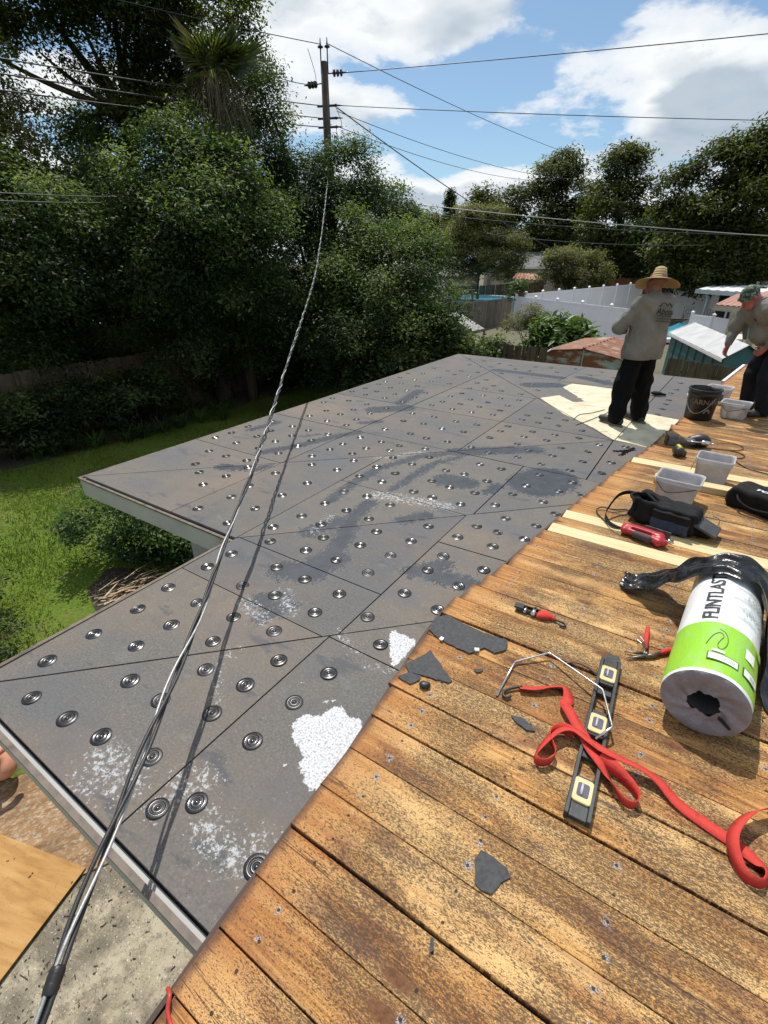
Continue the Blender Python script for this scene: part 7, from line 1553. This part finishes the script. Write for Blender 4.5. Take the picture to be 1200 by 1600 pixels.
# --- man in the straw hat: back view, turned to the left, arms folded in front
def person_straw():
    FZ = .002
    prims, at_, M_ = head((0, .03, 1.56), (0, 1, -.12))
    prims += [cap((0, .0, 1.36), (0, .02, 1.5), .06, .055)]
    prims += [cap((-.07, 0, .95), (-.08, -.01, 1.33), .1, .095), cap((.07, 0, .95), (.08, -.01, 1.33), .1, .095), cap((-.15, -.01, 1.36), (.15, -.01, 1.36), .05, .05)]
    EL = {}
    for s_ in (-1, 1):
        sh, el, wr = (s_ * .19, -.01, 1.36), (s_ * .30, .13, 1.10), (s_ * .06, .26 + .03 * s_, 1.09 + .03 * s_)
        prims += [cap(sh, el, .048, .042), cap(el, wr, .04, .03)]; EL[s_] = (sh, el, wr)
        prims += hand(wr, (-s_, .1, .05), (0, 1, .2), s_, .5)
        prims += [cap((s_ * .09, 0, .93), (s_ * .14, .01, .5), .085, .06), cap((s_ * .14, .01, .5), (s_ * .18, -.01, .09), .058, .04), cap((s_ * .18, -.03, .045), (s_ * .195, .15, .035), .04, .03)]
    body = sdf_obj('person', prims, M_SKIN, None, .008, .025)
    body.location = (-.655, 6.45, FZ); body.rotation_euler = (0, 0, R(146 - 90))
    tag(body, 'man in wide straw hat, grey shirt and black trousers standing on grey roof', 'person')
    sh_ = [cap((-.08, .0, .84), (-.09, -.012, 1.34), .168, .124), cap((.08, .0, .84), (.09, -.012, 1.34), .168, .124), ell((0, .05, 1.06), (.18, .15, .2)), cap((-.17, -.01, 1.37), (.17, -.01, 1.37), .072, .072), cap((0, -.01, 1.38), (0, .005, 1.44), .08, .066)]
    for s_ in (-1, 1):
        sh, el, wr = EL[s_]; sh_ += [cap(sh, el, .082, .07), cap(el, (wr[0] + s_ * .05, wr[1], wr[2]), .068, .05)]
    cutz = lambda V: np.where((V[:, 2] < .775)[:, None], np.stack([V[:, 0], V[:, 1], np.full(len(V), .775)], 1), V)
    sdf_obj('shirt', sh_, M_SHIRT, body, .009, .035, folds(1.0, .0065), cutz)
    tr_ = [cap((-.07, 0, .88), (.07, 0, .88), .115, .115)]
    for s_ in (-1, 1): tr_ += [cap((s_ * .09, .0, .84), (s_ * .145, .02, .5), .112, .106), cap((s_ * .145, .02, .5), (s_ * .185, -.005, .10), .107, .098)]
    sdf_obj('trousers', tr_, M_TROU, body, .01, .03, folds(2.2, .008))
    for s_ in (-1, 1):
        sdf_obj('shoe', [cap((s_ * .18, -.06, .055), (s_ * .195, .12, .045), .05, .046), ell((s_ * .198, .16, .045), (.05, .07, .04)), cap((s_ * .18, -.04, .06), (s_ * .18, -.03, .11), .05, .045), rbx((s_ * .19, .04, -.04), (.2, .3, .04), .001, sub=True, k=.004)], M_SHOE, body, .008, .02)
        m3 = MB(); m3.loft([[(s_ * .188 + .052 * math.sin(a) * (1 if math.cos(a) > 0 else .86), .04 + .175 * math.cos(a), z) for a in np.linspace(0, 2 * PI, 24, endpoint=False)] for z in (.0, .022)], True, True); m3.build('sole', M_SOLE, body)
    # straw hat
    hx, hy, hz = 0, .012, 1.59
    prf = [(.0, .165), (.045, .163), (.066, .148), (.08, .09), (.098, .02), (.102, .006), (.15, -.008), (.22, -.035), (.262, -.055), (.268, -.058), (.262, -.062), (.22, -.043), (.15, -.016), (.1, -.003), (.092, .0), (.0, .15)]
    m3 = MB(); m3.lathe(prf, 48)
    me = m3.mesh('straw_hat'); co = np.zeros(len(me.vertices) * 3); me.vertices.foreach_get('co', co); co = co.reshape(-1, 3); rr_ = np.hypot(co[:, 0], co[:, 1]); aa = np.arctan2(co[:, 1], co[:, 0])
    co[:, 2] += np.where(rr_ > .11, (rr_ - .11) * (.12 * np.sin(2 * aa + .6) + .08 * np.sin(3 * aa)), 0); me.vertices.foreach_set('co', co.ravel())
    m_, t, p = newmat('woven_straw'); oc = nd(t, 'ShaderNodeTexCoord').outputs['Object']; s = nd(t, 'ShaderNodeSeparateXYZ', {0: oc})
    rad = mt(t, 'SQRT', mt(t, 'ADD', mt(t, 'MULTIPLY', s.outputs[0], s.outputs[0]), mt(t, 'MULTIPLY', s.outputs[1], s.outputs[1])))
    wv = mt(t, 'SINE', mt(t, 'MULTIPLY', mt(t, 'ADD', rad, mt(t, 'MULTIPLY', s.outputs[2], .6)), 520.0)); n_ = nz(t, oc, 120, 3, .7)
    cc = mx(t, mt(t, 'MULTIPLY_ADD', wv, .25, .25), (.52, .36, .17), (.24, .13, .05)); cc = mx(t, rp(t, n_, [(.45, 0.0), (.65, .6)]), cc, (.62, .47, .26))
    tr = nd(t, 'ShaderNodeBsdfTranslucent', {'Color': cc}); setp(t, p, col=cc, rough=.7, nrm=bump(t, mt(t, 'ADD', wv, n_), .5, .004)); ms_ = nd(t, 'ShaderNodeMixShader', {0: .22, 1: p.outputs[0], 2: tr.outputs[0]}); t.links.new(ms_.outputs[0], t.nodes['Material Output'].inputs[0])
    o = link('straw_hat', me, m_, body); o.location = (hx, hy, hz); o.scale = (.83, .83, .78); o.rotation_euler = Matrix.Rotation(R(17), 3, Vector((-.64, .77, 0))).to_euler()
    # faded print across the shoulder blades
    M_PRINT = simple('faded_black_print', (.022, .021, .021), .8, .25, 30)
    def back_y(x, z): return -.012 - math.sqrt(max(.0, (.128 + .028 * (1.34 - z) / .48) ** 2 - max(0, abs(x) - .09) ** 2)) - .017
    V, F = text_mesh('Abcoa', .088, .0016, 1, .3); wt = max(v[0] for v in V); pv = []
    for x, y, z in V: X = -.12 + (x / wt) * .27; Z = 1.262 + y * 1.05 - .02 * (x / wt); pv.append((X, back_y(X, Z), Z))
    MB().add(pv, F).build('shirt_print', M_PRINT, body)
    m3 = MB(); rl = [(-.085, 1.335), (-.03, 1.372), (.02, 1.345), (.055, 1.362), (.1, 1.325)]; m3.tube([(x, back_y(x, z), z) for x, z in spline(rl, 5)], .005, 5); m3.build('shirt_print', M_PRINT, body)
    m3 = MB(); r0 = random.Random(2)
    for row in range(3):
        for k in range(9): x = -.1 + k * .026; z = 1.238 - row * .026 - .02 * k / 9; m3.add([(x + dx, back_y(x + dx, z + dz_) - .001, z + dz_) for dx, dz_ in ((0, 0), (r0.uniform(.012, .022), 0), (r0.uniform(.012, .022), .012), (0, .014))], [(0, 1, 2, 3)])
    m3.build('shirt_print', simple('greyed_print', (.06, .056, .053), .85, .3, 30), body)
    return body
person_straw()
# --- man bending at the right edge
def person_bend():
    prims = []
    hip = Vector((0, 0, .90)); shc = Vector((0, .36, 1.27)); hd = Vector((0, .50, 1.36))
    hp, at_, M_ = head(tuple(hd), (0, .62, -.78), (0, .78, .62)); prims += hp
    prims += [cap(tuple(shc), tuple(hd - Vector((0, .05, 0))), .06, .055)]
    prims += [cap((-.07, 0, .93), (-.08, .34, 1.24), .1, .095), cap((.07, 0, .93), (.08, .34, 1.24), .1, .095), cap((-.15, .36, 1.25), (.15, .36, 1.25), .05, .05)]
    A_ = {1: ((.19, .36, 1.26), (.25, .40, 1.0), (.20, .46, .80)), -1: ((-.19, .34, 1.24), (-.30, .20, 1.02), (-.17, .24, .84))}
    for s_, (sh, el, wr) in A_.items():
        prims += [cap(sh, el, .046, .04), cap(el, wr, .04, .029)]
        dv = Vector(wr) - Vector(el); prims += hand(wr, dv if s_ == 1 else (.25, .5, -.6), (.9 * s_, .3, .1), s_, .55)
        prims += [cap((s_ * .09, .0, .9), (s_ * .12, .07, .48), .085, .06), cap((s_ * .12, .07, .48), (s_ * .15, .0, .09), .058, .04), cap((s_ * .15, -.02, .045), (s_ * .17, .15, .035), .04, .03)]
    body = sdf_obj('person', prims, M_SKIN2, None, .007, .025)
    body.location = (.66, 7.66, DZ); body.rotation_euler = (0, 0, R(212 - 90))
    tag(body, 'man with green camouflage head cloth bending forward at the right edge', 'person')
    s2 = [cap((-.085, .0, .90), (-.095, .33, 1.24), .155, .135), cap((.085, .0, .90), (.095, .33, 1.24), .155, .135), ell((0, .22, 1.0), (.18, .13, .17)), cap((-.17, .35, 1.26), (.17, .35, 1.26), .075, .075), cap(tuple(shc), tuple(shc + Vector((0, .06, .04))), .08, .07)]
    for s_, (sh, el, wr) in A_.items():
        e2 = tuple(Vector(el).lerp(Vector(wr), .85)); s2 += [cap(sh, el, .08, .066), cap(el, e2, .064, .048)]
    sdf_obj('shirt', s2, M_SHIRT, body, .009, .035, folds(3.0, .0065))
    t2 = [cap((-.08, -.01, .88), (.08, -.01, .88), .135, .135)]
    for s_ in (-1, 1): t2 += [cap((s_ * .095, .0, .86), (s_ * .12, .08, .48), .118, .095), cap((s_ * .12, .08, .48), (s_ * .155, .01, .09), .094, .084)]
    sdf_obj('trousers', t2, M_JEAN, body, .01, .03, folds(4.2, .006))
    for s_ in (-1, 1):
        sdf_obj('shoe', [cap((s_ * .155, -.06, .055), (s_ * .17, .12, .045), .05, .046), ell((s_ * .173, .16, .045), (.05, .07, .04)), cap((s_ * .155, -.04, .06), (s_ * .155, -.03, .11), .05, .045), rbx((s_ * .16, .04, -.04), (.2, .3, .04), .001, sub=True, k=.004)], M_SHOE, body, .008, .02)
    m_, t, p = newmat('camouflage_cloth'); oc = nd(t, 'ShaderNodeTexCoord').outputs['Object']; n_ = nz(t, oc, 22, 2, .5, .8)
    setp(t, p, col=rp(t, n_, [(.4, (.022, .035, .02)), (.47, (.06, .11, .075)), (.55, (.2, .25, .19)), (.62, (.025, .03, .02))], 'CONSTANT'), rough=.8)
    sdf_obj('head_cloth', [ell(at_(0, -.015, .045), (.086, .104, .092), M=M_), ell(at_(0, .03, -.11), (.2, .3, .085), sub=True, k=.01, M=M_), cap(at_(-.07, .07, .045), at_(.07, .07, .045), .02, .02)], m_, body, .006, .012)
    sdf_obj('cloth_knot', [ell(at_(0, -.115, .03), (.025, .022, .022), M=M_), cap(at_(.01, -.12, .03), at_(.05, -.155, .05), .014, .012), cap(at_(-.01, -.12, .025), at_(-.04, -.15, -.02), .013, .01), cap(at_(.0, -.12, .03), at_(.02, -.16, -.01), .012, .01)], m_, body, .005, .008)
    m3 = MB(); c = Vector((-.07, .40, 1.13)); m3.add([c + Vector((math.cos(a) * .022, .01 * math.cos(a), math.sin(a) * .02)) for a in np.linspace(0, 2 * PI, 8, endpoint=False)], [tuple(range(8))]); m3.build('chest_print', simple('dark_print', (.03, .028, .03), .8), body)
    return body
person_bend()
